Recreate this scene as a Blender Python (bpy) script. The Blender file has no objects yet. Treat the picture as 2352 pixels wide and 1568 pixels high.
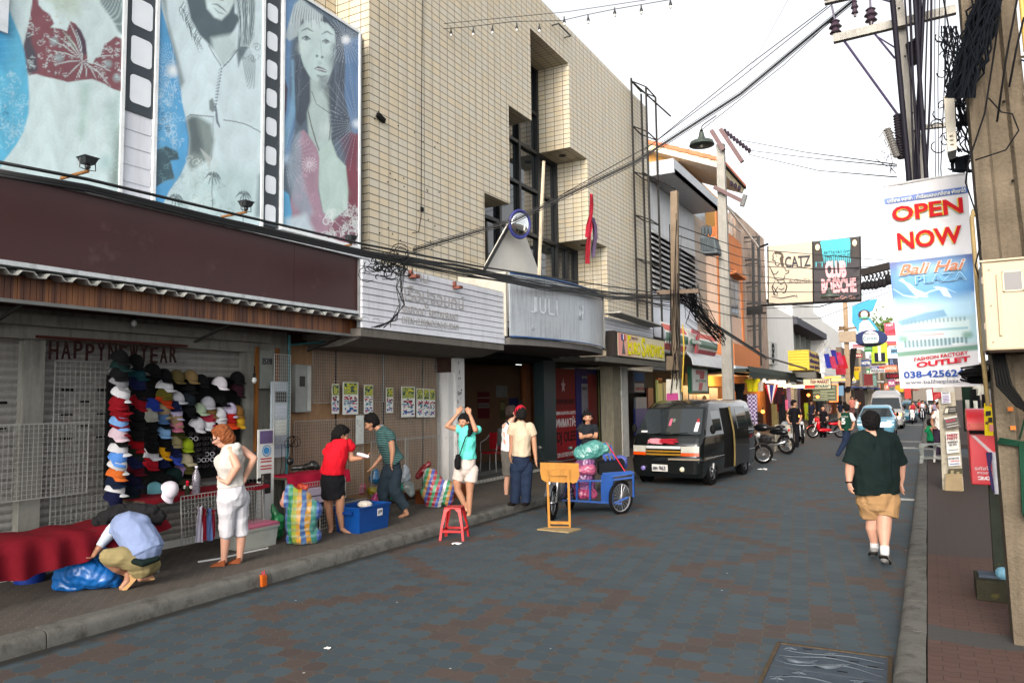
import bpy,bmesh,math,random
import numpy as np
from mathutils import Vector,Matrix
random.seed(7)
V=Vector
PI=math.pi
sc=bpy.context.scene
COL=sc.collection
F=1700.0;CX=1176.0;CY=784.0
PITCH=math.atan(132/1700);ROLL=math.radians(.77);YAW=math.radians(29.183);CH=2.0
CAM=V((0,0,CH))
_f=V((-math.sin(YAW)*math.cos(PITCH),math.cos(YAW)*math.cos(PITCH),math.sin(PITCH)))
_r0=V((math.cos(YAW),math.sin(YAW),0));_u0=_r0.cross(_f)
_r=_r0*math.cos(ROLL)-_u0*math.sin(ROLL);_u=_u0*math.cos(ROLL)+_r0*math.sin(ROLL)
def ray(px,py):return _f+_r*((px-CX)/F)+_u*((CY-py)/F)
def G(px,py,z=0.0):d=ray(px,py);return CAM+d*((z-CH)/d.z)
def PX(px,py,X):d=ray(px,py);return CAM+d*(X/d.x)
def PY(px,py,Y):d=ray(px,py);return CAM+d*(Y/d.y)
def proj(p):
 d=V(p)-CAM;k=d.dot(_f);return CX+F*d.dot(_r)/k,CY-F*d.dot(_u)/k
cd=bpy.data.cameras.new("camera");cam=bpy.data.objects.new("camera",cd);COL.objects.link(cam)
cd.sensor_width=36;cd.lens=F/2352*36;cd.clip_start=.05;cd.clip_end=1500
cam.matrix_world=Matrix(((_r.x,_u.x,-_f.x,0),(_r.y,_u.y,-_f.y,0),(_r.z,_u.z,-_f.z,CH),(0,0,0,1)))
sc.camera=cam
w=bpy.data.worlds.new("World");sc.world=w;w.use_nodes=True
nt=w.node_tree;bg=nt.nodes["Background"]
sky=nt.nodes.new("ShaderNodeTexSky");sky.sky_type='NISHITA';sky.sun_disc=False
SUN_EL=math.radians(24);SUN_AZ=math.radians(172)
sky.sun_elevation=SUN_EL;sky.sun_rotation=SUN_AZ;sky.air_density=1.0;sky.dust_density=4.5;sky.ozone_density=1.0
hs=nt.nodes.new("ShaderNodeHueSaturation");hs.inputs['Saturation'].default_value=.12;hs.inputs['Value'].default_value=2.3
tc=nt.nodes.new('ShaderNodeTexCoord');sx_=nt.nodes.new('ShaderNodeSeparateXYZ');cb_=nt.nodes.new('ShaderNodeCombineXYZ');mx_=nt.nodes.new('ShaderNodeMath');mx_.operation='MAXIMUM';mx_.inputs[1].default_value=.16
nt.links.new(tc.outputs['Generated'],sx_.inputs[0]);nt.links.new(sx_.outputs[0],cb_.inputs[0]);nt.links.new(sx_.outputs[1],cb_.inputs[1]);nt.links.new(sx_.outputs[2],mx_.inputs[0]);nt.links.new(mx_.outputs[0],cb_.inputs[2]);nt.links.new(cb_.outputs[0],sky.inputs[0])
nt.links.new(sky.outputs[0],hs.inputs['Color']);nt.links.new(hs.outputs[0],bg.inputs[0]);bg.inputs[1].default_value=.15
sl=bpy.data.lights.new("sun",'SUN');sl.energy=1.6;sl.angle=math.radians(26);sl.color=(1,.66,.34)
so=bpy.data.objects.new("sun",sl);COL.objects.link(so)
sd=V((math.sin(SUN_AZ)*math.cos(SUN_EL),math.cos(SUN_AZ)*math.cos(SUN_EL),math.sin(SUN_EL)))
so.rotation_euler=sd.to_track_quat('Z','Y').to_euler()
sc.view_settings.view_transform='Standard';sc.view_settings.look='None';sc.view_settings.gamma=1
sc.view_settings.exposure=0.08
sc.cycles.max_bounces=6;sc.cycles.diffuse_bounces=3;sc.cycles.glossy_bounces=3;sc.cycles.transparent_max_bounces=12
sc.cycles.use_denoising=True;sc.cycles.caustics_reflective=False;sc.cycles.caustics_refractive=False
MT={}
def lin(c):
 return tuple(((v/255)/12.92 if v/255<=.04045 else((v/255+.055)/1.055)**2.4)for v in c)
def nmat(name):
 m=bpy.data.materials.new(name);m.use_nodes=True
 return m,m.node_tree,m.node_tree.nodes["Principled BSDF"]
def mth(nt,op,a,b=None,c=None):
 n=nt.nodes.new("ShaderNodeMath");n.operation=op
 for i,v in enumerate((a,b,c)):
  if v is None:continue
  if isinstance(v,(int,float)):n.inputs[i].default_value=v
  else:nt.links.new(v,n.inputs[i])
 return n.outputs[0]
def mixc(nt,fac,a,b,mode='MIX'):
 n=nt.nodes.new("ShaderNodeMix");n.data_type='RGBA';n.blend_type=mode
 for s,v in(('Factor',fac),('A',a),('B',b)):
  i=[q for q in n.inputs if q.name==s and(s!='Factor' or q.type=='VALUE')]
  i=i[0]if s=='Factor' else[q for q in i if q.type=='RGBA'][0]
  if isinstance(v,(int,float)):i.default_value=v
  elif isinstance(v,tuple):i.default_value=(*v[:3],1)
  else:nt.links.new(v,i)
 return[o for o in n.outputs if o.type=='RGBA'][0]
def noise(nt,scale,detail=3,vec=None,rough=.55):
 n=nt.nodes.new("ShaderNodeTexNoise");n.inputs['Scale'].default_value=scale;n.inputs['Detail'].default_value=detail
 n.inputs['Roughness'].default_value=rough
 if vec is not None:nt.links.new(vec,n.inputs['Vector'])
 return n.outputs['Fac']
def ramp(nt,fac,stops):
 n=nt.nodes.new("ShaderNodeValToRGB");e=n.color_ramp.elements
 while len(e)<len(stops):e.new(.5)
 for q,(p,c)in zip(e,stops):q.position=p;q.color=(*c,1)if len(c)==3 else c
 nt.links.new(fac,n.inputs[0]);return n.outputs[0]
def objc(nt):
 n=nt.nodes.new("ShaderNodeTexCoord");return n.outputs['Object']
def xyz(nt,v):
 n=nt.nodes.new("ShaderNodeSeparateXYZ");nt.links.new(v,n.inputs[0]);return n.outputs
def comb(nt,x,y,z=0.0):
 n=nt.nodes.new("ShaderNodeCombineXYZ")
 for i,v in enumerate((x,y,z)):
  if isinstance(v,(int,float)):n.inputs[i].default_value=v
  else:nt.links.new(v,n.inputs[i])
 return n.outputs[0]
def bump(nt,b,h,strength=.3,dist=.01):
 n=nt.nodes.new("ShaderNodeBump");n.inputs['Strength'].default_value=strength;n.inputs['Distance'].default_value=dist
 nt.links.new(h,n.inputs['Height']);nt.links.new(n.outputs[0],b.inputs['Normal'])
def mat(name,col,rough=.7,metal=0,var=.18,vs=6,bmp=0,bs=60,spec=None,emit=0,streak=0,dirt=None,alpha=None,trans=0,coat=0):
 """plain procedural material: two noises of colour variation, optional vertical streaks, speckled dirt and bump"""
 if name in MT:return MT[name]
 m,nt,b=nmat(name);c=tuple(q*(1 if emit else.8)for q in lin(col))if max(col)>1.0 else col
 v=objc(nt)
 n1=noise(nt,vs,4,v);n2=noise(nt,vs*9,2,v)
 f=mth(nt,'ADD',mth(nt,'MULTIPLY',n1,.7),mth(nt,'MULTIPLY',n2,.3))
 f=mth(nt,'MULTIPLY_ADD',f,2.2,-.6)
 dk=tuple(q*(1-var)for q in c);lt=tuple(min(1,q*(1+var))for q in c)
 cc=mixc(nt,f,dk,lt)
 nn=[q for q in nt.nodes if q.bl_idname=='ShaderNodeMix'][-1];nn.clamp_factor=True
 if streak:
  o=xyz(nt,v)
  sv=comb(nt,mth(nt,'MULTIPLY',o[0],9),mth(nt,'MULTIPLY',o[1],9),mth(nt,'MULTIPLY',o[2],.7))
  s=mth(nt,'GREATER_THAN',1,0);s=noise(nt,1.6,4,sv)
  s=mth(nt,'MULTIPLY',mth(nt,'SMOOTH_MIN',mth(nt,'MULTIPLY_ADD',s,4,-1.9),1,.2),streak)
  n=nt.nodes.new("ShaderNodeClamp");nt.links.new(s,n.inputs[0])
  cc=mixc(nt,n.outputs[0],cc,tuple(q*.32 for q in c))
 if dirt:
  s=noise(nt,dirt[0],5,v,.7);s=mth(nt,'MULTIPLY_ADD',s,5,-5*dirt[1])
  n=nt.nodes.new("ShaderNodeClamp");nt.links.new(s,n.inputs[0])
  cc=mixc(nt,n.outputs[0],cc,dirt[2])
 nt.links.new(cc,b.inputs['Base Color'])
 b.inputs['Roughness'].default_value=rough;b.inputs['Metallic'].default_value=metal
 b.inputs['Specular IOR Level'].default_value=spec if spec is not None else(.12 if rough>.58 else.4)
 if coat:b.inputs['Coat Weight'].default_value=coat;b.inputs['Coat Roughness'].default_value=.06
 if trans:b.inputs['Transmission Weight'].default_value=trans
 if alpha is not None:b.inputs['Alpha'].default_value=alpha
 if emit:
  b.inputs['Emission Color'].default_value=(*c,1);b.inputs['Emission Strength'].default_value=emit
 if bmp:bump(nt,b,noise(nt,bs,3,v),min(1,bmp),.012)
 MT[name]=m;return m
def C(r,g,b_,rough=.75,**k):
 key="paint_%d_%d_%d_%d"%(r,g,b_,int(rough*100))+"".join(str(q)for q in k.values())
 return mat(key,(max(r,1.1),g,b_),rough,**k)
class M:
 def __init__(s):s.v=[];s.f=[];s.m=[]
 def add(s,vs,fs,mi=0):
  o=len(s.v);s.v+=[tuple(q)for q in vs];s.f+=[tuple(i+o for i in f)for f in fs];s.m+=[mi]*len(fs);return s
 def box(s,x0,x1,y0,y1,z0,z1,mi=0):
  x0,x1=min(x0,x1),max(x0,x1);y0,y1=min(y0,y1),max(y0,y1);z0,z1=min(z0,z1),max(z0,z1)
  return s.add([(x,y,z)for z in(z0,z1)for y in(y0,y1)for x in(x0,x1)],
     [(0,2,3,1),(4,5,7,6),(0,1,5,4),(2,6,7,3),(0,4,6,2),(1,3,7,5)],mi)
 def ob(s,c,a,b,n,mi=0):
  c,a,b,n=V(c),V(a),V(b),V(n)
  return s.add([c+a*i+b*j+n*k for k in(-1,1)for j in(-1,1)for i in(-1,1)],
     [(0,2,3,1),(4,5,7,6),(0,1,5,4),(2,6,7,3),(0,4,6,2),(1,3,7,5)],mi)
 def bar(s,p,q,w_=.03,h=None,mi=0,up=(0,0,1)):
  p,q=V(p),V(q);d=q-p;L=d.length
  if L<1e-6:return s
  d/=L;u=V(up)
  if abs(d.dot(u))>.98:u=V((1,0,0))
  a=d.cross(u).normalized();b=a.cross(d);h=w_ if h is None else h
  return s.ob((p+q)/2,a*w_/2,b*h/2,d*L/2,mi)
 def tube(s,pts,r,n=6,mi=0,cap=True):
  P=[V(p)for p in pts]
  if len(P)<2:return s
  R=list(r)if hasattr(r,'__len__')else[r]*len(P)
  o=len(s.v);prev=None
  for i,p in enumerate(P):
   t=(P[min(i+1,len(P)-1)]-P[max(i-1,0)])
   t=t.normalized()if t.length>1e-9 else V((0,0,1))
   if prev is None:
    a=t.cross(V((0,0,1)));
    if a.length<.05:a=t.cross(V((1,0,0)))
    a.normalize()
   else:
    a=prev-t*prev.dot(t)
    a=a.normalized()if a.length>1e-6 else t.orthogonal().normalized()
   prev=a;b=t.cross(a)
   for k in range(n):
    an=2*PI*k/n;s.v.append(tuple(p+(a*math.cos(an)+b*math.sin(an))*R[i]))
  for i in range(len(P)-1):
   for k in range(n):
    k2=(k+1)%n;s.f.append((o+i*n+k,o+i*n+k2,o+(i+1)*n+k2,o+(i+1)*n+k));s.m.append(mi)
  if cap:
   s.f.append(tuple(o+k for k in reversed(range(n))));s.m.append(mi)
   e=o+(len(P)-1)*n;s.f.append(tuple(e+k for k in range(n)));s.m.append(mi)
  return s
 def lathe(s,prof,c=(0,0,0),n=16,mi=0,ax=None):
  """profile [(radius, height)] turned about ax (default +Z) through c"""
  c=V(c);z=V(ax).normalized()if ax is not None else V((0,0,1));a=z.orthogonal().normalized();b=z.cross(a);o=len(s.v)
  for r,h in prof:
   for k in range(n):
    an=2*PI*k/n;s.v.append(tuple(c+z*h+(a*math.cos(an)+b*math.sin(an))*max(r,1e-4)))
  for i in range(len(prof)-1):
   for k in range(n):
    k2=(k+1)%n;s.f.append((o+i*n+k,o+i*n+k2,o+(i+1)*n+k2,o+(i+1)*n+k));s.m.append(mi)
  s.f.append(tuple(o+k for k in reversed(range(n))));s.m.append(mi)
  e=o+(len(prof)-1)*n;s.f.append(tuple(e+k for k in range(n)));s.m.append(mi)
  return s
 def ell(s,c,r,n=12,mi=0,rot=None):
  c=V(c);o=len(s.v);m_=max(5,n//2);r=(r,r,r)if isinstance(r,(int,float))else r
  for i in range(m_+1):
   th=PI*i/m_
   for k in range(n):
    an=2*PI*k/n;p=V((r[0]*math.sin(th)*math.cos(an),r[1]*math.sin(th)*math.sin(an),r[2]*math.cos(th)))
    if rot is not None:p=rot@p
    s.v.append(tuple(c+p))
  for i in range(m_):
   for k in range(n):
    k2=(k+1)%n;s.f.append((o+i*n+k,o+(i+1)*n+k,o+(i+1)*n+k2,o+i*n+k2));s.m.append(mi)
  return s
 def prism(s,poly,ext,mi=0,mside=None):
  P=[V(p)for p in poly];e=V(ext);n=len(P);o=len(s.v)
  s.v+=[tuple(p)for p in P]+[tuple(p+e)for p in P]
  s.f.append(tuple(o+k for k in range(n)));s.m.append(mi)
  s.f.append(tuple(o+n+k for k in reversed(range(n))));s.m.append(mi)
  for k in range(n):
   k2=(k+1)%n;s.f.append((o+k,o+n+k,o+n+k2,o+k2));s.m.append(mi if mside is None else mside)
  return s
 def grid(s,rows,mi=0,closed=False):
  o=len(s.v);R=len(rows);N=len(rows[0])
  for r in rows:s.v+=[tuple(p)for p in r]
  for i in range(R-1):
   for k in range(N if closed else N-1):
    k2=(k+1)%N;s.f.append((o+i*N+k,o+i*N+k2,o+(i+1)*N+k2,o+(i+1)*N+k));s.m.append(mi)
  return s
 def sheet(s,rows,th,n=(1,0,0),mi=0):
  n=V(n)*th;A=[[V(p)for p in r]for r in rows];B=[[p-n for p in r]for r in A]
  s.grid(A,mi);s.grid([list(reversed(r))for r in B],mi)
  rim=lambda L,K:s.grid([K,L],mi)
  rim(A[0],B[0]);rim(B[-1],A[-1]);rim([r[0]for r in B],[r[0]for r in A]);rim([r[-1]for r in A],[r[-1]for r in B])
  return s
 def torus(s,c,R,r,ax=(1,0,0),n=24,k=8,mi=0):
  c=V(c);z=V(ax).normalized();a=z.orthogonal().normalized();b=z.cross(a);rows=[]
  for i in range(n+1):
   t=2*PI*i/n;d=a*math.cos(t)+b*math.sin(t)
   rows.append([c+d*(R+r*math.cos(2*PI*j/k))+z*r*math.sin(2*PI*j/k)for j in range(k)])
  return s.grid(rows,mi,closed=True)
 def mesh(s,name):
  me=bpy.data.meshes.new(name);me.from_pydata(s.v,[],s.f);me.update()
  if len(set(s.m))>1:me.polygons.foreach_set('material_index',s.m)
  return me
LOCAL=set()
def fin(o,parent=None,label=None,cat=None,group=None,kind=None):
 if o.name not in COL.objects:COL.objects.link(o)
 if parent is not None:
  o.parent=parent
  if parent.type=='EMPTY' and parent.name not in LOCAL:o.location=-parent.location
 if label:o['label']=label
 if cat:o['category']=cat
 if group:o['group']=group
 if kind:o['kind']=kind
 return o
def build(name,m,mats,parent=None,label=None,cat=None,group=None,kind=None,smooth=False,bevel=0,tri=False):
 me=m if isinstance(m,bpy.types.Mesh)else m.mesh(name)
 for q in(mats if isinstance(mats,(list,tuple))else[mats]):
  if len(me.materials)<16:me.materials.append(q)
 bm=bmesh.new();bm.from_mesh(me)
 if not isinstance(m,bpy.types.Mesh):bmesh.ops.recalc_face_normals(bm,faces=bm.faces)
 if tri:bmesh.ops.triangulate(bm,faces=[f for f in bm.faces if len(f.verts)>4])
 if bevel:
  es=[e for e in bm.edges if e.is_manifold and e.calc_face_angle(0)>.6]
  try:bmesh.ops.bevel(bm,geom=es,offset=bevel,segments=2,affect='EDGES',clamp_overlap=True,profile=.6)
  except Exception:pass
 bm.to_mesh(me);bm.free()
 if smooth:
  me.polygons.foreach_set('use_smooth',[True]*len(me.polygons))
  if smooth!=2:
   try:me.set_sharp_from_angle(angle=math.radians(38))
   except Exception:pass
 o=bpy.data.objects.new(name,me)
 return fin(o,parent,label,cat,group,kind)
def thing(name,label,cat,loc=(0,0,0),rz=0,group=None,local=False):
 o=bpy.data.objects.new(name,None);o.empty_display_size=.1;COL.objects.link(o)
 o.location=loc;o.rotation_euler=(0,0,rz);o['label']=label;o['category']=cat
 if group:o['group']=group
 if local:LOCAL.add(o.name)
 return o
def dup(root,loc,rz=None,label=None,group=None,scale=None):
 def cp(o,par):
  c=o.copy();COL.objects.link(c);c.parent=par
  for ch in[q for q in o.children]:cp(ch,c)
  return c
 r=cp(root,None);r.location=loc
 if rz is not None:r.rotation_euler=(0,0,rz)
 if label:r['label']=label
 if group:r['group']=group
 if scale:r.scale=(scale,)*3
 return r
def text(name,s,p,right,up,wd,ht,m,parent,th=.006,font_off=0.0,shear=0,label=None,cat=None,space=1):
 """lettering: solid letters fitted in the box with lower-left corner p"""
 cu=bpy.data.curves.new(name,'FONT');cu.body=s;cu.extrude=.02;cu.offset=font_off;cu.shear=shear;cu.resolution_u=3
 cu.space_character=space
 t=bpy.data.objects.new("tmp",cu);COL.objects.link(t)
 dg=bpy.context.evaluated_depsgraph_get();me=bpy.data.meshes.new_from_object(t.evaluated_get(dg))
 COL.objects.unlink(t);bpy.data.objects.remove(t)
 if not len(me.vertices):return None
 co=np.empty(len(me.vertices)*3);me.vertices.foreach_get('co',co);co=co.reshape(-1,3)
 lo=co.min(0);hi=co.max(0);sp=np.maximum(hi-lo,1e-6)
 R=V(right).normalized();U=V(up).normalized();N=R.cross(U)
 u=(co[:,0]-lo[0])/sp[0]*wd;v=(co[:,1]-lo[1])/sp[1]*ht;q=(co[:,2]-lo[2])/sp[2]*th
 P=np.array(p)[None]+u[:,None]*np.array(R)[None]+v[:,None]*np.array(U)[None]+q[:,None]*np.array(N)[None]
 me.vertices.foreach_set('co',P.ravel());me.materials.clear();me.materials.append(m);me.update()
 o=bpy.data.objects.new(name,me);return fin(o,parent,label,cat)
def sag(a,b,s,n=14):
 a,b=V(a),V(b);return[a.lerp(b,i/n)-V((0,0,s*4*(i/n)*(1-i/n)))for i in range(n+1)]
XL,XR=-6.45,-.30
def paver_mat():
 m,nt,b=nmat("octagon_pavers");o=xyz(nt,objc(nt));p=.19
 a=math.radians(8)
 X=mth(nt,'ADD',mth(nt,'MULTIPLY',o[0],math.cos(a)/p),mth(nt,'MULTIPLY',o[1],math.sin(a)/p))
 Y=mth(nt,'ADD',mth(nt,'MULTIPLY',o[0],-math.sin(a)/p),mth(nt,'MULTIPLY',o[1],math.cos(a)/p))
 fx=mth(nt,'FLOOR',X);fy=mth(nt,'FLOOR',Y)
 ux=mth(nt,'ABSOLUTE',mth(nt,'SUBTRACT',mth(nt,'SUBTRACT',X,fx),.5));uy=mth(nt,'ABSOLUTE',mth(nt,'SUBTRACT',mth(nt,'SUBTRACT',Y,fy),.5))
 s=mth(nt,'ADD',ux,uy)
 sq=mth(nt,'GREATER_THAN',s,.735)
 e1=mth(nt,'ABSOLUTE',mth(nt,'SUBTRACT',s,.735));e2=mth(nt,'SUBTRACT',.5,mth(nt,'MAXIMUM',ux,uy))
 j1=mth(nt,'LESS_THAN',e1,.026);j2=mth(nt,'MULTIPLY',mth(nt,'LESS_THAN',e2,.022),mth(nt,'LESS_THAN',s,.735))
 joint=mth(nt,'MAXIMUM',j1,j2)
 cell=comb(nt,mth(nt,'MULTIPLY',fx,p),mth(nt,'MULTIPLY',fy,p),sq)
 wn=nt.nodes.new("ShaderNodeTexWhiteNoise");wn.noise_dimensions='3D';nt.links.new(cell,wn.inputs['Vector']);rnd=wn.outputs['Value']
 oc=xyz(nt,cell);tri=mth(nt,'ABSOLUTE',mth(nt,'SUBTRACT',mth(nt,'FRACT',mth(nt,'MULTIPLY',oc[1],.34)),.5))
 st=mth(nt,'FRACT',mth(nt,'ADD',mth(nt,'MULTIPLY',oc[0],.52),mth(nt,'ADD',mth(nt,'MULTIPLY',tri,1.5),mth(nt,'MULTIPLY',oc[1],.06))))
 band=mth(nt,'LESS_THAN',mth(nt,'ABSOLUTE',mth(nt,'SUBTRACT',st,.5)),.10)
 near=mth(nt,'GREATER_THAN',mth(nt,'ADD',noise(nt,.55,2,cell),mth(nt,'MULTIPLY',rnd,.16)),.76)
 isb=mth(nt,'MINIMUM',mth(nt,'ADD',mth(nt,'ADD',band,near),mth(nt,'MULTIPLY',sq,.8)),1)
 isb=mth(nt,'MULTIPLY',isb,mth(nt,'GREATER_THAN',mth(nt,'ADD',wn.outputs['Value'],.9),1.02))
 blue=mixc(nt,rnd,(.040,.060,.075),(.056,.082,.098));brn=mixc(nt,rnd,(.062,.043,.037),(.085,.058,.049))
 c=mixc(nt,isb,blue,brn)
 pat=noise(nt,1.7,5,objc(nt));c=mixc(nt,mth(nt,'MULTIPLY',pat,.45),c,(.036,.042,.045))
 dist=mth(nt,'MULTIPLY',noise(nt,.9,3,objc(nt)),1.2)
 jc=mixc(nt,noise(nt,14,2,objc(nt)),(.028,.03,.03),(.135,.118,.085))
 c=mixc(nt,mth(nt,'MULTIPLY',joint,.9),c,jc)
 sp=noise(nt,160,2,objc(nt));c=mixc(nt,mth(nt,'MULTIPLY',sp,.25),c,(.06,.065,.065))
 gn=noise(nt,3.5,4,objc(nt));gut=nt.nodes.new('ShaderNodeClamp');nt.links.new(mth(nt,'MULTIPLY',mth(nt,'SUBTRACT',mth(nt,'MULTIPLY_ADD',gn,.30,-6.40),o[0]),9),gut.inputs[0]);c=mixc(nt,mth(nt,'MULTIPLY',gut.outputs[0],.8),c,(.018,.016,.013))
 os_=nt.nodes.new('ShaderNodeClamp');nt.links.new(mth(nt,'MULTIPLY_ADD',noise(nt,.75,6,objc(nt),.7),7,-4.5),os_.inputs[0]);c=mixc(nt,mth(nt,'MULTIPLY',os_.outputs[0],.55),c,(.022,.024,.026))
 ls_=nt.nodes.new('ShaderNodeClamp');nt.links.new(mth(nt,'MULTIPLY_ADD',noise(nt,2.1,6,objc(nt),.75),9,-5.9),ls_.inputs[0]);c=mixc(nt,mth(nt,'MULTIPLY',ls_.outputs[0],.5),c,(.13,.135,.13))
 vo=nt.nodes.new("ShaderNodeTexVoronoi");vo.inputs['Scale'].default_value=2.6;nt.links.new(objc(nt),vo.inputs['Vector'])
 spk=mth(nt,'LESS_THAN',vo.outputs['Distance'],.028);c=mixc(nt,mth(nt,'MULTIPLY',spk,.8),c,(.42,.42,.40))
 nt.links.new(c,b.inputs['Base Color']);b.inputs['Roughness'].default_value=.7;b.inputs['Specular IOR Level'].default_value=.12
 h=mth(nt,'ADD',mth(nt,'MULTIPLY',joint,-1),mth(nt,'MULTIPLY',noise(nt,90,2,objc(nt)),.5));bump(nt,b,h,.5,.006)
 return m
def block_mat(name,c1,c2,mort,bw=.2,rh=.1,rot=0,patch=None):
 m,nt,b=nmat(name);v=objc(nt)
 mp=nt.nodes.new("ShaderNodeMapping");mp.inputs['Rotation'].default_value=(0,0,rot);nt.links.new(v,mp.inputs[0])
 nz=nt.nodes.new("ShaderNodeTexWave");nz.inputs['Scale'].default_value=3.2;nt.links.new(mp.outputs[0],nz.inputs['Vector'])
 vv=nt.nodes.new("ShaderNodeVectorMath");vv.operation='ADD';nt.links.new(mp.outputs[0],vv.inputs[0])
 nt.links.new(comb(nt,0.0,mth(nt,'MULTIPLY',nz.outputs['Fac'],.018)),vv.inputs[1])
 t=nt.nodes.new("ShaderNodeTexBrick");t.inputs['Scale'].default_value=1;t.inputs['Brick Width'].default_value=bw;t.inputs['Row Height'].default_value=rh
 t.inputs['Mortar Size'].default_value=.004;t.inputs['Mortar Smooth'].default_value=.4
 for i,q in(('Color1',c1),('Color2',c2),('Mortar',mort)):t.inputs[i].default_value=(*q,1)
 nt.links.new(vv.outputs[0],t.inputs['Vector'])
 c=mixc(nt,mth(nt,'MULTIPLY',noise(nt,1.3,5,v),.8),t.outputs['Color'],tuple(q*.62 for q in c1))
 c=mixc(nt,mth(nt,'MULTIPLY',noise(nt,120,2,v),.3),c,tuple(q*1.5 for q in c2))
 if patch:c=patch(nt,v,c)
 nt.links.new(c,b.inputs['Base Color']);b.inputs['Roughness'].default_value=.85;b.inputs['Specular IOR Level'].default_value=.1
 bump(nt,b,mth(nt,'MULTIPLY',t.outputs['Fac'],-1),.5,.006)
 return m
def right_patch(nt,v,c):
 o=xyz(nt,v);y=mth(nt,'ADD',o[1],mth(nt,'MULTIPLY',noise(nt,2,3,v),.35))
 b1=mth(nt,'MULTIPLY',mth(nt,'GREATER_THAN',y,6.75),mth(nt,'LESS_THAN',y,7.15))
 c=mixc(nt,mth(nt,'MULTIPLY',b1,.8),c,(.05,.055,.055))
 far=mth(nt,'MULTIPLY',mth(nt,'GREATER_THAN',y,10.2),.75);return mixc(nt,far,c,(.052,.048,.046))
PAV=paver_mat()
build("ground",M().box(-300,300,-60,700,-.3,-.03),C(95,92,86),kind='structure')
build("road",M().box(XL-.02,XR+.02,-12,400,-.02,0.0),PAV,kind='structure')
build("alley",M().box(XR+.02,30,25.2,31.5,-.02,-.001),PAV,kind='structure')
pl=block_mat("brown_blocks",(.070,.062,.055),(.092,.082,.072),(.15,.13,.10),rot=.785)
build("pavement_left",M().box(-20,XL-.2,-12,400,-.02,.14),pl,kind='structure')
pr=block_mat("red_blocks",(.095,.058,.048),(.072,.046,.040),(.026,.023,.02),rot=0,patch=right_patch)
build("pavement_right",M().box(XR+.21,30,-12,25.2,-.02,.14),pr,kind='structure')
build("pavement_right",M().box(XR+.21,30,31.5,400,-.02,.14),pr,kind='structure')
KM=mat("kerb_concrete",(.105,.104,.095),.85,var=.25,vs=5,bmp=.6,bs=90,dirt=(6,.50,(.05,.047,.042)))
def kerb(x,sgn,y0,y1,L=1.0,turn=None):
 """cast kerb stones with a rounded road edge and open joints"""
 m=M();prof=[(0,-.02),(0,.06),(.006,.10),(.022,.127),(.05,.139),(.09,.144),(.20,.144),(.20,-.02)]
 y=y0
 while y<y1-1e-3:
  e=min(y+L,y1);j=random.uniform(-.004,.004)
  rows=[]
  for i in range(5):
   yy=y+.006+(e-y-.012)*i/4
   rows.append([(x-sgn*(dx+.0015*math.sin(yy*7+dz*30))+j,yy,dz+j*.6)for dx,dz in prof])
  m.grid(rows);m.add(rows[0],[tuple(range(len(prof)))]);m.add(rows[-1],[tuple(reversed(range(len(prof))))])
  y=e
 return m
build("kerb_left",kerb(XL,1,-6,120,2.4),KM,kind='structure',smooth=1)
build("kerb_right",kerb(XR,-1,-6,25.0,.98),KM,kind='structure',smooth=1)
build("kerb_right",kerb(XR,-1,33.5,160,2),KM,kind='structure',smooth=1)
m=M();cx0,cy0=XR+1.6,33.5;rows=[]
for i in range(13):
 a=PI/2*i/12;rows.append([(cx0-(1.6-d)*math.cos(a),cy0-(1.6-d)*math.sin(a)-.0,z)for d,z in((0,-.02),(0,.05),(.03,.11),(.1,.142),(.2,.142))])
m.grid(rows);build("kerb_corner",m,KM,kind='structure',smooth=1)
m=M();m.prism([(cx0-1.45*math.cos(PI/2*i/12),cy0-1.45*math.sin(PI/2*i/12),-.02)for i in range(13)]+[(20,cy0-1.45,-.02),(20,cy0+.1,-.02)],(0,0,.158))
build("pavement_corner",m,pr,kind='structure',tri=True)
m=M()
for(px,py,wd,dp)in((2045,1145,.9,.13),(2118,1030,1.5,.1),(2105,1014,1.5,.12),(2060,1027,1.2,.1),(2085,975,2,.18)):
 g=G(px,py);m.box(g.x-wd/2,g.x+wd/2,g.y-dp,g.y+dp,.001,.005)
build("road_marking",m,mat("worn_road_paint",(.42,.42,.40),.8,var=.3,vs=9,dirt=(14,.50,(.09,.1,.105))),kind='structure')
g0=G(480,1285,.14)
build("pavement_marking",M().tube([G(618-3,1258,.145),G(500,1283,.145),G(455,1290,.145)],.012,5),mat("chalk",(.5,.5,.5),.9),kind='structure')
steel=mat("cast_cover_steel",(.045,.06,.078),.6,.2,var=.3,vs=9,bmp=.1,bs=120)
c0=G(1789,1478);c1=G(2045,1512)
dx0=V((c1.x-c0.x,c1.y-c0.y,0));Lx=dx0.length;dx=dx0.normalized();dy=V((dx.y,-dx.x,0));
dr=thing("drain_cover","square cast metal drain cover embossed with waves, dolphins and stars in the road","drain cover",(c0.x,c0.y,0))
q=lambda u,v,z=.004:V((c0.x,c0.y,z))+dx*u+dy*v
m=M();m.prism([q(0,0,.001),q(Lx,0,.001),q(Lx,1.3,.001),q(0,1.3,.001)],(0,0,.006));build("plate",m,steel,dr)
m=M()
for a,b in(((0,0),(Lx,0)),((0,0),(0,1.3)),((Lx,0),(Lx,1.3)),((0,1.3),(Lx,1.3))):m.bar(q(*a,.008),q(*b,.008),.03,.014)
build("rim",m,mat("rusty_iron",(.075,.055,.035),.8,.3,var=.4,vs=30),dr)
m=M();rs=random.Random(3)
for v0,am,ph,r in((.14,.03,0,.008),(.25,.045,1.2,.009),(.40,.06,.3,.009),(.74,.05,2.2,.009),(.9,.06,.2,.01),(1.1,.05,1,.009)):
 m.tube([q(Lx*(.05+.9*i/26),v0+am*math.sin(i/26*7+ph),.008)for i in range(27)],[r*.25+r*.5*math.sin(PI*i/26)for i in range(27)],6)
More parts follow.
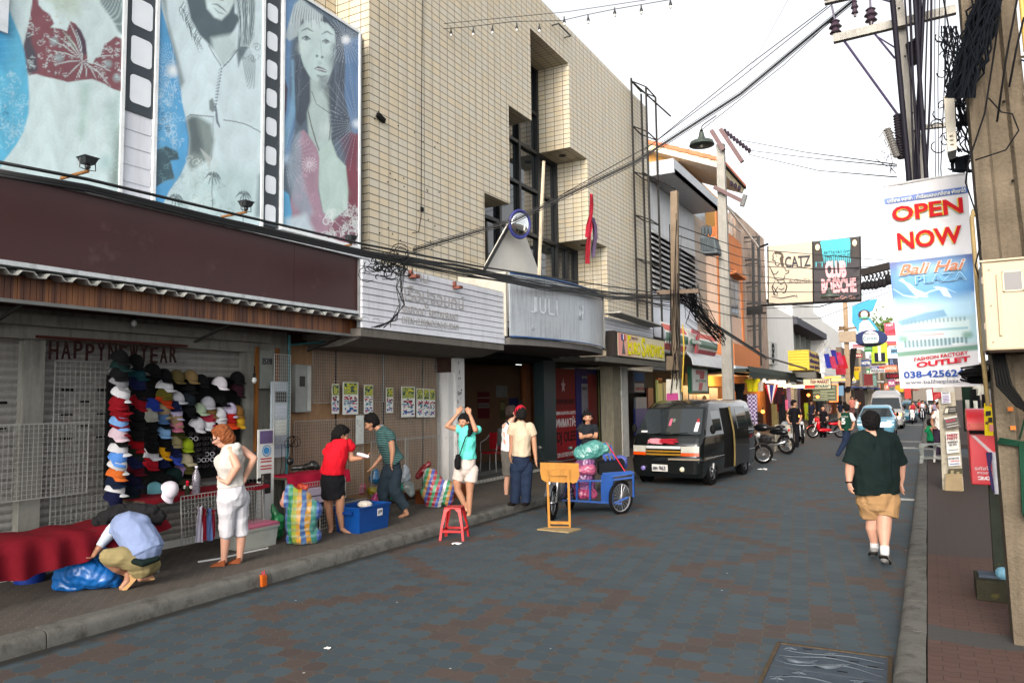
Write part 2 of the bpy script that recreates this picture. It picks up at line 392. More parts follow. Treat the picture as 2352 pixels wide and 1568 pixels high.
for u,v in((.12,.1),(.5,.1),(.62,.32),(.28,.62),(.75,.62),(.12,.8),(.45,1.0),(.85,.9)):
 for k in range(5):
  a=k*2*PI/5+u;m.tube([q(u*Lx,v,.008),q(u*Lx+.05*math.cos(a),v+.05*math.sin(a),.008)],[.011,.003],5)
for u,v,s_ in((.22,.33,1),(.47,.36,-1),(.3,.9,1),(.7,.95,-1)):
 m.tube([q(u*Lx+s_*(-.1+.2*t),v+.07*math.sin(t*3),.008)for t in[i/8 for i in range(9)]],[.004,.012,.018,.02,.018,.014,.01,.007,.003],6)
 m.tube([q(u*Lx,v+.06,.008),q(u*Lx-s_*.03,v+.0,.008)],[.012,.003],5)
 for e in(-1,1):m.tube([q(u*Lx+s_*.1,v+.01,.008),q(u*Lx+s_*.14,v+.01+e*.04,.008)],[.009,.003],5)
for i in range(60):
 m.bar(q(Lx*(.03+.94*i/60),.53,.008),q(Lx*(.03+.94*i/60),.56,.008),.006,.006)
build("relief",m,mat("worn_relief",(.075,.092,.108),.6,.2,var=.2),dr,smooth=1)
m=M()
for u,v in((.28,.06),(.5,.17),(.7,.2),(.86,.26),(.2,.27),(.42,.44),(.62,.46),(.84,.62),(.2,.72),(.5,.8),(.35,1.1)):m.ob(q(u*Lx,v,.0075),dx*.035,dy*.009,V((0,0,.001)))
build("slots",m,C(8,8,8),dr)
for(px,py,z,s_,lb)in((1751,1079,0,.16,"crumpled white paper scrap lying on the road past the van"),(1777,1056,0,.1,"thin clear plastic cup lid lying on the road beyond the van"),
       (752,1490,0,.035,"tiny white stub on the foreground road, nearest the red box on the kerb"),(172,1465,0,.04,"pale yellow scrap of wrapper on the road by the left kerb"),(1050,1250,0,.09,"flattened foil wrapper under the red stool")):
 g=G(px,py,z);m=M();n=5;rr=random.Random(int(px))
 m.sheet([[(g.x+s_*(i/n-.5)*1.4+rr.uniform(-.2,.2)*s_*.3,g.y+s_*(j/n-.5),g.z+.006+rr.random()*s_*.25)for j in range(n+1)]for i in range(n+1)],.002,(0,0,1))
 build("litter",m,mat("litter_paper",(.62,.62,.6),.6),label=lb,cat="litter")
def tile_mat(name,ax1,ax2):
 m,nt,b=nmat(name);v=objc(nt);o=xyz(nt,v)
 t=nt.nodes.new("ShaderNodeTexBrick");t.offset=0;t.inputs['Scale'].default_value=1
 t.inputs['Brick Width'].default_value=.2795;t.inputs['Row Height'].default_value=.1415
 t.inputs['Mortar Size'].default_value=.0095;t.inputs['Mortar Smooth'].default_value=.1;t.inputs['Bias'].default_value=0
 for i,q in(('Color1',(.54,.455,.305)),('Color2',(.50,.465,.375)),('Mortar',(.018,.017,.018))):t.inputs[i].default_value=(*q,1)
 nt.links.new(comb(nt,mth(nt,'ADD',o[ax1],-10.07 if ax1==1 else 9.54),mth(nt,'ADD',o[ax2],-9.085 if ax2==2 else-10.07)),t.inputs['Vector'])
 c=t.outputs['Color']
 n1=noise(nt,.8,4,v);c=mixc(nt,mth(nt,'MULTIPLY',n1,.35),c,(.42,.375,.29),'MIX')
 sv=comb(nt,mth(nt,'MULTIPLY',o[0],5),mth(nt,'MULTIPLY',o[1],5),mth(nt,'MULTIPLY',o[2],.35))
 s=noise(nt,1.2,5,sv,.65);cl=nt.nodes.new("ShaderNodeClamp");nt.links.new(mth(nt,'MULTIPLY_ADD',s,3.0,-1.45),cl.inputs[0])
 c=mixc(nt,mth(nt,'MULTIPLY',cl.outputs[0],.55),c,(.21,.17,.12))
 nt.links.new(c,b.inputs['Base Color']);b.inputs['Roughness'].default_value=.38;b.inputs['Specular IOR Level'].default_value=.35
 h=mth(nt,'ADD',mth(nt,'MULTIPLY',t.outputs['Fac'],-1),mth(nt,'MULTIPLY',noise(nt,6,2,v),.25));bump(nt,b,h,.5,.006)
 return m
TX,TY,TZ=tile_mat("tiles_front",1,2),tile_mat("tiles_side",0,2),tile_mat("tiles_soffit",0,1)
XF,XI=-8.5,-9.54
tb=thing("tiled_building","tall windowless building faced in small cream tiles with a stepped window recess","building",(XF,17.8,.14))
out=[(10.07,3.0),(10.07,12.62),(25.5,12.62),(25.5,2.9),(21.35,2.9),(21.35,6.68),(19.95,6.68),(19.95,9.1),(18.75,9.1),(18.75,11.55),
 (16.40,11.55),(16.40,9.085),(15.21,9.085),(15.21,6.65),(14.03,6.65),(14.03,3.0)]
m=M();n=len(out)
for X,fl in((XF,0),(XI,1)):m.add([(X,y,z)for y,z in out],[tuple(range(n))if not fl else tuple(reversed(range(n)))],0)
for i in range(n):
 a,b=out[i],out[(i+1)%n];vert=abs(a[0]-b[0])<.01
 m.add([(XF,*a),(XF,*b),(XI,*b),(XI,*a)],[(0,1,2,3)],1 if vert else 2)
build("wall",m,[TX,TY,TZ],tb,tri=True)
m=M();m.box(-9.3,XI-.9,7.6,10.06,3,12.62,0);m.box(-10.2,-20,7.0,25.4,3,12.55,1);m.box(-9.9,-20,4.0,7.5,3,12.6,0)
build("rear_wall",m,[TX,TY],tb)
gl=mat("dark_reflective_glass",(.012,.016,.018),.04,.0,var=.05,spec=1.0)
fr=mat("dark_bronze_frame",(.018,.019,.020),.45,.3,var=.1)
m=M().box(XI-.03,XI-.06,14.03,21.35,3.0,11.55);build("window_glass",m,gl,tb)
fp=lambda ys,zs:None
m=M()
def lim(y,z):
 return(z<6.65 and 14.03<=y<=21.35)or(z<9.085 and 15.21<=y<=19.95)or(z<11.55 and 16.4<=y<=18.75)
for y,top in((14.1,6.65),(14.95,6.65),(15.28,9.08),(16.45,11.55),(17.55,11.55),(18.68,11.55),(19.88,9.08),(20.6,6.65),(21.28,6.65)):m.box(XI-.02,XI+.07,y-.055,y+.055,3.0,top)
for z,y0,y1 in((4.9,14.1,21.3),(6.6,14.1,21.3),(7.9,15.3,19.9),(9.05,15.3,19.9),(10.2,16.5,18.7),(11.5,16.5,18.7)):m.box(XI-.015,XI+.06,y0,y1,z-.045,z+.045)
build("window_frame",m,fr,tb)
for i,(y,z,)in enumerate(((17.2,11.55),(19.3,9.1),(20.7,6.68))):
 o=build("ceiling_light",M().lathe([(.11,0),(.11,-.02),(.07,-.02),(.07,.0)],(XF-.5,y,z),14),C(40,36,32,.4),tb)
m=M().ob((XF+.05,10.34,7.14),(.03,0,0),(0,.1,-.03),(0,.012,.04));build("wall_lamp",m,C(18,18,18),tb)
m=M();m.tube([(XF+.02,11.72,12.6),(XF+.03,11.62,8),(XF+.02,11.6,5.6),(XF+.03,11.5,5.25),(XF+.03,11.3,5.2)],.008,5);m.box(XF,XF+.03,11.6,11.68,5.7,5.78)
build("loose_wire",m,C(25,25,25),tb)
m=M();rr=random.Random(5)
for i in range(26):
 y=rr.uniform(10.2,12.3);z=rr.choice([7.15,6.1,5.6,5.1])+rr.uniform(-.12,.12);m.box(XF,XF+.012,y,y+.02,z,z+.02)
build("fixing_holes",m,C(28,24,22),tb)
m=M().bar((XF+.2,17.7,12.2),(XF+.2,18.5,12.2),.03).bar((XF,17.7,12.2),(XF+.2,17.7,12.2),.03).bar((XF,18.5,12.2),(XF+.2,18.5,12.2),.03)
build("roof_bracket",m,fr,tb)
m=M();sx=XF+.16
for y,x_ in((23.75,XF+.1),(24.25,XF+.45),(24.75,XF+.1),(25.3,XF+.45)):m.box(x_-.025,x_+.025,y-.04,y+.04,4.0,13.0 if y<24 else 12.8)
for z in(12.9,11.3,9.7,8.2,6.7,5.3,4.1):
 m.bar((XF+.1,23.75,z),(XF+.1,24.75,z-.02),.035);m.bar((XF+.45,24.25,z-.1),(XF+.45,25.3,z-.1),.035)
 m.bar((XF+.1,23.75,z),(XF+.45,24.25,z-.1),.03);m.bar((XF+.1,24.75,z),(XF+.45,25.3,z-.1),.03)
m.bar((XF+.1,23.7,12.9),(XF+.9,25.6,12.1),.04);m.bar((XF+.1,24.6,9.9),(XF+.9,25.9,9.5),.04)
build("steel_frame",m,mat("blackened_steel",(.03,.028,.026),.7,.4,var=.3,vs=12),label="tall dark steel sign frame standing against the right end of the cream tiled wall",cat="steel frame")
m=M();a,b,c=PX(1115,625,-8.35),PX(1252,630,-8.35),PX(1187,508,-8.35)
k_=1/(c.z-a.z);m.prism([(-8.35,a.y-(c.y-.15-a.y)*k_,a.z-1.0),(-8.35,b.y+(b.y-c.y-.2)*k_,a.z-1.0),(-8.35,c.y+.2,c.z),(-8.35,c.y-.15,c.z)],(-.14,0,0))
pn=thing("pylon","white triangular canopy peak rising in front of the dark stepped window","canopy peak",(-8.35,15.5,4))
build("panel",m,mat("pylon_white",(.52,.51,.47),.7,var=.08,vs=2),pn)
m=M();m.tube([(-8.28,a.y-.22,a.z-.05),(-8.28,c.y-.25,c.z+.05)],.04,6);build("edge_trim",m,fr,pn)
cc=PX(1194,515,-8.0)
mr=thing("mirror","round convex mirror with a blue rim at the tip of the white peak","mirror",cc)
build("rim",M().torus(cc,.31,.035,(1,-.35,-.15),28,8),C(52,56,120,.4),mr,smooth=2)
ax=V((1,-.35,-.15)).normalized()
build("glass",M().lathe([(.30,0),(.25,.03),(.16,.055),(.05,.07)],cc,24,ax=ax),mat("mirror_silver",(.8,.82,.82),.02,1,var=0),mr,smooth=2)
build("back",M().lathe([(.30,-.01),(.27,-.1),(.12,-.16),(.02,-.17)],cc,20,ax=ax),C(24,22,40),mr,smooth=2)
p0,p1=PX(1236,615,-7.9),PX(1249,371,-7.9)
m=M().tube([p0-V((0,0,.6)),p0.lerp(p1,.5),p1],[.045,.04,.04],6);m.tube([p1-V((-.03,.0,.1)),p0.lerp(p1,.5)+V((0,.12,0)),p0.lerp(p1,.25)+V((0,.16,0))],.008,4)
build("wooden_pole",m,C(196,184,160,.9,streak=.5),label="bare weathered wooden pole leaning in front of the stepped dark window",cat="pole")
fl=thing("flag","ragged red and faded purple flag hanging knotted on a thin pole against the tiles","flag",PX(1354,640,-7.7))
a,b=PX(1354,660,-7.7),PX(1358,440,-7.7)
build("pole",M().tube([a-V((0,0,.5)),b],.018,6),C(170,160,140),fl)
def rag(name,pts,wd,m_,par,seed,amp=.05):
 rr=random.Random(seed);rows=[]
 for i,(p,w_)in enumerate(zip(pts,wd)):
  p=V(p);rows.append([p+V((amp*math.sin(k*1.7+i*.9)+rr.uniform(-.01,.01),w_*(k/6-.5),rr.uniform(-.02,.02)))for k in range(7)])
 return build(name,M().sheet(rows,.006),m_,par,smooth=2)
P=lambda x,y:PX(x,y,-7.66)
rag("red_cloth",[P(1358,446),P(1358,470),P(1358,492),P(1356,500),P(1353,520),P(1350,545)],[.02,.13,.08,.1,.25,.12],C(176,42,60,.8),fl,1)
rag("red_cloth",[P(1353,540),P(1351,560),P(1350,585),P(1350,606)],[.08,.25,.32,.22],C(186,48,62,.8),fl,2)
rag("faded_cloth",[P(1360,500),P(1366,520),P(1368,545),P(1364,570),P(1362,590)],[.15,.24,.28,.18,.04],C(110,92,122,.9),fl,3)
bb=thing("shophouse","low shophouse with grey roller shutters under a dark red fascia and tin canopy","building",(-8.6,3,.14))
WG=mat("dirty_white_plaster",(.17,.17,.15),.85,var=.2,vs=2,streak=.5,bmp=.2,bs=20)
m=M()
m.box(-8.6,-20,-8,10.0,3.1,8.6,0)
m.box(-8.45,-8.7,-8,8.1,2.72,3.1,0)
m.box(-8.35,-8.5,-8,7.75,2.86,2.98,0)
m.box(-8.5,-8.75,4.40,4.62,.14,2.75,0)
m.box(-8.48,-8.8,7.36,8.15,.14,3.1,0)
build("wall",m,WG,bb)
SH=mat("shutter_steel",(.21,.205,.19),.55,.1,var=.18,vs=3,streak=.35,dirt=(4,.56,(.10,.10,.095)))
def shutter(y0,y1,z0,z1,x,par,name="roller_shutter"):
 m=M();rows=[];nz=int((z1-z0)/.0125)
 for i in range(nz+1):
  ph=i%7;dx=(0,.006,.012,.014,.012,.006,-.008)[ph];rows.append([(x+dx,y0,z0+i*.0125),(x+dx,y1,z0+i*.0125)])
 m.grid(rows)
 o=build(name,m,SH,par,smooth=1)
 s_=M()
 for k,z in enumerate((1.6,1.74,1.88,2.02,2.16)):
  y=y0+.25+(k%2)*.2
  while y<y1-.2:s_.box(x+.011,x+.018,y,y+.13,z,z+.028);y+=.42
 build("vent_slots",s_,C(14,14,13),o)
 build("bottom_rail",M().box(x-.02,x+.03,y0,y1,z0-.01,z0+.08),C(190,192,190,.5),par)
shutter(4.62,7.36,.16,2.74,-8.62,bb);shutter(-3,4.40,.16,2.74,-8.62,bb)
fc=thing("fascia_board","long dark maroon fascia board above the tin canopy on the left","fascia",(-7.5,4,3.3))
MR=mat("maroon_sheet",(.036,.008,.008),.42,var=.18,vs=1.3,dirt=(1.2,.60,(.085,.045,.043)),spec=.45)
m=M();m.box(-7.5,-7.62,-6,7.32,3.36,4.17);m.box(-7.5,-7.62,7.325,9.03,3.36,4.17);build("board",m,MR,fc)
m=M();m.box(-7.46,-8.5,-6,9.06,3.315,3.36);m.box(-7.47,-7.64,9.035,9.06,3.36,4.20);m.box(-7.44,-8.6,-6,9.06,4.175,4.21);build("flashing",m,C(196,202,206,.5,streak=.4),fc)
cn=thing("tin_canopy","corrugated tin canopy edge with a slatted brown wooden valance under the maroon board","canopy",(-7.55,4,3.1))
m=M();rows=[]
y=-6.0
pts=[]
while y<9.0:
 pts+=[(y,3.24),(y+.055,3.24),(y+.10,3.29),(y+.205,3.29),(y+.25,3.24)];y+=.255
rows=[[(-7.40,a,b-.015)for a,b in pts],[(-8.5,a,b+.1)for a,b in pts]]
m.sheet(rows,.008,(0,0,1));build("corrugated_sheet",m,C(150,152,148,.5,streak=.5),cn)
def slat_mat():
 m,nt,b=nmat("varnished_slats");v=objc(nt);o=xyz(nt,v)
 id_=mth(nt,'FLOOR',mth(nt,'MULTIPLY',o[1],17));wn=nt.nodes.new("ShaderNodeTexWhiteNoise");wn.noise_dimensions='1D';nt.links.new(id_,wn.inputs['W'])
 c=ramp(nt,wn.outputs['Value'],[(0,(.075,.022,.009)),(.5,(.17,.055,.014)),(1,(.29,.11,.03))])
 sv=comb(nt,o[0],mth(nt,'MULTIPLY',o[1],30),mth(nt,'MULTIPLY',o[2],3));c=mixc(nt,mth(nt,'MULTIPLY',noise(nt,2,4,sv),.6),c,(.06,.02,.01))
 nt.links.new(c,b.inputs['Base Color']);b.inputs['Roughness'].default_value=.45;return m
m=M();y=-5.9
while y<8.75:m.box(-7.62,-7.64,y,y+.054,3.02+random.uniform(-.004,.004),3.26);y+=.0588
build("slats",m,slat_mat(),cn)
m=M();m.box(-7.60,-7.66,-6,8.78,2.985,3.02);build("rail",m,C(120,122,120,.5),cn)
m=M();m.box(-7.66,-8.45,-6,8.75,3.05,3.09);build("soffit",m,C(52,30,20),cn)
for y in(-1,1.5,4,6.5,8.6):build("bracket",M().bar((-7.7,y,3.03),(-8.5,y,2.8),.03),C(60,60,56),cn)
def attr_mat(name,rough=.45):
 m,nt,b=nmat(name);a=nt.nodes.new("ShaderNodeAttribute");a.attribute_name="print"
 nt.links.new(a.outputs['Color'],b.inputs['Base Color']);b.inputs['Roughness'].default_value=rough;return m
PRN=attr_mat("printed_vinyl")
class Print:
 def __init__(s,P0,U,W,nu,nv,base):
  s.nu,s.nv=nu,nv;u=np.linspace(0,1,nu);v=np.linspace(0,1,nv)
  s.U,s.Vv=np.meshgrid(u,v);s.u=s.U.ravel();s.w=s.Vv.ravel()
  s.P=np.array(P0)[None]+s.u[:,None]*np.array(U)[None]+s.w[:,None]*np.array(W)[None]
  s.x=s.u.copy();s.y=s.w.copy();s.c=np.tile(np.array(base,float),(len(s.u),1));s.rs=np.random.RandomState(4)
 def photo(s,x0,y0,k):
  D=s.P-np.array(CAM)[None];q=D@np.array(_f);s.x=(CX+F*(D@np.array(_r))/q-x0)/k;s.y=(CY-F*(D@np.array(_u))/q-y0)/k
 def put(s,idx,col,a):
  c=np.array(lin(col));s.c[idx]=s.c[idx]*(1-a)[:,None]+c[None]*a[:,None]
 def dist(s,pts,idx,closed=False):
  x,y=s.x[idx],s.y[idx];d=np.full(len(x),1e9);P=list(pts)+([pts[0]]if closed else[])
  t_at=np.zeros(len(x));n=len(P)-1
  for i in range(n):
   ax,ay=P[i];bx,by=P[i+1];dx,dy=bx-ax,by-ay;L=dx*dx+dy*dy+1e-9
   t=np.clip(((x-ax)*dx+(y-ay)*dy)/L,0,1);q=np.hypot(x-ax-t*dx,y-ay-t*dy);k=q<d;d[k]=q[k];t_at[k]=(i+t[k])/n
  return d,t_at
 def box(s,pts,pad):
  a=np.array(pts);lo=a.min(0)-pad;hi=a.max(0)+pad
  return np.nonzero((s.x>lo[0])&(s.x<hi[0])&(s.y>lo[1])&(s.y<hi[1]))[0]
 def fill(s,pts,col,a=1.0,soft=3):
  idx=s.box(pts,soft*2)
  if not len(idx):return
  x,y=s.x[idx],s.y[idx];ins=np.zeros(len(x),bool);n=len(pts);j=n-1
  for i in range(n):
   xi,yi=pts[i];xj,yj=pts[j]
   c=((yi>y)!=(yj>y))&(x<(xj-xi)*(y-yi)/((yj-yi)or 1e-9)+xi);ins^=c;j=i
  d,_=s.dist(pts,idx,True);sd=np.where(ins,d,-d);s.put(idx,col,np.clip(.5+sd/(2*soft),0,1)*a)
 def line(s,pts,wd,col,a=1.0,soft=1.2,taper=0):
  idx=s.box(pts,wd+soft*2)
  if not len(idx):return
  d,t=s.dist(pts,idx);w_=wd/2*(1-taper*np.abs(2*t-1)**2)if taper else wd/2
  s.put(idx,col,np.clip(.5+(w_-d)/(2*soft),0,1)*a)
 def glow(s,c,r,col,a=1.0,p=2):
  idx=s.box([c],r);d=np.hypot(s.x[idx]-c[0],s.y[idx]-c[1])/r;s.put(idx,col,np.clip(1-d,0,1)**p*a)
 def rays(s,c,n,r0,r1,col,a=.7,wd=1.6,ph=0,a0=0,a1=2*PI):
  for i in range(n):
   t=a0+(a1-a0)*i/n+ph;s.line([(c[0]+r0*math.cos(t),c[1]+r0*math.sin(t)),(c[0]+r1*math.cos(t),c[1]+r1*math.sin(t))],wd,col,a,.9)
 def curl(s,c,r,t0,turns,wd,col,a=.8,n=18):
  s.line([(c[0]+r*(1-k/n*.85)*math.cos(t0+turns*2*PI*k/n),c[1]+r*(1-k/n*.85)*math.sin(t0+turns*2*PI*k/n))for k in range(n+1)],wd,col,a,1.0)
 def flora(s,x0,y0,x1,y1,n,col,r=(14,40),a=.7,wd=3,seed=1):
  rr=random.Random(seed)
  for i in range(n):
   c=(rr.uniform(x0,x1),rr.uniform(y0,y1));R_=rr.uniform(*r);t=rr.uniform(0,2*PI);sg=rr.choice((-1,1))
   s.curl(c,R_,t,sg*rr.uniform(.6,1.3),wd*rr.uniform(.6,1.3),col,a*rr.uniform(.5,1))
   for k in range(3):
    t2=t+rr.uniform(-1,1);s.line([c,(c[0]+R_*1.5*math.cos(t2),c[1]+R_*1.5*math.sin(t2))],wd*.7,col,a*.6,1,1)
 def tone(s,a=.1,sc=.012):
  r=np.random.RandomState(9);w_=np.zeros(len(s.x));x,y=s.x.copy(),s.y.copy()
  for k in range(9):d=r.uniform(0,6.28);f_=sc*1.55**k;q=np.sin((x*math.cos(d)+y*math.sin(d))*f_+r.uniform(0,6)+1.5*w_);w_+=q*.8**k;x=x+14*q;y=y+10*q
  s.c=np.clip(s.c*(1+a*w_/2)[:,None],0,1)
 def grain(s,a):s.tone();s.c=np.clip(s.c*(1+s.rs.uniform(-a,a,(len(s.c),1))),0,1)
 def make(s,name,parent,m_=None,back=None):
  nu,nv=s.nu,s.nv;n=nu*nv;me=bpy.data.meshes.new(name)
  i=np.arange(nv-1)[:,None]*nu+np.arange(nu-1)[None];i=i.ravel();q=np.stack([i,i+1,i+nu+1,i+nu],1)
  me.vertices.add(n);me.vertices.foreach_set('co',s.P.ravel());me.loops.add(q.size);me.loops.foreach_set('vertex_index',q.ravel().astype(np.int32))
  me.polygons.add(len(q));me.polygons.foreach_set('loop_start',(np.arange(len(q))*4).astype(np.int32));me.polygons.foreach_set('loop_total',np.full(len(q),4,np.int32))
  me.update(calc_edges=True);at=me.color_attributes.new("print",'FLOAT_COLOR','POINT')
  at.data.foreach_set('color',np.concatenate([s.c*.82,np.ones((n,1))],1).ravel());me.materials.append(m_ or PRN)
  return fin(bpy.data.objects.new(name,me),parent)
XB=-8.44
BT=8.46
def panel(y0,y1,z0,z1,base,step=.0135,X=XB):
 return Print((X,y0,z0),(0,y1-y0,0),(0,0,z1-z0),int((y1-y0)/step)+2,int((z1-z0)/step)+2,base)
PALE=(200,220,222);DKH=(58,76,86);WH=(214,228,230);MA=(116,52,64);BLU=(66,150,205)
def board(name,label,y0,y1,z0,z1):
 t=thing(name,label,"billboard",(XB,(y0+y1)/2,z0),group="billboard panels above the maroon fascia")
 m=M();m.box(XB-.02,XB-.1,y0-.05,y1+.05,z0-.05,z1+.05)
 for a in((y0-.045,y0,z0-.05,z1+.05),(y1,y1+.045,z0-.05,z1+.05),(y0,y1,z0-.05,z0),(y0,y1,z1,z1+.05)):m.box(XB-.02,XB+.02,*a)
 build("frame",m,C(225,230,232,.5),t);return t
def Y_(px,py=300):return PX(px,py,XB).y
yA=(Y_(-160),Y_(275));t=board("billboard","huge pale billboard panel of a torso in a dark red floral bikini top, leftmost",yA[0],yA[1],4.42,BT)
p=panel(yA[0],yA[1],4.42,BT,lin(PALE));p.photo(0,0,.28905)
p.fill([(-700,-200),(40,-200),(60,60),(110,170),(160,290),(200,420),(222,600),(232,760),(228,900),(190,1040),(130,1150),(70,1230),(20,1290),(-40,1400),(-700,1500)],(92,182,218),1,6)
p.fill([(-700,-300),(10,0),(70,200),(60,420),(30,540),(-700,560)],(36,140,196),.75,60)
p.flora(-60,560,200,1150,60,(190,225,240),(18,60),.6,4,2);p.flora(-40,830,70,1060,10,(30,90,130),(14,40),.6,4,3)
for k in range(14):p.line([(-100+k*22,-50),(-60+k*22+60,560)],1.2,(150,205,232),.4)
bk=[(262,-40),(300,-40),(306,40),(340,80),(400,120),(430,190),(400,220),(480,230),(530,250),(560,170),(600,190),(650,260),(680,330),(690,420),(698,500),(735,510),(760,460),(800,440),(830,350),(870,330),(920,290),(965,310),(965,730),(900,710),(800,655),(730,630),(640,640),(540,655),(440,628),(350,610),(290,590),(225,600),(205,470),(188,370),(215,250),(240,130)]
p.fill(bk,MA,.95,4)
p.fill([(188,370),(215,260),(240,250),(250,340),(290,440),(300,560),(225,600),(205,470)],(52,70,82),.8,14)
p.fill([(590,200),(640,240),(680,330),(690,430),(660,440),(620,330)],(60,52,70),.85,8);p.fill([(500,240),(560,300),(620,400),(600,410),(540,330)],(120,130,110),.7,8)
for c,r in(((430,330),45),((470,460),50),((860,510),42),((930,620),45)):p.glow(c,r,(150,172,176),1,.8)
for e in((380,400),(360,290),(420,520),(520,620),(600,640),(620,640),(690,640),(770,640),(900,580),(920,440),(840,420),(880,690),(540,150),(600,230),(500,250),(450,280)):
 mx,my=(e[0]+660)/2,(e[1]+480)/2;p.line([(660,485),(mx+10,my-12),e],9,PALE,.85,2,.9)
p.flora(220,120,560,600,46,PALE,(10,34),.8,5,5);p.flora(760,330,960,660,30,PALE,(10,30),.8,5,6);p.flora(420,20,620,260,10,(170,170,130),(10,30),.35,4,7)
p.fill([(960,-60),(780,-60),(800,30),(850,100),(900,170),(940,250),(975,280),(975,-60)],(84,104,108),.85,12)
for k in range(14):p.line([(790+k*14,-40),(820+k*12,60),(870+k*8,200)],3,PALE,.7,1.5,.5)
p.fill([(330,-60),(640,-60),(640,120),(560,140),(430,60)],(160,178,150),.45,40)
p.fill([(640,650),(720,660),(700,830),(690,1000),(650,1140),(620,1050),(640,880)],(160,196,186),.55,26)
p.fill([(830,850),(960,740),(960,1500),(880,1450),(900,1200)],(140,176,168),.5,50);p.fill([(925,1050),(960,1000),(960,1500),(870,1470)],(92,104,96),.6,30)
p.glow((840,1290),90,(160,196,196),.8,1);p.flora(560,760,940,1460,34,(214,232,228),(30,90),.35,5,9)
p.grain(.02);p.make("printed_sheet",t)
yB=(Y_(359),Y_(600));t=board("billboard","huge pale billboard panel of lips, long hair and a necklace beside a blue starburst",yB[0],yB[1],4.55,BT)
p=panel(yB[0],yB[1],4.55,BT,lin((204,224,230)));p.photo(351.0,0,.3358)
p.fill([(0,-100),(42,-100),(60,60),(110,230),(150,370),(180,500),(200,700),(230,830),(250,950),(240,1080),(190,1200),(110,1310),(60,1420),(0,1500)],(84,164,216),1,4)
p.fill([(0,560),(110,600),(180,760),(200,900),(120,1150),(0,1150)],(110,186,232),.5,30)
p.rays((138,482),64,10,190,(208,228,240),.55,2.6);p.rays((138,482),16,0,620,(208,228,240),.4,2);p.glow((138,482),60,(240,248,250),1,1)
p.flora(20,560,210,1000,46,(200,226,240),(12,40),.75,4,12);p.flora(20,700,120,960,9,(40,90,130),(12,34),.7,5,13)
p.fill([(20,1030),(90,1000),(170,1040),(180,1090),(120,1100),(150,1220),(80,1240),(20,1280)],(60,84,92),.95,4)
p.flora(20,1010,160,1250,14,(120,160,170),(12,34),.8,4,14)
p.fill([(52,-100),(78,-100),(100,130),(160,340),(215,560),(190,610),(150,400),(105,220)],(96,112,112),.7,12)
p.fill([(205,-120),(560,-120),(560,90),(600,120),(560,200),(520,260),(560,300),(570,350),(480,440),(420,350),(370,290),(320,240),(260,130)],(60,80,88),.95,8)
p.fill([(340,-120),(560,-120),(555,20),(520,90),(470,140),(420,120),(370,60)],PALE,1,9)
p.fill([(400,260),(560,230),(580,330),(500,440),(460,440),(410,350)],PALE,.85,18)
p.line([(405,30),(440,32),(480,62),(508,88)],9,(70,84,92),.95,3,.7);p.line([(415,52),(450,88),(495,100)],8,(120,138,142),.9,3,.8);p.line([(452,-2),(482,6)],6,(70,84,90),.9,2)
p.fill([(560,-120),(690,-120),(700,60),(690,250),(650,330),(600,420),(585,460),(575,380),(590,200)],(84,104,112),.9,8)
for k in range(16):p.line([(565+k*9,-80),(590+k*7+math.sin(k)*14,130),(600+k*5,320)],4,(206,224,226),.75,1.5,.6)
for k in range(22):
 a=random.Random(k).uniform(-.5,.5);x0=215+k*6;y0=k*12;p.line([(x0,y0),(x0-30+a*30,y0+50),(x0-10+a*50,y0+110)],5,(66,86,92),.9,1.4,.9)
for k in range(9):p.line([(600+k*8,330),(620+k*10,440),(650+k*6,610)],5,(92,112,116),.7,1.6,.9)
p.flora(590,310,720,420,10,(74,92,98),(14,34),.8,4,19)
p.line([(380,310),(420,380),(466,450)],6,(96,112,126),.9);p.line([(580,340),(530,410),(480,460)],8,(90,104,120),.9)
for k in range(14):p.glow((470-k*3.4,470+k*22),9,(84,100,118),1,.5);p.glow((456-k*3.2,480+k*21),6,(110,124,138),1,.5)
p.fill([(385,690),(410,670),(430,740),(410,770),(388,750)],(104,120,124),.9,5);p.line([(430,720),(440,830),(458,872)],16,(84,98,112),.9,2,.6)
for k in range(22):p.glow((416-k*.7,800+k*14),5,(110,124,134),1,.5)
p.line([(235,800),(260,785),(330,792),(415,800)],6,(84,98,104),.95);p.line([(485,822),(560,832),(640,852),(740,905)],6,(84,98,104),.95,1.5)
p.fill([(232,830),(260,790),(320,800),(400,850),(420,960),(400,1080),(340,1120),(260,1170),(235,1100),(250,950)],(104,120,116),.85,16)
p.fill([(236,810),(300,800),(320,900),(350,1020),(320,1060),(260,1040)],(66,82,88),.7,20);p.fill([(320,1010),(400,1080),(390,1180),(360,1090)],(176,186,184),.9,3)
p.fill([(240,1170),(460,1130),(700,1180),(740,1500),(100,1460)],(150,184,180),.4,60)
p.flora(240,1090,420,1440,40,(208,224,224),(14,46),.8,5,15);p.flora(130,1190,600,1500,40,(120,146,146),(14,40),.5,4,16)
for cx_,cy_ in((410,1200),(620,1330),(155,1350),(110,1430)):
 for k in range(11):
  a=-2.9+k*.5;p.line([(cx_,cy_),(cx_+34*math.cos(a),cy_+24*math.sin(a)),(cx_+58*math.cos(a),cy_+58*math.sin(a)*.6+34)],7,(74,92,98),.9,2,.8)
 p.line([(cx_,cy_),(cx_-6,cy_+90),(cx_,cy_+220)],5,(84,104,108),.9)
p.fill([(720,1200),(745,1180),(745,1500),(700,1480)],(90,110,116),.7,14)
p.grain(.02);p.make("printed_sheet",t)
yC=(Y_(651),Y_(823));t=board("billboard","tall billboard panel of a dark haired woman's face over a red patterned wrap, rightmost",yC[0],yC[1],4.66,BT)
p=panel(yC[0],yC[1],4.66,BT,lin((86,104,120)));p.photo(643.5,0,.36356)
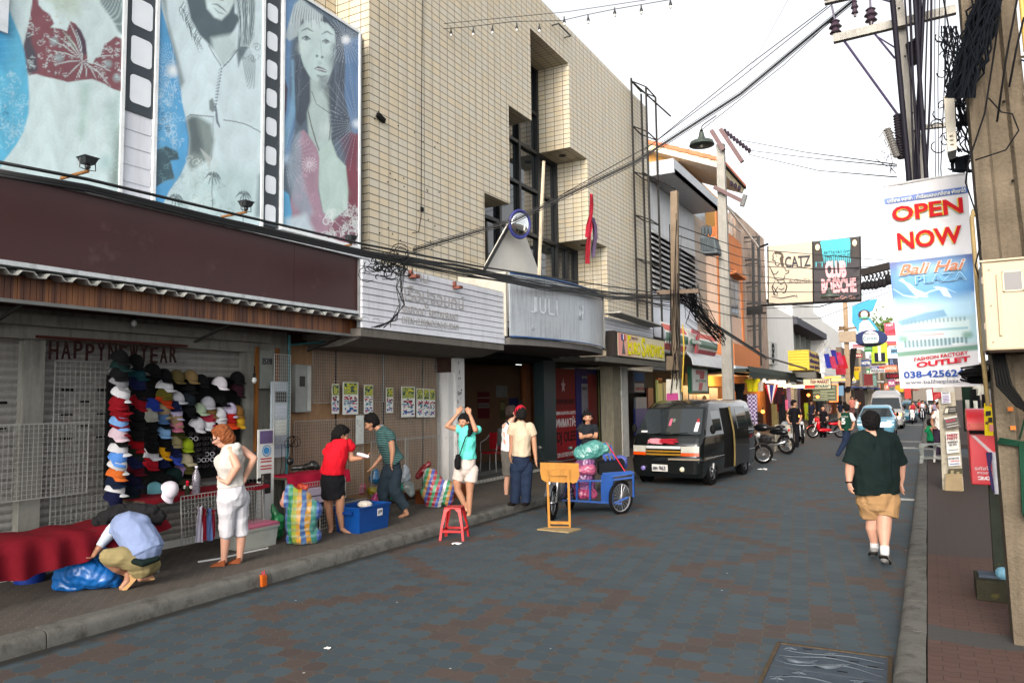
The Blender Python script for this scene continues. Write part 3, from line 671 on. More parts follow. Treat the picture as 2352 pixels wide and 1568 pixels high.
p.fill([(20,-60),(130,-60),(90,120),(70,300),(60,600),(100,700),(90,800),(60,1000),(20,1020)],(104,146,190),.9,14);p.fill([(22,480),(48,560),(40,690),(22,760)],(70,44,62),.9,4)
p.fill([(70,380),(85,380),(100,560),(100,690),(60,860),(30,960),(22,800),(60,700),(75,560)],(130,176,208),.8,8)
p.fill([(400,260),(510,230),(510,820),(470,860),(420,700),(400,600),(410,400)],(90,124,164),.95,8);p.fill([(440,840),(510,850),(510,1560),(420,1540),(430,1330),(410,1070)],(124,48,66),.95,10)
p.fill([(360,820),(460,860),(440,1020),(420,1050)],(92,64,84),.8,20)
hair=[(110,60),(160,70),(260,90),(330,140),(390,210),(410,400),(405,600),(440,760),(400,860),(330,900),(320,700),(190,720),(130,800),(100,760),(90,500),(105,250)]
p.fill(hair,(66,78,92),1,6)
face=[(112,190),(150,140),(220,120),(300,150),(345,200),(352,330),(330,430),(300,520),(270,560),(225,540),(190,490),(150,420),(120,330)]
p.fill(face,(188,210,210),1,5)
p.fill([(190,500),(300,540),(312,720),(320,900),(300,960),(240,960),(180,860),(170,720),(192,640)],(176,196,194),1,8)
p.fill([(268,550),(310,540),(316,780),(300,640),(280,600)],(104,116,116),.8,12);p.fill([(240,480),(320,480),(300,540),(250,520)],(110,122,126),.7,14);p.fill([(330,260),(352,300),(330,440),(300,500)],(130,146,150),.6,14)
p.fill([(130,-10),(190,40),(270,100),(230,200),(200,120),(160,160),(140,120),(110,230),(60,260),(30,235),(60,130),(90,30)],(186,202,206),.9,6)
rs_=random.Random(5)
for k in range(150):
 x0=rs_.choice((rs_.uniform(100,125),rs_.uniform(335,405)));y0=rs_.uniform(240,560);d_=rs_.uniform(-8,12);p.line([(x0,y0),(x0+d_,y0+90),(x0+d_*2,y0+rs_.uniform(160,230))],2.4,rs_.choice(((40,52,66),(104,120,136),(84,100,116))),.55,1,.9)
for c_,r_,k_,a_ in(((150,300),60,(206,224,222),.8),((330,380),60,(110,126,132),.6),((270,545),50,(96,110,116),.6),((215,180),70,(210,226,224),.5),((240,1120),90,(200,218,210),.6),((400,1220),60,(130,150,140),.5),((280,820),60,(200,216,212),.6),((345,300),40,(96,112,122),.6),((250,400),22,(150,170,172),.6)):p.glow(c_,r_,k_,a_,1)
for k in range(26):x0=95+k*7;p.line([(x0,10+k*3),(x0-20+k,90+k*2),(x0-30+k*2,190-(k%3)*30)],4,(96,108,116)if k%2 else(206,220,222),.75,1.2,.8)
for ex,ey,w_ in((165,242,27),(290,262,25)):
 p.line([(ex-w_,ey),(ex,ey-12),(ex+w_,ey+6)],8,(56,66,76),1,2,.6);p.line([(ex-w_,ey+2),(ex,ey+14),(ex+w_,ey+6)],4,(84,96,104),.9,1.5);p.glow((ex+2,ey+2),15,(60,74,84),1,.5);p.line([(ex-w_-4,ey-44),(ex+6,ey-62),(ex+w_+18,ey-40)],10,(96,108,112),.9,3,.7)
p.line([(252,250),(262,330),(262,370)],5,(140,158,160),.6,2);p.glow((233,355),11,(52,62,70),1,.6);p.glow((266,362),11,(60,70,78),1,.6)
p.fill([(213,436),(240,418),(262,426),(298,446),(290,462),(240,448)],(96,100,108),.95,3);p.line([(228,436),(262,440),(290,450)],5,(226,236,236),.9);p.line([(235,478),(262,488),(290,480)],9,(110,122,126),.8,4)
for ph in(0,14):p.line([(178,700+ph),(195,780+ph),(230,900+ph),(252,960+ph*.5),(282,965),(305,920),(320,780)],4,(84,84,76),.9)
p.line([(200,580),(230,660),(290,700),(320,720)],5,(80,88,92),.8);p.line([(330,880),(350,980),(380,1030),(425,1045)],5,(70,66,66),.9)
p.fill([(240,960),(320,880),(360,990),(415,1050),(430,1200),(425,1320),(330,1400),(270,1340),(245,1200)],(180,204,198),1,6)
p.fill([(130,830),(150,820),(230,930),(248,1000),(240,1200),(270,1340),(330,1400),(420,1330),(420,1560),(20,1560),(60,1300),(100,1100),(95,920)],(166,134,152),.95,5)
p.fill([(90,860),(130,830),(140,1100),(180,1260),(210,1340),(180,1400),(90,1300),(40,1100)],(150,166,182),.8,16);p.rays((185,1040),16,8,48,(214,204,212),.9,5);p.flora(100,860,250,1420,40,(196,170,186),(10,30),.5,4,21)
p.fill([(20,1200),(55,1230),(75,1340),(60,1450),(20,1480)],(90,170,216),.95,4);p.fill([(30,1380),(160,1350),(220,1470),(120,1560),(20,1560)],(196,220,230),.8,18)
p.rays((415,252),44,8,150,(206,216,226),.6,2);p.rays((415,252),22,0,480,(190,204,216),.35,1.8);p.glow((415,252),34,(246,250,252),1,.8)
p.rays((486,782),40,8,300,(196,208,220),.5,1.8);p.glow((486,782),40,(226,238,246),.9,1);p.rays((28,1000),36,6,190,(200,216,230),.55,2);p.glow((28,1010),50,(190,216,240),.8,1.2)
p.fill([(330,1400),(420,1330),(500,1310),(500,1560),(260,1560)],(120,66,84),.8,14);p.flora(270,1300,500,1540,46,(208,218,218),(14,46),.9,6,22)
p.grain(.02);p.make("printed_sheet",t)
for k,(xa,xb,ztop,zb,lb)in enumerate(((285,356,BT,5.62,"wide black film strip panel with white sprocket squares, on the left"),(606,641,BT,4.62,"narrow black film strip panel with white sprocket squares, on the right"))):
 y0,y1=Y_(xa),Y_(xb);t=thing("film_strip",lb,"sign",(XB,y0,zb),group="film strip panels between the billboards")
 build("strip",M().box(XB-.06,XB-.01,y0,y1,zb,ztop),mat("black_vinyl",(.028,.038,.048),.4,var=.1),t)
 m=M();W_=y1-y0
 ca,cb=y0+W_*.16,y1-W_*.16;pit=(.50 if k==0 else.445);s_=.36 if k==0 else.27;z=zb+.12 if k==0 else zb+.05
 while z+s_<ztop:
  r_=.05;pts=[]
  for(cy_,cz_,a0)in((cb-r_,z+s_-r_,0),(ca+r_,z+s_-r_,90),(ca+r_,z+r_,180),(cb-r_,z+r_,270)):
   for j in range(4):a=math.radians(a0+j*30);pts.append((XB-.008,cy_+r_*math.cos(a),cz_+r_*math.sin(a)))
  m.prism(pts,(.006,0,0));z+=pit
 build("sprocket_squares",m,mat("white_vinyl",(.62,.66,.70),.5,var=.05),t,tri=True)
m=M();m.box(XB-.03,XB-.08,Y_(285),Y_(356),4.3,5.62)
for z in(4.5,4.72,4.94,5.16,5.38):m.box(XB-.032,XB-.02,Y_(285),Y_(356),z+.01,z+.2)
build("siding",m,mat("white_siding",(.55,.57,.62),.5,var=.06,streak=.2),label="white clapboard patch beneath the wide film strip",cat="cladding")
m=M();m.box(XB-.02,XB+.03,Y_(0)-.5,Y_(17,30),7.2,8.5)
for a in(6.5,):pass
c_=PX(17,78,XB+.02);t=thing("window","white framed window corner at the very top left of the picture","window",(XB,c_.y-.8,c_.z))
build("frame",M().box(XB+.0,XB+.03,c_.y-1.2,c_.y,c_.z,c_.z+.09).box(XB+.0,XB+.03,c_.y-.09,c_.y,c_.z+.09,8.4),C(214,222,228,.5),t)
build("pane",M().box(XB+.0,XB+.015,c_.y-1.2,c_.y-.09,c_.z+.09,8.4),C(52,52,70,.2),t)
fl0=thing("floodlight","small black floodlight on a rusty arm pointing at the bikini panel","floodlight",(0,0,0),group="floodlights below the billboards",local=True)
m=M();m.prism([(-.13,-.14,.0),(-.13,.14,.0),(-.1,.11,-.1),(-.1,-.11,-.1)],(.05,0,0))
m=M();m.add([(-.15,-.15,.03),(.15,-.15,.03),(.15,.15,.03),(-.15,.15,.03),(-.1,-.1,-.1),(.1,-.1,-.1),(.1,.1,-.1),(-.1,.1,-.1)],[(3,2,1,0),(4,5,6,7),(0,1,5,4),(1,2,6,5),(2,3,7,6),(3,0,4,7)])
build("head",m,C(40,44,46,.5),fl0,bevel=.008)
m=M();m.box(-.16,.16,-.16,.16,.03,.05);m.tube([(0,-.16,0),(0,-.17,-.2),(0,0,-.22)],.012,5);m.tube([(0,.16,0),(0,.17,-.2),(0,0,-.22)],.012,5);m.ell((0,0,-.15),.06,8);build("bracket",m,C(26,28,30,.5),fl0)
build("arm",M().box(-.95,.02,-.03,.03,-.27,-.22),mat("rusty_arm",(.20,.09,.03),.8,var=.5,vs=18,dirt=(30,.5,(.03,.02,.015))),fl0)
for i,(px,py,lb,s_)in enumerate(((201,385,None,1),(565,480,"small black floodlight pointing at the necklace panel, middle of the three",.95),(806,555,"small black floodlight at the foot of the woman's face panel",.95))):
 g=PX(px,py+8,-7.55)
 g.z+=.12
 if i==0:fl0.location=g;fl0.scale=(.5,)*3
 else:dup(fl0,g,label=lb,scale=.5*s_)
def siding(name,label,y0,y1,z0,z1,x,h=.105,parent=None,m_=None,cat="sign"):
 t=parent or thing(name,label,cat,(x,(y0+y1)/2,z0));m=M();z=z0
 while z<z1-.02:
  e=min(z+h,z1);m.prism([(x-.03,y0,z),(x+.012,y0,z),(x+.002,y0,e-.008),(x-.03,y0,e-.008)],(0,y1-y0,0));z+=h
 build("siding",m,m_ or MT["white_siding"],t);build("backing",M().box(x-.03,x-.10,y0,y1,z0,z1),C(120,122,124),t)
 return t
s1=siding("siding_sign","white clapboard shop sign with faded grey traces of old lettering",8.62,12.95,3.11,4.17,-7.41)
a=GH=mat("lettering_ghost",(.36,.35,.35),.8,var=.3,vs=40)
for(tx,xa,xb,ya,yb)in(("เรือปูจอมทน์",1270,1458,940,985),("ตะพาบ",1250,1345,868,896),("SEAFOOD  RESTAURANT",1262,1440,988,1020),("OPEN 12.00(NOON)-01.00AM",1262,1440,1018,1048)):
 l,r=PX(xa*.7313,ya*.7313,-7.39),PX(xb*.7313,(ya+.15*(xb-xa))*.7313,-7.39);hh={940:.34,868:.14,988:.13,1018:.15}[ya]
 text("lettering",tx,(-7.392,l.y,{940:3.56,868:4.0,988:3.42,1018:3.22}[ya]),(0,1,0),(0,0,1),r.y-l.y,hh,a,s1,th=.004)
m=M()
for px,py in((946,635),(1046,660)):g=PX(px,py,-7.38);m.box(-7.4,-7.25,g.y-.06,g.y+.05,g.z-.03,g.z+.02);m.box(-7.4,-7.34,g.y-.06,g.y-.02,g.z,g.z+.1)
build("rusty_hooks",m,mat("red_rust",(.16,.06,.045),.8,var=.4),s1)
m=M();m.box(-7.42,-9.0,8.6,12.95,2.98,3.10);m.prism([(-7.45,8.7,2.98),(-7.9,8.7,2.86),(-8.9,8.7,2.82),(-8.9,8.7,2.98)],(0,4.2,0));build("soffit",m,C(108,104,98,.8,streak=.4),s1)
def jx(y):
 t=(y-12.98)/(17.9-12.98);return-7.28+.42*math.sin(PI*min(1,max(0,t)))**.8
jl=thing("canopy","bowed brushed metal canopy over the dark arcade entrance with ghost letters","canopy",(-7.3,15.4,3.2))
STL=mat("brushed_canopy_metal",(.34,.37,.40),.36,.5,var=.14,vs=1.4,streak=.45)
YS=[12.98+(17.9-12.98)*i/30 for i in range(31)]
m=M().sheet([[(jx(y),y,3.27+(4.55-3.27)*k/6)for y in YS]for k in range(7)],.03);build("fascia",m,STL,jl,smooth=2)
m=M();m.tube([(jx(y)+.01,y,4.56)for y in YS],.025,6);m.tube([(jx(y)+.01,y,3.26)for y in YS],.02,6);build("rim_tube",m,C(40,74,120,.5),jl,smooth=2)
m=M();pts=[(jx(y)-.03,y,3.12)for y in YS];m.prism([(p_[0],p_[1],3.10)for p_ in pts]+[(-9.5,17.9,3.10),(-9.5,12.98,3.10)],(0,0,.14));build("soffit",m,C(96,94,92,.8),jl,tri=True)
for b_ in((-7.35,-8.5,12.93,12.98,3.27,4.58),(-7.25,-8.5,17.9,17.95,3.27,4.55)):build("end_panel",M().box(*b_),C(190,186,174,.7),jl)
for tx,xa,xb,mk in(("JULI",1238,1308,1),("AP",1326,1352,1),("WE",1240,1262,.6)):
 y=PX(xa,710,-6.9).y;y2=PX(xb,715,-6.75).y
 z0=3.78 if mk==1 else 3.4
 n_=len(tx);
 for i,ch in enumerate(tx):
  ya=y+(y2-y)*i/n_;yb=ya+(y2-y)/n_*.72;A=V((jx(ya)+.004,ya,z0));B=V((jx(yb)+.004,yb,z0));B=A.lerp(B,.22)if ch=='I' else B;text("lettering",ch,A,B-A,(0,0,1),(B-A).length,.34 if mk==1 else.15,mat("letter_trace",(.48,.52,.56),.35,.6),jl,th=.008)
s2=siding("siding_fascia","small white clapboard fascia behind the yellow and pink sandwich sign",18.0,22.9,3.3,4.22,-7.6,cat="fascia")
m=M();m.bar((-7.3,18.6,4.28),(-7.4,22.6,4.22),.5,.03,up=(0,0,1));build("flashing",m,C(188,186,176,.7),s2)
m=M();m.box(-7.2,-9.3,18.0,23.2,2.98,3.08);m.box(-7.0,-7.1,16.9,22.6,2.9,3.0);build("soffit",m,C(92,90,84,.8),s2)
es=thing("box_sign","pink and cream sandwich shop light box sign with yellow lettering","sign",(-7.15,20.5,3.08))
y0,y1,z0,z1=18.42,22.75,3.10,3.78
build("case",M().box(-7.19,-7.42,y0,y1,z0,z1),C(58,52,48,.6),es)
build("face",M().box(-7.185,-7.175,y0+.25,y1-.04,z0+.03,z1-.03),mat("sign_cream",(.52,.47,.30),.5,var=.1,vs=2),es)
m,nt,b=nmat("sign_pink_fade");o=xyz(nt,objc(nt));f_=mth(nt,'MULTIPLY_ADD',o[1],-.55,11.3);cl=nt.nodes.new("ShaderNodeClamp");nt.links.new(f_,cl.inputs[0])
nt.links.new(mixc(nt,cl.outputs[0],(.52,.47,.30),(.60,.22,.20)),b.inputs['Base Color'])
build("pink_fade",M().box(-7.174,-7.172,y0+.27,y0+2.0,z0+.04,z1-.04),m,es)
for k,(dy,cl_)in enumerate(((.014,C(40,50,20)),(0,C(224,214,20)))):
 for tx,a_,b_,h_,z_ in(("E",.98,1.22,.54,.08),("URO",1.26,2.02,.36,.1),("S",2.12,2.44,.56,.07),("ANDWICH",2.46,4.2,.38,.1)):
  text("lettering",tx,(-7.170+.003*k,y0+a_+dy,z0+z_-dy),(0,1,0),(0,0,1),(b_-a_),h_,cl_,es,th=.006,font_off=.03)
text("lettering","แซนวิช",(-7.168,y0+1.3,z0+.52),(0,1,0),(0,0,1),.5,.09,C(60,60,60),es,th=.003)
m=M();m.prism([(-7.17,y0+.52,z0+.08),(-7.17,y0+.78,z0+.08),(-7.17,y0+.67,z0+.42),(-7.17,y0+.63,z0+.42)],(.006,0,0));m.ell((-7.165,y0+.65,z0+.44),(.01,.06,.05),10);build("tower_picture",m,C(96,100,100),es)
for i,cl_ in enumerate((C(30,50,130),C(220,220,225),C(190,30,40))):build("flag_picture",M().box(-7.17,-7.162,y0+.5+i*.1,y0+.6+i*.1,z0+.45,z0+.62),cl_,es)
WD=mat("tan_plywood",(.25,.150,.082),.65,var=.25,vs=2.2,streak=.35)
TLW=mat("white_wall_tile",(.50,.50,.49),.45,var=.10,vs=3,dirt=(7,.60,(.22,.21,.19)),streak=.2)
pw=thing("shopfront","boarded shopfront of tan plywood sheets behind white wire grids","shopfront",(-8.55,10,.14))
m=M()
for y in(8.15,9.35,10.6,11.75):m.box(-8.60,-8.66,y+.01,min(y+1.22,12.28)-.01,.14,2.9)
build("plywood_sheet",m,WD,pw)
m=M();m.box(-8.62,-8.7,8.1,12.3,2.9,3.1);m.box(-8.55,-8.62,8.15,12.28,.14,.28)
for y in(9.35,10.6):m.box(-8.595,-8.615,y-.02,y+.02,.3,2.9)
build("frame",m,C(54,36,26),pw)
sh=M().box(-8.9,-12,8.0,12.5,.14,3.0);build("rear_wall",sh,C(40,30,24),pw)
col=thing("tiled_column","white tiled column at the left edge of the dark arcade opening","column",(-8.45,12.55,.14))
m=M();m.box(-8.35,-8.75,12.32,12.50,.14,2.55);m.box(-8.28,-8.85,12.50,12.80,.14,3.1);build("shaft",m,TLW,col)
m=M();rr=random.Random(8)
for i in range(26):y=rr.uniform(12.52,12.78);z=rr.uniform(.5,2.8);m.box(-8.278,-8.272,y,y+rr.uniform(.01,.03),z,z+rr.uniform(.02,.09))
build("grime_marks",m,C(96,92,88),col)
build("lintel",M().box(-8.4,-8.8,12.2,12.5,2.55,3.1),C(66,48,40),col)
GW=mat("white_wire",(.27,.275,.26),.6,var=.1)
def wire(name,label,o,u,v,w_,h,s=.05,r=.0022,group=None,frame=.005,parent=None):
 o,u,v=V(o),V(u).normalized(),V(v).normalized();m=M();n_=u.cross(v)
 k=int(round(w_/s));
 for i in range(k+1):m.bar(o+u*(w_*i/k),o+u*(w_*i/k)+v*h,r*2 if 0<i<k else frame*2)
 k=int(round(h/s))
 for i in range(k+1):m.bar(o+v*(h*i/k)+n_*r*2,o+v*(h*i/k)+u*w_+n_*r*2,r*2 if 0<i<k else frame*2)
 if parent:return build(name,m,GW,parent)
 return build(name,m,GW,label=label,cat="wire grid",group=group)
gg="white wire display grids"
wire("wire_grid","upper left wire display grid on the tan plywood, above the empty boards",(-8.53,8.75,1.98),(0,1,0),(0,0,1),1.75,.92,group=gg)
wire("wire_grid","upper right wire display grid on the tan plywood, top of the boards by the column",(-8.53,10.52,1.98),(0,1,0),(0,0,1),1.7,.92,group=gg)
wire("wire_grid","wire display grid holding the lottery style posters, middle row on the plywood",(-8.5,9.75,1.28),(0,1,0),(0,0,1),2.45,.70,group=gg)
wire("wire_grid","wire display grid on the plywood behind the woman in red",(-8.52,8.35,.45),(0,1,0),(0,0,1),1.6,1.25,group=gg)
wire("wire_grid","wire display grid on the plywood behind the man in the striped shirt",(-8.51,10.15,.35),(0,1,0),(0,0,1),1.05,.95,group=gg)
wire("wire_grid","wire display grid lowest on the plywood beside the white column",(-8.49,11.1,.35),(0,1,0),(0,0,1),1.1,.95,group=gg)
wire("wire_grid","tall narrow wire grid hung over the notices on the pillar between the two shops",PX(628,1020,-8.1),(-.25,1,0),(0,0,1),.42,1.28,group=gg)
wire("wire_grid","large wire grid leaning on the closed shutter left of the cap wall",(-8.54,4.75,.35),(0,1,0),(0,0,1),1.05,2.15,.06,group=gg)
wire("wire_grid","smaller wire grid hung across the leftmost shutter mullion",(-8.45,3.7,1.0),(0,1,0),(0,0,1),1.4,.8,.05,group=gg)
def poster(name,label,c,wd,ht,cols,x=-8.485,cat="poster",group=None,seed=1,tilt=0,txt=None):
 y0,z0=c[0]-wd/2,c[1]-ht/2;t=thing(name,label,cat,(x,c[0],z0),group=group)
 build("sheet",M().box(x-.004,x,y0,y0+wd,z0,z0+ht),C(*cols[0],.6),t)
 rr=random.Random(seed);groups={}
 for(a,b,k,kind)in cols[1]:
  m=groups.setdefault(k,M())
  if kind=='s':m.box(x+.001,x+.003,y0+wd*.06,y0+wd*.94,z0+ht*a,z0+ht*b)
  else:
   n_=kind
   for i in range(n_):
    u=rr.uniform(.05,.8);q=rr.uniform(.06,.2);v_=rr.uniform(a,b-.03);m.box(x+.003+i*2e-5,x+.005+i*2e-5,y0+wd*u,y0+wd*min(.96,u+q),z0+ht*v_,z0+ht*min(b,v_+rr.uniform(.02,.07)))
 for k,m in groups.items():build("print",m,C(*k,.6),t)
 if txt:
  for(s_,u0,u1,v0,v1,k)in txt:text("lettering",s_,(x+.006,y0+wd*u0,z0+ht*v0),(0,1,0),(0,0,1),wd*(u1-u0),ht*(v1-v0),C(*k,.6),t,th=.003,font_off=.02)
 return t
YG,WHT,RD,BL,CY_=(196,190,60),(214,216,210),(170,40,70),(40,92,150),(90,150,170)
bands=[(.62,.98,(150,160,90),'s'),(.62,.98,YG,14),(.64,.96,(40,70,80),16),(.45,.56,RD,8),(.25,.45,CY_,10),(.06,.22,BL,12),(.04,.5,(190,90,130),8),(.3,.6,(60,60,70),10)]
for i,(xa,xb,ya,yb)in enumerate(((1075,1120,1205,1300),(1072+50,1123,1202,1302))):pass
L=[(787,823,878,952),(836,857,884,950),(887,903,890,948),(922,953,888,958),(957,972,892,958),(973,986,893,958),(987,999,894,958),(762,779,882,950)]
LB=["widest colourful bottle-covered notice strip, under the upper left grid","narrow colourful notice strip just left of the dark plywood joint","narrow curled colourful notice strip just right of the dark plywood joint","double colourful notice strip, first of the row beside the column",
 "colourful notice strip, second of the row beside the column","colourful notice strip, third of the row beside the column","colourful notice strip, closest to the white column","torn colourful notice strip with a folded white edge, leftmost on the plywood"]
for i,((xa,xb,ya,yb),lb)in enumerate(zip(L,LB)):
 a,b=PX(xa,yb,-8.47),PX(xb,ya,-8.47)
 poster("notice_strip",lb,((a.y+b.y)/2,(a.z+b.z)/2),b.y-a.y,b.z-a.z,(WHT,bands),group="colourful notice strips on the plywood",seed=i,x=-8.47)
for(xa,xb,ya,yb,lb)in((818,836,953,1020,"long white paper strip left of the stooping man's head"),(868,882,975,1021,"long white paper strip right of the stooping man's head")):
 a,b=PX(xa,yb,-8.45),PX(xb,ya,-8.45);poster("paper_strip",lb,((a.y+b.y)/2,(a.z+b.z)/2),b.y-a.y,b.z-a.z,((200,204,200),[(.1,.9,(150,152,150),6)]),x=-8.455)
pb=thing("meter_box","pale grey electric meter box with a dark window on the plywood","meter box",(-8.5,8.5,1.4))
a,b=PX(682,1012-65,-8.45),PX(719,838,-8.45)
build("case",M().box(-8.48,-8.6,a.y,b.y,a.z,b.z),C(142,146,142,.5),pb,bevel=.01);build("window",M().box(-8.478,-8.472,a.y+.08,a.y+.19,b.z-.34,b.z-.18),C(28,28,26,.3),pb);build("door_edge",M().box(-8.478,-8.465,b.y-.1,b.y-.02,a.z+.02,b.z-.02),C(176,178,174),pb)
pn_=thing("number_board","grey house number board reading 357/8 on the pillar with orange edging","sign",(-8.3,7.75,2))
a,b=PX(597,860,-8.4),PX(628,785,-8.4)
build("board",M().box(-8.40,-8.43,a.y,b.y,2.2,2.75),C(126,130,124),pn_);text("lettering","357/8",(-8.397,a.y+.03,2.55),(0,1,0),(0,0,1),b.y-a.y-.06,.09,C(44,50,58),pn_)
build("edging",M().box(-8.40,-8.46,a.y-.05,a.y-.02,1.3,2.8).box(-8.40,-8.46,b.y+.08,b.y+.12,1.3,2.8),C(120,76,36),pn_)
pc=thing("notice_cluster","white notices stuck in a column under the narrow wire grid on the pillar","notices",(-8.3,7.9,1))
a=PX(629,1010,-8.25);rr=random.Random(3)
build("backing",M().box(-8.30,-8.33,a.y,a.y+.36,1.2,2.3),C(170,182,190),pc)
for z,h,c_ in((2.0,.16,(40,44,50)),(1.78,.18,(190,200,215)),(1.52,.22,(205,210,205)),(1.32,.2,(150,160,175))):
 build("notice",M().box(-8.295,-8.29,a.y+.06,a.y+.28,z,z+h),C(*c_),pc)
ps=thing("poster_board","tall white board with a blue emblem and red print behind the white-clad woman","poster",(-8.2,7.55,.2))
a,b=PX(592,1165,-8.2),PX(630,990,-8.2);y0,y1=a.y,b.y
build("board",M().box(-8.20,-8.23,y0,y1,.2,1.62),C(206,208,204),ps)
W_=y1-y0
build("photo",M().box(-8.197,-8.194,y0+.02,y1-.02,1.42,1.6),C(96,84,120),ps);build("photo",M().box(-8.197,-8.194,y0+.05,y1-.06,.72,1.0),C(44,44,42),ps);build("photo",M().box(-8.193,-8.191,y0+.07,y1-.2,.8,.98),C(170,164,150),ps)
build("emblem",M().lathe([(.05,0),(.05,.004)],(-8.197,y0+W_/2,1.32),16,ax=(1,0,0)).torus((-8.195,y0+W_/2,1.32),.075,.006,n=18,k=4),C(60,130,180),ps)
m=M()
for z in(1.2,1.16,1.1,1.06):m.box(-8.197,-8.194,y0+.04,y1-.05,z,z+.018)
build("print",m,C(176,70,70),ps)
m=M().tube([(-8.3,8.02,3.0),(-8.3,8.02,2.0),(-8.31,8.0,1.0),(-8.3,8.02,.2)],.022,8);m.tube([(-8.3,8.02,2.85),(-8.2,8.8,2.95)],.015,6)
build("teal_pipe",m,C(30,96,104,.5),label="thin teal pipe running down the pillar beside the narrow grid",cat="pipe")
m=M()
for k in range(4):m.tube([(-8.2,7.8+k*.06,1.45),(-8.18,7.78+k*.08,1.1),(-8.2,7.72+k*.09,.7),(-8.19,7.75+k*.05,.5)],.004,4)
for k in range(5):m.tube([(-8.2+.05*math.cos(a_*.6+k),7.95+.1*math.sin(a_*.6)+k*.02,1.42+.08*math.cos(a_*.6))for a_ in range(12)],.004,4)
build("loose_cable",m,C(16,16,16),label="thin black cables looping down the white pillar under the notices",cat="cable")
hs_=thing("hanging_letters","row of dark red cut-out letters hanging from a bar across the shutter top","sign",(-8.4,5.5,2.6))
a,b=PX(85,732,-8.35),PX(430,775,-8.35)
build("bar",M().bar((-8.35,a.y,2.74),(-8.35,b.y,2.74),.03),C(70,30,26),hs_)
tx="HAPPYNEWYEAR";y=a.y+.14;st=(b.y-a.y-.25)/len(tx)
for i,ch in enumerate(tx):text("lettering",ch,(-8.36,y+i*st,2.50+.01*(i%3)),(0,1,0),(0,0,1),st*.72,.2,C(40,20,18),hs_,th=.015,font_off=.01)
m=M()
for px,py in((310,745),(640,760)):g=PX(px,py,-8.3);m.ell(g,.035,8);m.bar(g,g+V((0,0,.12)),.01)
for(px,py,z_,lb)in((308,742,-8.25,"bare bulb hanging under the canopy over the hanging red letters"),(787*.7313/.7313*0+584,873,-8.2,"lit small white bulb on the pillar at the right of the cap wall")):
 g=PX(px,py,z_);t=thing("light_bulb",lb,"light bulb",g)
 build("glass",M().ell(g,(.035,.035,.045),10),C(200,204,200,.2),t,smooth=2);build("socket",M().lathe([(.018,.03),(.02,.09),(.008,.1),(.008,.2)],g,8),C(30,30,30),t)
ar=thing("arcade","dark open arcade with brown back walls under the metal canopy","building",(-10,15.5,.14))
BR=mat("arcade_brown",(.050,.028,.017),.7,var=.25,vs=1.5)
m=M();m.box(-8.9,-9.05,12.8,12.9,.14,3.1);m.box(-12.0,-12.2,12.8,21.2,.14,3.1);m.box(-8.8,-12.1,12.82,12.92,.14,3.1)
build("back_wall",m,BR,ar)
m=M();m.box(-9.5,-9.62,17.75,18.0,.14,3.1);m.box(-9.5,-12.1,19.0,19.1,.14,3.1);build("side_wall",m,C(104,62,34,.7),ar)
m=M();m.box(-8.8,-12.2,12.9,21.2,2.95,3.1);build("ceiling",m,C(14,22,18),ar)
m=M();m.box(-9.2,-12.1,12.9,18.9,.14,.30);m.box(-8.75,-12.1,12.9,18.9,.14,.22);build("step",m,C(88,88,86,.8),ar)
m=M();y=12.95
while y<18.6:m.box(-8.745,-8.74,y,y+.12,.15,.22);y+=.145
build("step_tiles",m,C(168,166,156),ar)
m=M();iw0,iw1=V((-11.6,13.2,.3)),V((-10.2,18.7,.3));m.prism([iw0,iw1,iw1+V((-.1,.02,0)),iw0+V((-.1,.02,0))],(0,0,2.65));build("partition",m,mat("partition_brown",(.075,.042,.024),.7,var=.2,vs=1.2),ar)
XW=lambda y:-11.6+1.4*(y-13.2)/5.5+.012
def iw(px,py):
 n_=V((5.5,-1.4,0));d=ray(px,py);return CAM+d*((iw0-CAM).dot(n_)/d.dot(n_))
wu=(iw1-iw0).normalized();wn_=V((wu.y,-wu.x,0))
def flyer(label,px0,py0,px1,py1,base,blocks=(),texts=(),seed=1,off=.01,cat="poster"):
 a,b=iw(px0,py1),iw(px1,py0);u=b-a;wd=V((u.x,u.y,0)).length;ht=u.z;t=thing("poster",label,cat,a)
 f=lambda s_,z_,o_=0:a+wu*(wd*s_)+V((0,0,ht*z_))+wn_*(off+o_)
 def slab(name,s0,s1,z0,z1,k,o_):m=M();m.prism([f(s0,z0,o_),f(s1,z0,o_),f(s1,z1,o_),f(s0,z1,o_)],wn_*.003);build(name,m,C(*k,.6),t)
 slab("sheet",0,1,0,1,base,0)
 for i,(s0,s1,z0,z1,k)in enumerate(blocks):slab("print",s0,s1,z0,z1,k,.004+.0004*i)
 for(tx,s0,s1,z0,z1,k)in texts:text("lettering",tx,f(s0,z0,.008),wu,(0,0,1),wd*(s1-s0),ht*(z1-z0),C(*k,.6),t,th=.003,font_off=.02)
flyer("pale square notice on the dark arcade wall under the fluorescent tube",1139,912,1165,885,(92,94,90))
flyer("dark red poster with a pale lettered band deep in the arcade",1096,960,1124,900,(70,12,18),[(.03,.97,.42,.60,(96,92,88)),(0,1,.20,.24,(100,90,86))],[("FANTASTIC",.06,.94,.45,.57,(40,30,34))])
flyer("green and black dance party poster behind the man in the red cap",1213,965,1250,915,(14,24,16),[(0,1,0,.14,(30,90,90)),(.1,.9,.85,.93,(60,100,40))],[("SATURDAY",.06,.9,.70,.80,(190,206,190)),("ELECTRO",.06,.9,.57,.67,(190,206,190)),("SHOCK",.04,.98,.38,.54,(210,216,210)),("PARTY",.2,.9,.27,.35,(190,206,190))])
flyer("narrow grey flyer high on the arcade wall above the green party poster",1235,915,1249,872,(110,112,106),[(.1,.9,.5,.9,(60,64,62)),(.1,.9,.1,.4,(150,60,60))])
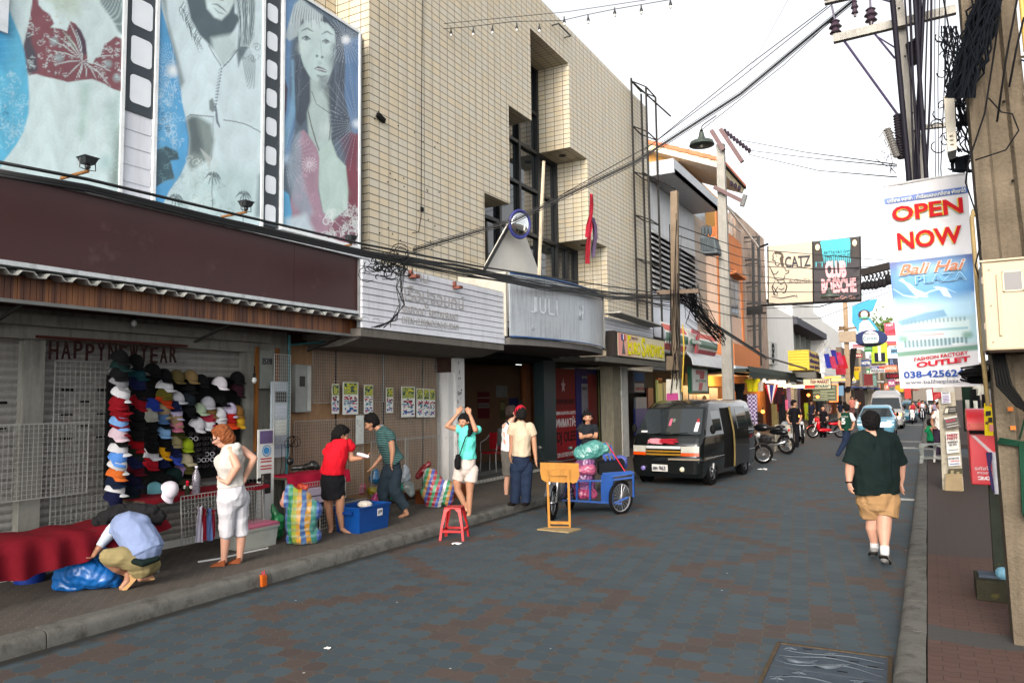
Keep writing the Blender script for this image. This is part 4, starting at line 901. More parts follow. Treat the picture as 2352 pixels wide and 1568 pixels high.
flyer("grey mottled flyer between the two talking men",1192,962,1207,918,(76,76,76),[(.1,.9,.5,.9,(40,40,60))])
flyer("blue topped flyer above the tank top man's head",1168,935,1190,914,(28,32,70))
flyer("olive flyer on the arcade wall left of the tank top man",1147,962,1160,920,(56,58,36),[(.1,.9,.1,.5,(96,92,60))])
flyer("white poster with a yellow fish and blue lettering right of the red cap man",1222,1020,1252,965,(150,160,160),[(.1,.9,.5,.75,(180,150,40)),(.1,.8,.2,.4,(40,60,120))])
flyer("torn dark newsprint sheet below the fish poster",1216,1050,1235,1018,(120,120,116),[(.1,.9,.2,.9,(60,60,64))])
g=iw(1163,838)+wn_*.5;t=thing("fluorescent_lamp","lit white fluorescent tube on the arcade ceiling","lamp",g)
build("tube",M().tube([g-wu*.14,g+wu*.14],.018,8),C(235,245,235,emit=3.0),t);build("fitting",M().box(g.x-.02,g.x+.02,g.y-.03,g.y+.03,g.z+.02,g.z+.1),C(180,180,180),t)
ac=thing("arcade_column","dark teal square column right of the talking men","column",(-8.9,17.8,.14))
build("shaft",M().box(-8.7,-9.0,17.25,17.95,.2,3.0),C(16,34,36,.5),ac)
def banner(label,px0,px1,py0,py1,X,blocks,texts=(),base=(120,20,24),extra=None):
 a=PX(px0,py1,X);b=PX(px1,py1,X);top=PX(px0,py0,X).z;y0,y1=a.y,b.y;z0=min(a.z,b.z);t=thing("banner",label,"banner",(X,(y0+y1)/2,z0));wd,ht=y1-y0,top-z0
 build("sheet",M().box(X-.03,X,y0,y1,z0,top),C(*base,.6),t)
 for i,(s0,s1,v0,v1,k)in enumerate(blocks):build("print",M().box(X,X+.003+.0005*i,y0+wd*s0,y0+wd*s1,z0+ht*v0,z0+ht*v1),C(*k,.6),t)
 for(tx,s0,s1,v0,v1,k)in texts:text("lettering",tx,(X+.01,y0+wd*s0,z0+ht*v0),(0,1,0),(0,0,1),wd*(s1-s0),ht*(v1-v0),C(*k,.6),t,th=.003,font_off=.02)
 if extra:extra(t,X,y0,z0,wd,ht)
 return t
def star(t,X,y0,z0,wd,ht):
 c_=V((X+.008,y0+wd*.4,z0+ht*.84));m=M();pts=[]
 for i in range(10):a=PI/2+i*PI/5;r_=(.16 if i%2==0 else.07);pts.append(c_+V((0,r_*math.cos(a),r_*math.sin(a)*1.4)))
 m.prism(pts,(.003,0,0));build("star_print",m,C(180,150,150),t,tri=True)
banner("tall red banner with a star and bold foreign lettering at the arcade's right side",1277,1325,845,1090,-9.2,[(.0,1,.40,.62,(140,18,28)),(0,1,.18,.40,(150,22,34))],[("И HP JEGEND",.05,.95,.66,.72,(40,14,18)),("BBEN N SUPATRA.CANDYS",.05,.97,.575,.605,(220,210,210)),("ИММАТЙ:",.03,.97,.46,.56,(226,220,220)),("DJ OLEE",.06,.97,.30,.42,(24,10,14)),("TOP & KYS FROM MOSCOW",.05,.97,.19,.23,(220,210,210))],(104,12,20),star)
banner("tall blue, white and red banner behind the man with folded arms",1327,1375,845,1090,-9.25,[(.25,.55,0,.86,(130,130,140)),(.55,1,0,.95,(128,24,34))],[("DVJ",.28,.5,.90,.93,(150,160,150)),("PARTY",.28,.5,.80,.83,(60,60,60))],(36,40,104),lambda t,X,y0,z0,wd,ht:build("bird_print",M().prism([(X+.006,y0+wd*a_,z0+ht*b_)for a_,b_ in((.2,.55),(.36,.62),(.42,.58),(.5,.64),(.56,.52),(.7,.5),(.55,.45),(.5,.34),(.4,.42),(.3,.36),(.32,.48))],(.003,0,0)),C(16,18,26),t,tri=True))
banner("tall dark grey banner with a teal oval top and a yellow foot lettered in blue",1378,1408,845,1090,-9.25,[(0,.08,0,1,(120,130,50)),(.12,1,0,.30,(176,150,20))],[("HAMMER",.2,.95,.19,.24,(30,60,120))],(26,30,32),lambda t,X,y0,z0,wd,ht:build("oval_print",M().lathe([(.32,0),(.32,.004)],(X+.003,y0+wd*.58,z0+ht*.92),20,ax=(1,0,0)),C(14,60,84),t))
t=thing("shop_column","grimy cream and white column right of the arcade with rusty patches","column",(-8.4,21.9,.14))
a,b,c_=PX(1410,1000,-8.4).y,PX(1428,1000,-8.4).y,PX(1442,1000,-8.4).y
build("shaft",M().box(-8.4,-8.8,a,b,.14,3.0),C(150,142,122,streak=.5),t);build("shaft_edge",M().box(-8.36,-8.8,b+.005,c_,.14,3.0),C(196,194,186,streak=.3),t)
build("wall_lamp",M().ell((-8.34,b-.1,2.15),(.04,.07,.1),8),C(210,210,205),t)
t=thing("corner_shop","narrow dark shop front with glass doors under the sandwich sign","shopfront",(-9.6,25,.14))
build("wall",M().box(-9.6,-9.8,22.4,27.6,.14,3.1),C(28,28,30),t);build("wall_top",M().box(-9.2,-9.6,22.4,27.6,2.35,3.2),C(66,64,56),t)
X=-9.2
def wpl(X,x0,x1,y0,y1):a,b=PX(x0,y1,X),PX(x1,y0,X);return a.y,b.y,PX(x0,y1,X).z,PX(x0,y0,X).z
for(x0,x1,ya,yb,cl_,nm_)in((1461,1487,1000,938,(26,44,110),"ice_cabinet"),(1461,1485,938,912,(110,122,130),"cabinet_top"),(1513,1521,985,872,(120,124,70),"lit_door_gap"),(1527,1532,985,878,(96,96,70),"lit_door_gap"),(1512,1521,880,868,(200,30,20),"red_sign_plate"),(1490,1500,960,890,(104,52,40),"notice"),(1488,1503,975,945,(170,120,110),"notice"),(1499,1511,985,962,(120,164,190),"notice")):
 y0,y1,z0,z1=wpl(X,x0,x1,yb,ya);build(nm_,M().box(X-.08,X,y0,y1,z0,z1),C(*cl_,.5,emit=(.5 if nm_=="lit_door_gap" else 0)),t)
t=thing("hanging_sign","dark hanging box sign with pale picture and red Thai lettering right of the column","sign",(-8.3,23.3,2.2))
y0,y1,z0,z1=wpl(-8.3,1453,1482,878,918-0);y0,y1,z0,z1=wpl(-8.3,1455,1480,852,902)
build("case",M().box(-8.3,-8.45,y0,y1,z0,z1),C(60,56,56),t);build("picture",M().box(-8.298,-8.292,y0+.1,y1-.1,z0+(z1-z0)*.55,z1-.05),C(40,60,90),t);build("panel",M().box(-8.298,-8.292,y0+.1,y1-.1,z0+.03,z0+(z1-z0)*.45),C(140,130,120),t);text("lettering","แซนวิช",(-8.29,y0+.2,z0+.08),(0,1,0),(0,0,1),(y1-y0)*.7,.14,C(130,30,30),t)
def wallbox(name,label,cat,x,y0,y1,z0,z1,m_,depth=5,**k):
 t=thing(name,label,cat,(x,(y0+y1)/2,z0));build("wall",M().box(x,x-depth,y0,y1,z0,z1),m_,t);return t
Z=lambda px,py,X:PX(px,py,X)
X=-8.5
t=thing("metal_clad_building","grey corrugated metal clad building with a big louvre and a slab eave","building",(X,28.5,.14))
def corr(x,y0,y1,z0,z1,p=.16,d=.03):
 rows=[];pts=[];y=y0
 while y<y1:pts+=[(y,0),(y+p*.35,0),(y+p*.5,d),(y+p*.85,d)];y+=p
 return M().grid([[(x+q,a,z)for a,q in pts]for z in(z0,z1)])
GM=mat("grey_cladding",(.30,.31,.32),.45,.4,var=.1,vs=1,streak=.3)
build("wall",M().box(X-.1,X-6,25.55,31.9,3.0,10.2),C(150,152,154),t)
build("cladding",corr(X-.08,25.6,31.8,8.15,9.95),GM,t);build("cladding",corr(X-.08,25.6,31.8,4.2,5.9),mat("pale_cladding",(.42,.45,.50),.45,.3,var=.06),t)
m=M()
for k in range(11):
 z=5.92+k*.205;m.prism([(X+.12,25.6,z),(X+.10,25.6,z-.03),(X-.06,25.6,z+.15),(X-.06,25.6,z+.18)],(0,6.2,0))
build("louvre",m,mat("louvre_metal",(.42,.43,.44),.5,.2),t);build("louvre_back",M().box(X-.07,X-.09,25.6,31.8,5.9,8.2),C(44,44,46),t)
m=M();m.box(X+1.0,X-.3,25.55,31.9,9.98,10.15);m.box(X+1.0,X+.95,25.55,31.9,9.98,10.5);m.box(X+1.0,X-1,25.45,25.55,9.98,10.5);build("eave",m,C(186,192,198,.5),t)
OR=mat("orange_render",(.66,.36,.11),.8,var=.07,vs=1.5,streak=.15)
t=thing("orange_house","tall yellow-orange rendered house with a terracotta tiled gable roof","building",(-10,33,.14))
YG_=32.2;E=PY(1650,385,31.4);R_=PY(1400,322,31.4);W0=PY(1560,420,YG_);ye=PX(1705,430,E.x).y;n_=(R_-E).normalized();up_=V((n_.z,0,-n_.x));up_=up_ if up_.z>0 else-up_
zc=lambda x:E.z+(x-E.x)*(R_.z-E.z)/(R_.x-E.x)
build("wall",M().prism([(W0.x,YG_,2.5),(W0.x,YG_,zc(W0.x)),(R_.x,YG_,zc(R_.x)),(R_.x,YG_,2.5)],(0,8,0)),OR,t)
build("soffit",M().prism([E,R_,R_+up_*.03,E+up_*.03],(0,ye-E.y,0)),C(214,208,200),t)
build("roof",M().prism([E+up_*.035,R_+up_*.035,R_+up_*.3,E+up_*.3],(0,ye-E.y,0)),C(226,214,176),t)
m=M();k=0
while k*.5<(R_-E).length:a=E+n_*(k*.5)+up_*.36;b=E+n_*(k*.5+.5)+up_*.33;m.bar(a,b,.16,.16);m.bar(a+V((0,.1,0)),a+V((0,ye-E.y,0)),.1,.12);k+=1
build("roof_tiles",m,mat("terracotta_tiles",(.50,.16,.08),.7,var=.3,vs=5),t);build("gutter",M().bar(E+up_*.3,E+up_*.3+V((0,ye-E.y,0)),.14),C(46,36,34),t)
y0,y1=PX(1592,440,W0.x).y,PX(1616,440,W0.x).y;z0=PX(1600,490,W0.x).z;wf=build("window_frame",M().box(W0.x,W0.x+.05,y0,y1,z0-.6,z0+1.4),C(205,205,200),t);build("pane",M().box(W0.x+.05,W0.x+.055,y0+.15,y1-.15,z0-.5,z0+1.3),C(120,140,150,.2),wf)
build("floodlight",M().ell(PX(1588,412,W0.x+.4),(.2,.3,.16),8),C(46,44,50),t)
t=wallbox("block_building","unfinished building of bare buff concrete blocks behind the transformer","building",-8.6,31.95,36.8,3.1,10.0,C(164,142,122,streak=.4),depth=6)
o=t.children[0]
m,nt,b=nmat("bare_blocks");v=objc(nt);o_=xyz(nt,v)
tt=nt.nodes.new("ShaderNodeTexBrick");tt.inputs['Scale'].default_value=1;tt.inputs['Brick Width'].default_value=.8;tt.inputs['Row Height'].default_value=.4;tt.inputs['Mortar Size'].default_value=.02;tt.inputs['Mortar Smooth'].default_value=.3
for i,q_ in(('Color1',(.40,.30,.22)),('Color2',(.33,.26,.20)),('Mortar',(.20,.17,.14))):tt.inputs[i].default_value=(*q_,1)
nt.links.new(comb(nt,mth(nt,'ADD',o_[1],o_[0]),o_[2]),tt.inputs['Vector']);c_=mixc(nt,mth(nt,'MULTIPLY',noise(nt,1.1,5,v),.9),tt.outputs['Color'],(.36,.33,.29));nt.links.new(c_,b.inputs['Base Color']);b.inputs['Roughness'].default_value=.9
o.data.materials[0]=m;BLKM=m
build("beam",M().box(-8.55,-8.6,31.95,36.8,5.6,5.9).box(-8.5,-8.65,36.4,36.8,3.1,10.2),C(128,120,108,streak=.4),t)
PEACH=mat("peach_render",(.52,.38,.30),.8,var=.06,vs=2,streak=.2)
XP=-8.1
ya,yb=PX(1650,700,XP).y,PX(1705,700,XP).y
t=thing("peach_building","narrow peach and bright orange painted building with a grey casement window","building",(XP,(ya+yb)/2,.14))
build("wall",M().box(XP,XP-6,ya,yb,3.0,9.3),PEACH,t)
OB=mat("bright_orange",(.50,.18,.07),.75,var=.08,vs=2)
m=M();m.box(XP,XP+.06,ya-.05,ya+.55,3.0,10.6);m.box(XP,XP+.06,yb-.35,yb+.05,3.0,9.8);m.box(XP-.5,XP+.05,ya+.55,yb-.35,8.2,9.9);build("trim",m,OB,t)
y0,y1=PX(1676,690,XP).y,PX(1692,690,XP).y
z0,z1=PX(1676,715,XP).z,PX(1676,645,XP).z
wn=build("window",M().box(XP,XP+.06,y0-.1,y1+.1,z0-.1,z1+.1),C(150,154,158),t);build("pane",M().box(XP+.06,XP+.07,y0,(y0+y1)/2-.05,z0,z1).box(XP+.06,XP+.07,(y0+y1)/2+.05,y1,z0,z1),C(52,56,66,.2),wn)
build("window_hood",M().box(XP,XP+.45,y0-.4,y1+.4,z1+.25,z1+.4),OB,t)
m=M()
for k in range(5):m.bar((XP+.06,ya+1+k*.5,9.9),(XP+.06,ya+1.2+k*.5,11.2),.05)
m.bar((XP+.06,ya+.8,10.4),(XP+.06,yb,10.5),.06);m.bar((XP+.06,ya+.8,11.2),(XP+.06,yb,11.2),.06);m.bar((XP+.06,ya+.6,11.3),(XP+.9,yb,9.6),.08)
build("rooftop_railing",m,C(200,196,190),t)
m=M();m.box(XP+.7,XP-.5,ya-.3,yb+.4,3.35,4.35);build("fascia",m,OB,t);build("fascia_foot",M().box(XP+.75,XP-.5,ya-.35,yb+.45,3.05,3.35),C(196,204,210),t)
t=wallbox("stained_building","tall water stained plaster party wall behind the black steel tower","building",-8.3,yb+.1,46.8,3.2,11.6,mat("stained_plaster",(.45,.34,.27),.9,var=.2,vs=1,streak=.9,dirt=(.9,.52,(.20,.13,.10)),bmp=.3,bs=8),depth=5)
t=thing("sign_tower","tall twin post black steel tower carrying the end of the big billboard","steel frame",(-7.0,41,3))
m=M();YT=41
A0,A1=PY(1738,545,YT),PY(1742,545,YT)
for px in(1731,1744):a,b=PY(px-2,545,YT),PY(px+3,840,YT);m.bar(b,a,.14);
build("posts",m,C(16,16,18,.5),t)
m=M()
for py in(548,600,652,700,752,800):a,b=PY(1706,py-2,YT),PY(1745,py-4,YT);m.bar(a,b,.09);m.bar(a+V((0,0,-.25)),b+V((0,0,-.2)),.05)
a,b=PY(1706,702,YT),PY(1738,698,YT);
build("cross_bars",m,C(20,20,22,.5),t)
a=PY(1712,720,YT);build("hanging_box",M().box(a.x,a.x+.9,YT-.1,YT+.1,a.z,a.z+.35).box(a.x-.05,a.x+1.1,YT-.14,YT-.1,a.z-.1,a.z),C(40,40,40),t)
def sheetY(P0,P1,P2,P3):pass
t=thing("double_billboard","big double billboard high over the street, cream CATZ half and black and teal club half","billboard",(-4.5,YT,7))
def q(px,py,d=0):v=PY(px,py,YT-.0);v=V(v);v.y-=d;return v
c4=[(1765,702),(1978,692),(1976,543),(1764,566)];mid_b,mid_t=(1869,697),(1867,555)
m=M();m.prism([q(*p,.02)for p in c4],(0,.12,0));build("back",m,C(70,66,60),t)
m=M();m.prism([q(*p,.05)for p in(c4[0],mid_b,mid_t,c4[3])],(0,.02,0));build("cream_face",m,mat("catz_cream",(.42,.36,.28),.7,var=.05,vs=1),t)
m=M();m.prism([q(*p,.05)for p in(mid_b,c4[1],c4[2],mid_t)],(0,.02,0));build("black_face",m,mat("club_black",(.045,.042,.045),.6,var=.1),t)
m=M()
for a,b in((c4[0],c4[3]),(c4[0],c4[1]),(c4[1],c4[2]),(mid_b,mid_t)):m.bar(q(*a,.06),q(*b,.06),.06)
m.bar(q(1738,570,0),q(1765,560,0),.1);m.bar(q(1740,702),q(1978,690),.12);build("frame",m,C(24,24,24),t)
INK=mat("billboard_ink",(.045,.045,.05),.7)
def btext(s,x0,x1,yt,yb_,m_,slope=-.06,off=0,d=.07):
 a,b=q(x0,yb_,d),q(x1,yb_+slope*(x1-x0),d);h=(q(x0,yt,d)-a).length;text("lettering",s,a,b-a,(0,0,1),(b-a).length,h,m_,t,th=.02,font_off=off)
btext("CATZ",1804,1863,590,616,INK,off=.02);btext("A-Go-Go",1812,1862,642,651,C(110,104,96))
PK=C(222,168,172);btext("CLUB",1897,1945,600,640,PK,-.03,.06);btext("BOESCHE",1888,1968,641,674,PK,-.03,.05);btext("A-Go-Go",1918,1965,680,688,C(196,150,140),-.03)
btext("PATTAYA'S OWN",1893,1960,578,585,C(60,70,76),-.08);btext("PARTY HOUSE",1895,1957,587,594,C(60,70,76),-.08)
m=M();rr=random.Random(2);tops=[(1872+i*5.0,rr.uniform(586,606))for i in range(20)];pts=[(1886,553),(1950,547),(1955,585)]
poly=[q(1886,553,.056),q(1872,587,.056)]
for i in range(18):x=1873+i*4.6;poly+=[q(x,586,.056),q(x+1.2,604 if i%3 else 615,.056),q(x+2.6,604 if i%3 else 612,.056),q(x+3.6,588,.056)]
poly+=[q(1957,584,.056),q(1952,547,.056)]
m.prism(poly,(0,.008,0));build("teal_drip_print",m,C(80,176,188),t,tri=True)
for(x,y,r_)in((1878,567,7),(1963,557,7)):
 c_=q(x,y,.06);m=M().ell(c_,(r_*.026,.01,r_*.034),14).prism([c_+V((-.2,0,-.1)),c_+V((.2,0,-.1)),c_+V((.24,0,-.8)),c_+V((-.24,0,-.8))],(0,.006,0));build("hair_print",m,C(66,62,60),t);build("face_print",M().ell(c_+V((0,-.012,-.03)),(r_*.016,.008,r_*.024),12),C(212,196,166),t)
def ink(pts,wd=1.1,k=INK):
 m=M()
 for s_ in pts:m.tube([q(x,y,.068)for x,y in s_],[wd*.018*(.5+math.sin(PI*(i+.3)/len(s_)))for i in range(len(s_))],4)
 build("ink_drawing",m,k,t)
k_=lambda L_:[(1750.0+(x)*.2856*.7313/.7313*0+(2250+x/4.9-0)*.7313-1750.0,(780+y/4.9)*.7313)for x,y in L_]
D2=lambda L_:[((2250+x/4.9)*.7313,(780+y/4.9)*.7313)for x,y in L_]
hairp=D2([(890,60),(930,40),(985,50),(1025,85),(1040,130),(1030,200),(1045,270),(1010,290),(990,230),(975,160),(1005,110),(950,90),(905,95)])
m=M();m.prism([q(x,y,.058)for x,y in hairp],(0,.006,0));build("hair_ink",m,C(84,74,66),t,tri=True)
ink([D2(a)for a in([(890,70),(872,110),(880,150),(868,180),(890,195),(915,190)],[(905,190),(918,260),(950,270),(985,230)],[(820,270),(850,340),(880,400),(920,400),(960,350)],[(1030,270),(1080,350),(1120,340),(1110,380),(1060,400)],[(880,400),(905,470),(960,490),(1040,480),(1060,420)],[(905,500),(860,600),(900,720),(950,730)],[(1040,490),(1090,590),(1060,680),(1020,690)],[(940,120),(925,128)],[(870,580),(950,700)],[(950,590),(880,710)],[(850,740),(1000,770),(1200,730),(1250,750),(1230,710)],[(940,500),(1000,560),(1040,520)],[(960,620),(1010,640),(1050,610)])])
def shade(name,label,c_,r_=.42,k=(52,62,56),group="enamel dish lamps hung on wires"):
 t=thing(name,label,"street lamp",c_,group=group)
 build("lamp_shade",M().lathe([(.96*r_,-.02*r_),(r_,0),(.98*r_,.05*r_),(.9*r_,.28*r_),(.75*r_,.36*r_),(.34*r_,.46*r_),(.22*r_,.80*r_),(.18*r_,1.05*r_),(.1*r_,1.12*r_)],c_,28),mat("green_enamel",(.050,.065,.055),.45,.2,var=.25,vs=8),t,smooth=1)
 build("under_side",M().lathe([(.94*r_,.0),(.8*r_,.2*r_),(.3*r_,.4*r_),(.05,.42*r_)],c_,24),C(30,36,32),t,smooth=2)
 build("light_bulb",M().ell(V(c_)+V((0,0,.02*r_)),(.17*r_,.17*r_,.22*r_),12),C(170,168,150,.2),t,smooth=2)
 m=M();m.lathe([(.13*r_,1.1*r_),(.15*r_,1.2*r_),(.08*r_,1.3*r_)],c_,10);m.tube([V(c_)+V((0,0,1.25*r_)),V(c_)+V((.02,0,1.6*r_)),V(c_)+V((.08,.0,1.75*r_)),V(c_)+V((.3,0,2.2*r_))],.02*r_+.006,5);build("hook",m,C(24,26,26),t)
 return t
shade("dish_lamp","green enamel dish street lamp hanging on wires beside the grey pole",PY(1612,334,14),.24)
shade("dish_lamp","green enamel dish lamp hanging low in front of the black billboard half",PY(1905,683,39),.45)
t=thing("white_building","plain white rendered building with a recessed grey glazed front and slab hood","building",(-9.0,60,.14))
WB=mat("white_render",(.66,.65,.62),.8,var=.05,vs=1,streak=.15)
XWb=-8.6
m=M();ya,yb=46.9,PX(1823,780,XWb).y
m.box(XWb,XWb-8,ya,yb,3,12.0 if False else 7.9);m.box(XWb-1.5,XWb-8,yb,84,3,12.5);m.box(XWb,XWb-6,yb,77.9,8.0,9.4);m.box(XWb,XWb-5,78,96,2.5,9.2)
build("wall",m,WB,t);build("slab_hood",M().box(XWb+.3,XWb-2,yb,78,7.35,7.9),C(84,84,92),t)
m=M();y=yb+.8
while y<77:m.box(XWb-1.5,XWb-1.0,y,y+.5,3.5,7.4);y+=3.2
build("fins",m,C(150,154,148),t);build("glazing",M().box(XWb-1.45,XWb-1.48,yb,78,3.4,7.4),C(60,66,66,.3),t)
t2=thing("far_white_block","tall pale block rising behind the billboard frame","building",(-14,70,0));build("wall",M().box(-10.5,-24,56,90,0,9.4),C(225,222,214),t2)
for i,(px,py,lb)in enumerate(((1775,800,"outdoor air conditioner with a dark round fan, upper of two on the white wall"),(1775,822,"outdoor air conditioner with a dark round fan, lower of two on the white wall"))):
 g=PX(px,py,XWb+.3);t=thing("air_conditioner",lb,"air conditioner",g,group="air conditioners on the white wall")
 build("case",M().box(g.x,g.x-.35,g.y-.8,g.y+1.6,g.z-.4,g.z+.4),C(204,204,200),t);
 build("fan",M().torus(g+V((.02,0,0)),.30,.03).lathe([(.28,0),(.28,.01)],g+V((.002,0,0)),20,ax=(1,0,0)),C(40,42,44),t);build("hub",M().lathe([(.07,0),(.07,.04)],g,10,ax=(1,0,0)),C(190,190,186),t)
t=thing("striped_sign","curved red, white and green striped convenience store sign with a big numeral","sign",(-8,31,3.9))
ST={'w':C(214,214,208,.4),'r':C(172,44,58,.4),'o':C(196,60,44,.4),'g':C(16,88,58,.4)}
Xs=-7.75
def sp(px,py):return PX(px,py,Xs)
y0,y1=sp(1517,760).y,sp(1635,760).y
zt,zb=sp(1517,712).z,sp(1517,795).z;zt=4.55;zb=3.55
H_=zt-zb
def strip(a,b,ya_,yb_,k,x_=0):
 rows=[[(Xs+.22*math.sin(PI*(a+(b-a)*j/4))+x_,ya_+(yb_-ya_)*i/8,zb+H_*(a+(b-a)*j/4))for i in range(9)]for j in range(5)];build("stripe",M().sheet(rows,.02),ST[k],t,smooth=2)
for a,b,k in((0,.06,'w'),(.06,.26,'r'),(.26,.34,'w'),(.34,.62,'g'),(.62,.70,'w'),(.70,.93,'o'),(.93,1,'w')):strip(a,b,y0,y1,k)
cyl=(y0+y1)/2-.1;strip(.0,1,cyl-.75,cyl+.75,'w',.02)
rows7=lambda:None
m=M();xx=Xs+.27
m.prism([(xx,cyl-.55,zb+.78*H_),(xx,cyl+.55,zb+.78*H_),(xx,cyl+.55,zb+.93*H_),(xx,cyl-.55,zb+.93*H_)],(.03,0,0));build("numeral",m,ST['r'],t)
m=M();m.prism([(xx,cyl+.2,zb+.78*H_),(xx,cyl+.55,zb+.78*H_),(xx,cyl+.25,zb+.42*H_),(xx,cyl+.15,zb+.05*H_),(xx,cyl-.2,zb+.05*H_),(xx,cyl-.1,zb+.42*H_)],(.035,0,0));build("numeral",m,ST['r'],t)
build("name_band",M().box(xx,xx+.045,cyl-.65,cyl+.65,zb+.38*H_,zb+.56*H_),ST['g'],t);text("lettering","ELEVEN",(xx+.046,cyl-.58,zb+.41*H_),(0,1,0),(0,0,1),1.16,.13*H_,ST['w'],t,font_off=.03)
build("bracket",M().box(Xs,Xs-.8,y0,y1,zb-.05,zb+.0),C(120,124,124),t)
t=thing("barrel_awning","white ribbed barrel awning over the convenience store entrance","awning",(-7.9,30,3))
Xa=-7.9;ya,yb=PX(1562,812,Xa).y,PX(1661,850,Xa).y
prof=[(0,0),(.30,-.03),(.55,-.12),(.78,-.28),(.92,-.48),(.98,-.72)]
zt=PX(1562,812,Xa).z+.32;prof=[(Xa-.6+a*1.1,zt+b*1.05)for a,b in prof]
rows=[];n_=110
for i in range(n_+1):
 y=ya+(yb-ya)*i/n_;dd=(0,.02,.03,.02,0)[i%5];rows.append([(x+dd,y,z+dd*.4)for x,z in prof])
build("ribbed_sheet",M().sheet(rows,.01),mat("awning_white",(.46,.48,.50),.5,.1,var=.1,vs=2),t,smooth=1)
t=thing("square_sign","square green edged store sign with a red numeral hanging below the awning","sign",(-7.9,31,2))
Xq=-8.0;y0,y1=PX(1588,880,Xq).y,PX(1627,880,Xq).y;z0,z1=PX(1588,902,Xq).z,PX(1588,850,Xq).z+.15
build("case",M().box(Xq,Xq-.15,y0,y1,z0,z1),C(20,84,56,.4),t);build("face",M().box(Xq+.001,Xq+.01,y0+.15,y1-.15,z0+.08,z1-.08),C(200,204,198,.4),t)
W_,H_=y1-y0,z1-z0
m=M();m.box(Xq+.011,Xq+.02,y0+.25*W_,y0+.75*W_,z0+.72*H_,z0+.88*H_);m.prism([(Xq+.012,y0+.75*W_,z0+.72*H_),(Xq+.012,y0+.55*W_,z0+.1*H_),(Xq+.012,y0+.38*W_,z0+.1*H_),(Xq+.012,y0+.5*W_,z0+.72*H_)],(.01,0,0));build("numeral",m,ST['r'],t)
build("name_band",M().box(Xq+.011,Xq+.026,y0+.16*W_,y0+.84*W_,z0+.40*H_,z0+.54*H_),ST['w'],t);text("lettering","ELEVEN",(Xq+.027,y0+.2*W_,z0+.42*H_),(0,1,0),(0,0,1),.6*W_,.1*H_,ST['g'],t,font_off=.03)
t=thing("convenience_store","dim convenience store front with posters under the white barrel awning","shopfront",(-9.3,31,.14))
build("wall",M().box(-9.5,-10,27.6,36.8,.14,3.4),C(40,42,40),t)
Xw=-9.2
for(x0,x1,ya_,yb_,c_)in((1571,1580,985,885,(70,84,60)),(1585,1592,985,905,(120,150,170)),(1593,1600,985,905,(60,60,50)),(1601,1607,985,905,(120,124,96)),(1610,1630,985,905,(176,176,168)),(1632,1648,985,890,(92,92,94)),(1604,1612,985,960,(96,80,50))):
 y0,y1,z0,z1=wpl(Xw,x0,x1,yb_,ya_);build("window_poster",M().box(Xw-.05,Xw,y0,y1,z0,z1),C(*c_,.4),t)
c_=PX(1618,925,Xw+.01);build("portrait_print",M().ell(c_,(.005,.35,.33),14).ell(c_+V((0,.1,-.5)),(.005,.4,.3),14),C(150,96,70),t);build("hair_print",M().ell(c_+V((.01,.02,.16)),(.004,.38,.2),14),C(40,26,22),t)
def plate(name,label,cat,x0,y0,x1,y1,Y,col,prints=(),texts=(),d=.12,group=None,rim=None,t=None):
 """board facing the camera end of the street at distance Y; prints and texts in fractions of its face"""
 A,B=PY(x0,y1,Y),PY(x1,y0,Y);xa,xb,za,zb=A.x,B.x,A.z,B.z;w_,h=xb-xa,zb-za
 t=t or thing(name,label,cat,((xa+xb)/2,Y,za),group=group)
 build("board",M().box(xa,xb,Y,Y+d,za,zb),col if isinstance(col,bpy.types.Material)else C(*col,.6),t)
 if rim:build("rim",M().box(xa-.04,xb+.04,Y+.02,Y+d-.02,za-.04,zb+.04),C(*rim),t)
 for i,(u0,u1,v0,v1,k)in enumerate(prints):build("print",M().box(xa+w_*u0,xa+w_*u1,Y-.004-.002*i,Y,za+h*v0,za+h*v1),C(*k,.6),t)
 for(s,u0,u1,v0,v1,k)in texts:text("lettering",s,(xa+w_*u0,Y-.03,za+h*v0),(1,0,0),(0,0,1),w_*(u1-u0),h*(v1-v0),C(*k,.6),t,th=.015,font_off=.02)
 return t
t=thing("clothes_shop","open clothes shop with an orange lit interior under a dark ragged canopy","shopfront",(-8,38,.14))
m=M();m.box(-6.85,-8.6,33.2,46.5,3.05,3.2);rows=[]
for i in range(31):y=33.2+13.3*i/30;rows.append([(-6.8,y,3.3),(-6.7,y,3.05),(-6.72,y,2.78+.08*math.sin(i*1.9))])
m.sheet(rows,.01);build("canopy",m,mat("dark_canvas",(.035,.045,.04),.8,var=.3),t)
m=M();m.box(-6.9,-8.6,46.5,60,2.95,3.1);m.box(-6.9,-6.95,46.5,60,2.8,3.6);build("canopy_cream",m,C(176,170,156,streak=.4),t)
rows=[]
for i in range(61):y=46.5+9*i/60;rows.append([(-6.9,y,2.95),(-6.3,y,2.72+.03*(i%2))])
build("tin_edge",M().sheet(rows,.01,(0,0,1)),C(150,156,160,.5),t)
build("back_wall",M().box(-9.6,-9.7,33,62,.14,3.2),mat("lit_shop_back",(.30,.13,.045),.8,var=.5,vs=2),t)
build("floor_stock",M().box(-8.8,-9.5,35.5,41,.14,1.3).box(-8.8,-9.5,43,47,.14,1.0),C(70,34,22),t)
yv=PX(1770,940,-7.4).y
build("timber_door",M().box(-7.6,-7.7,PX(1763,940,-7.6).y,PX(1779,940,-7.6).y,.14,2.4),C(74,30,22),t);build("column",M().box(-7.3,-7.6,PX(1780,940,-7.4).y,PX(1791,940,-7.4).y,.14,2.9),C(150,136,92),t)
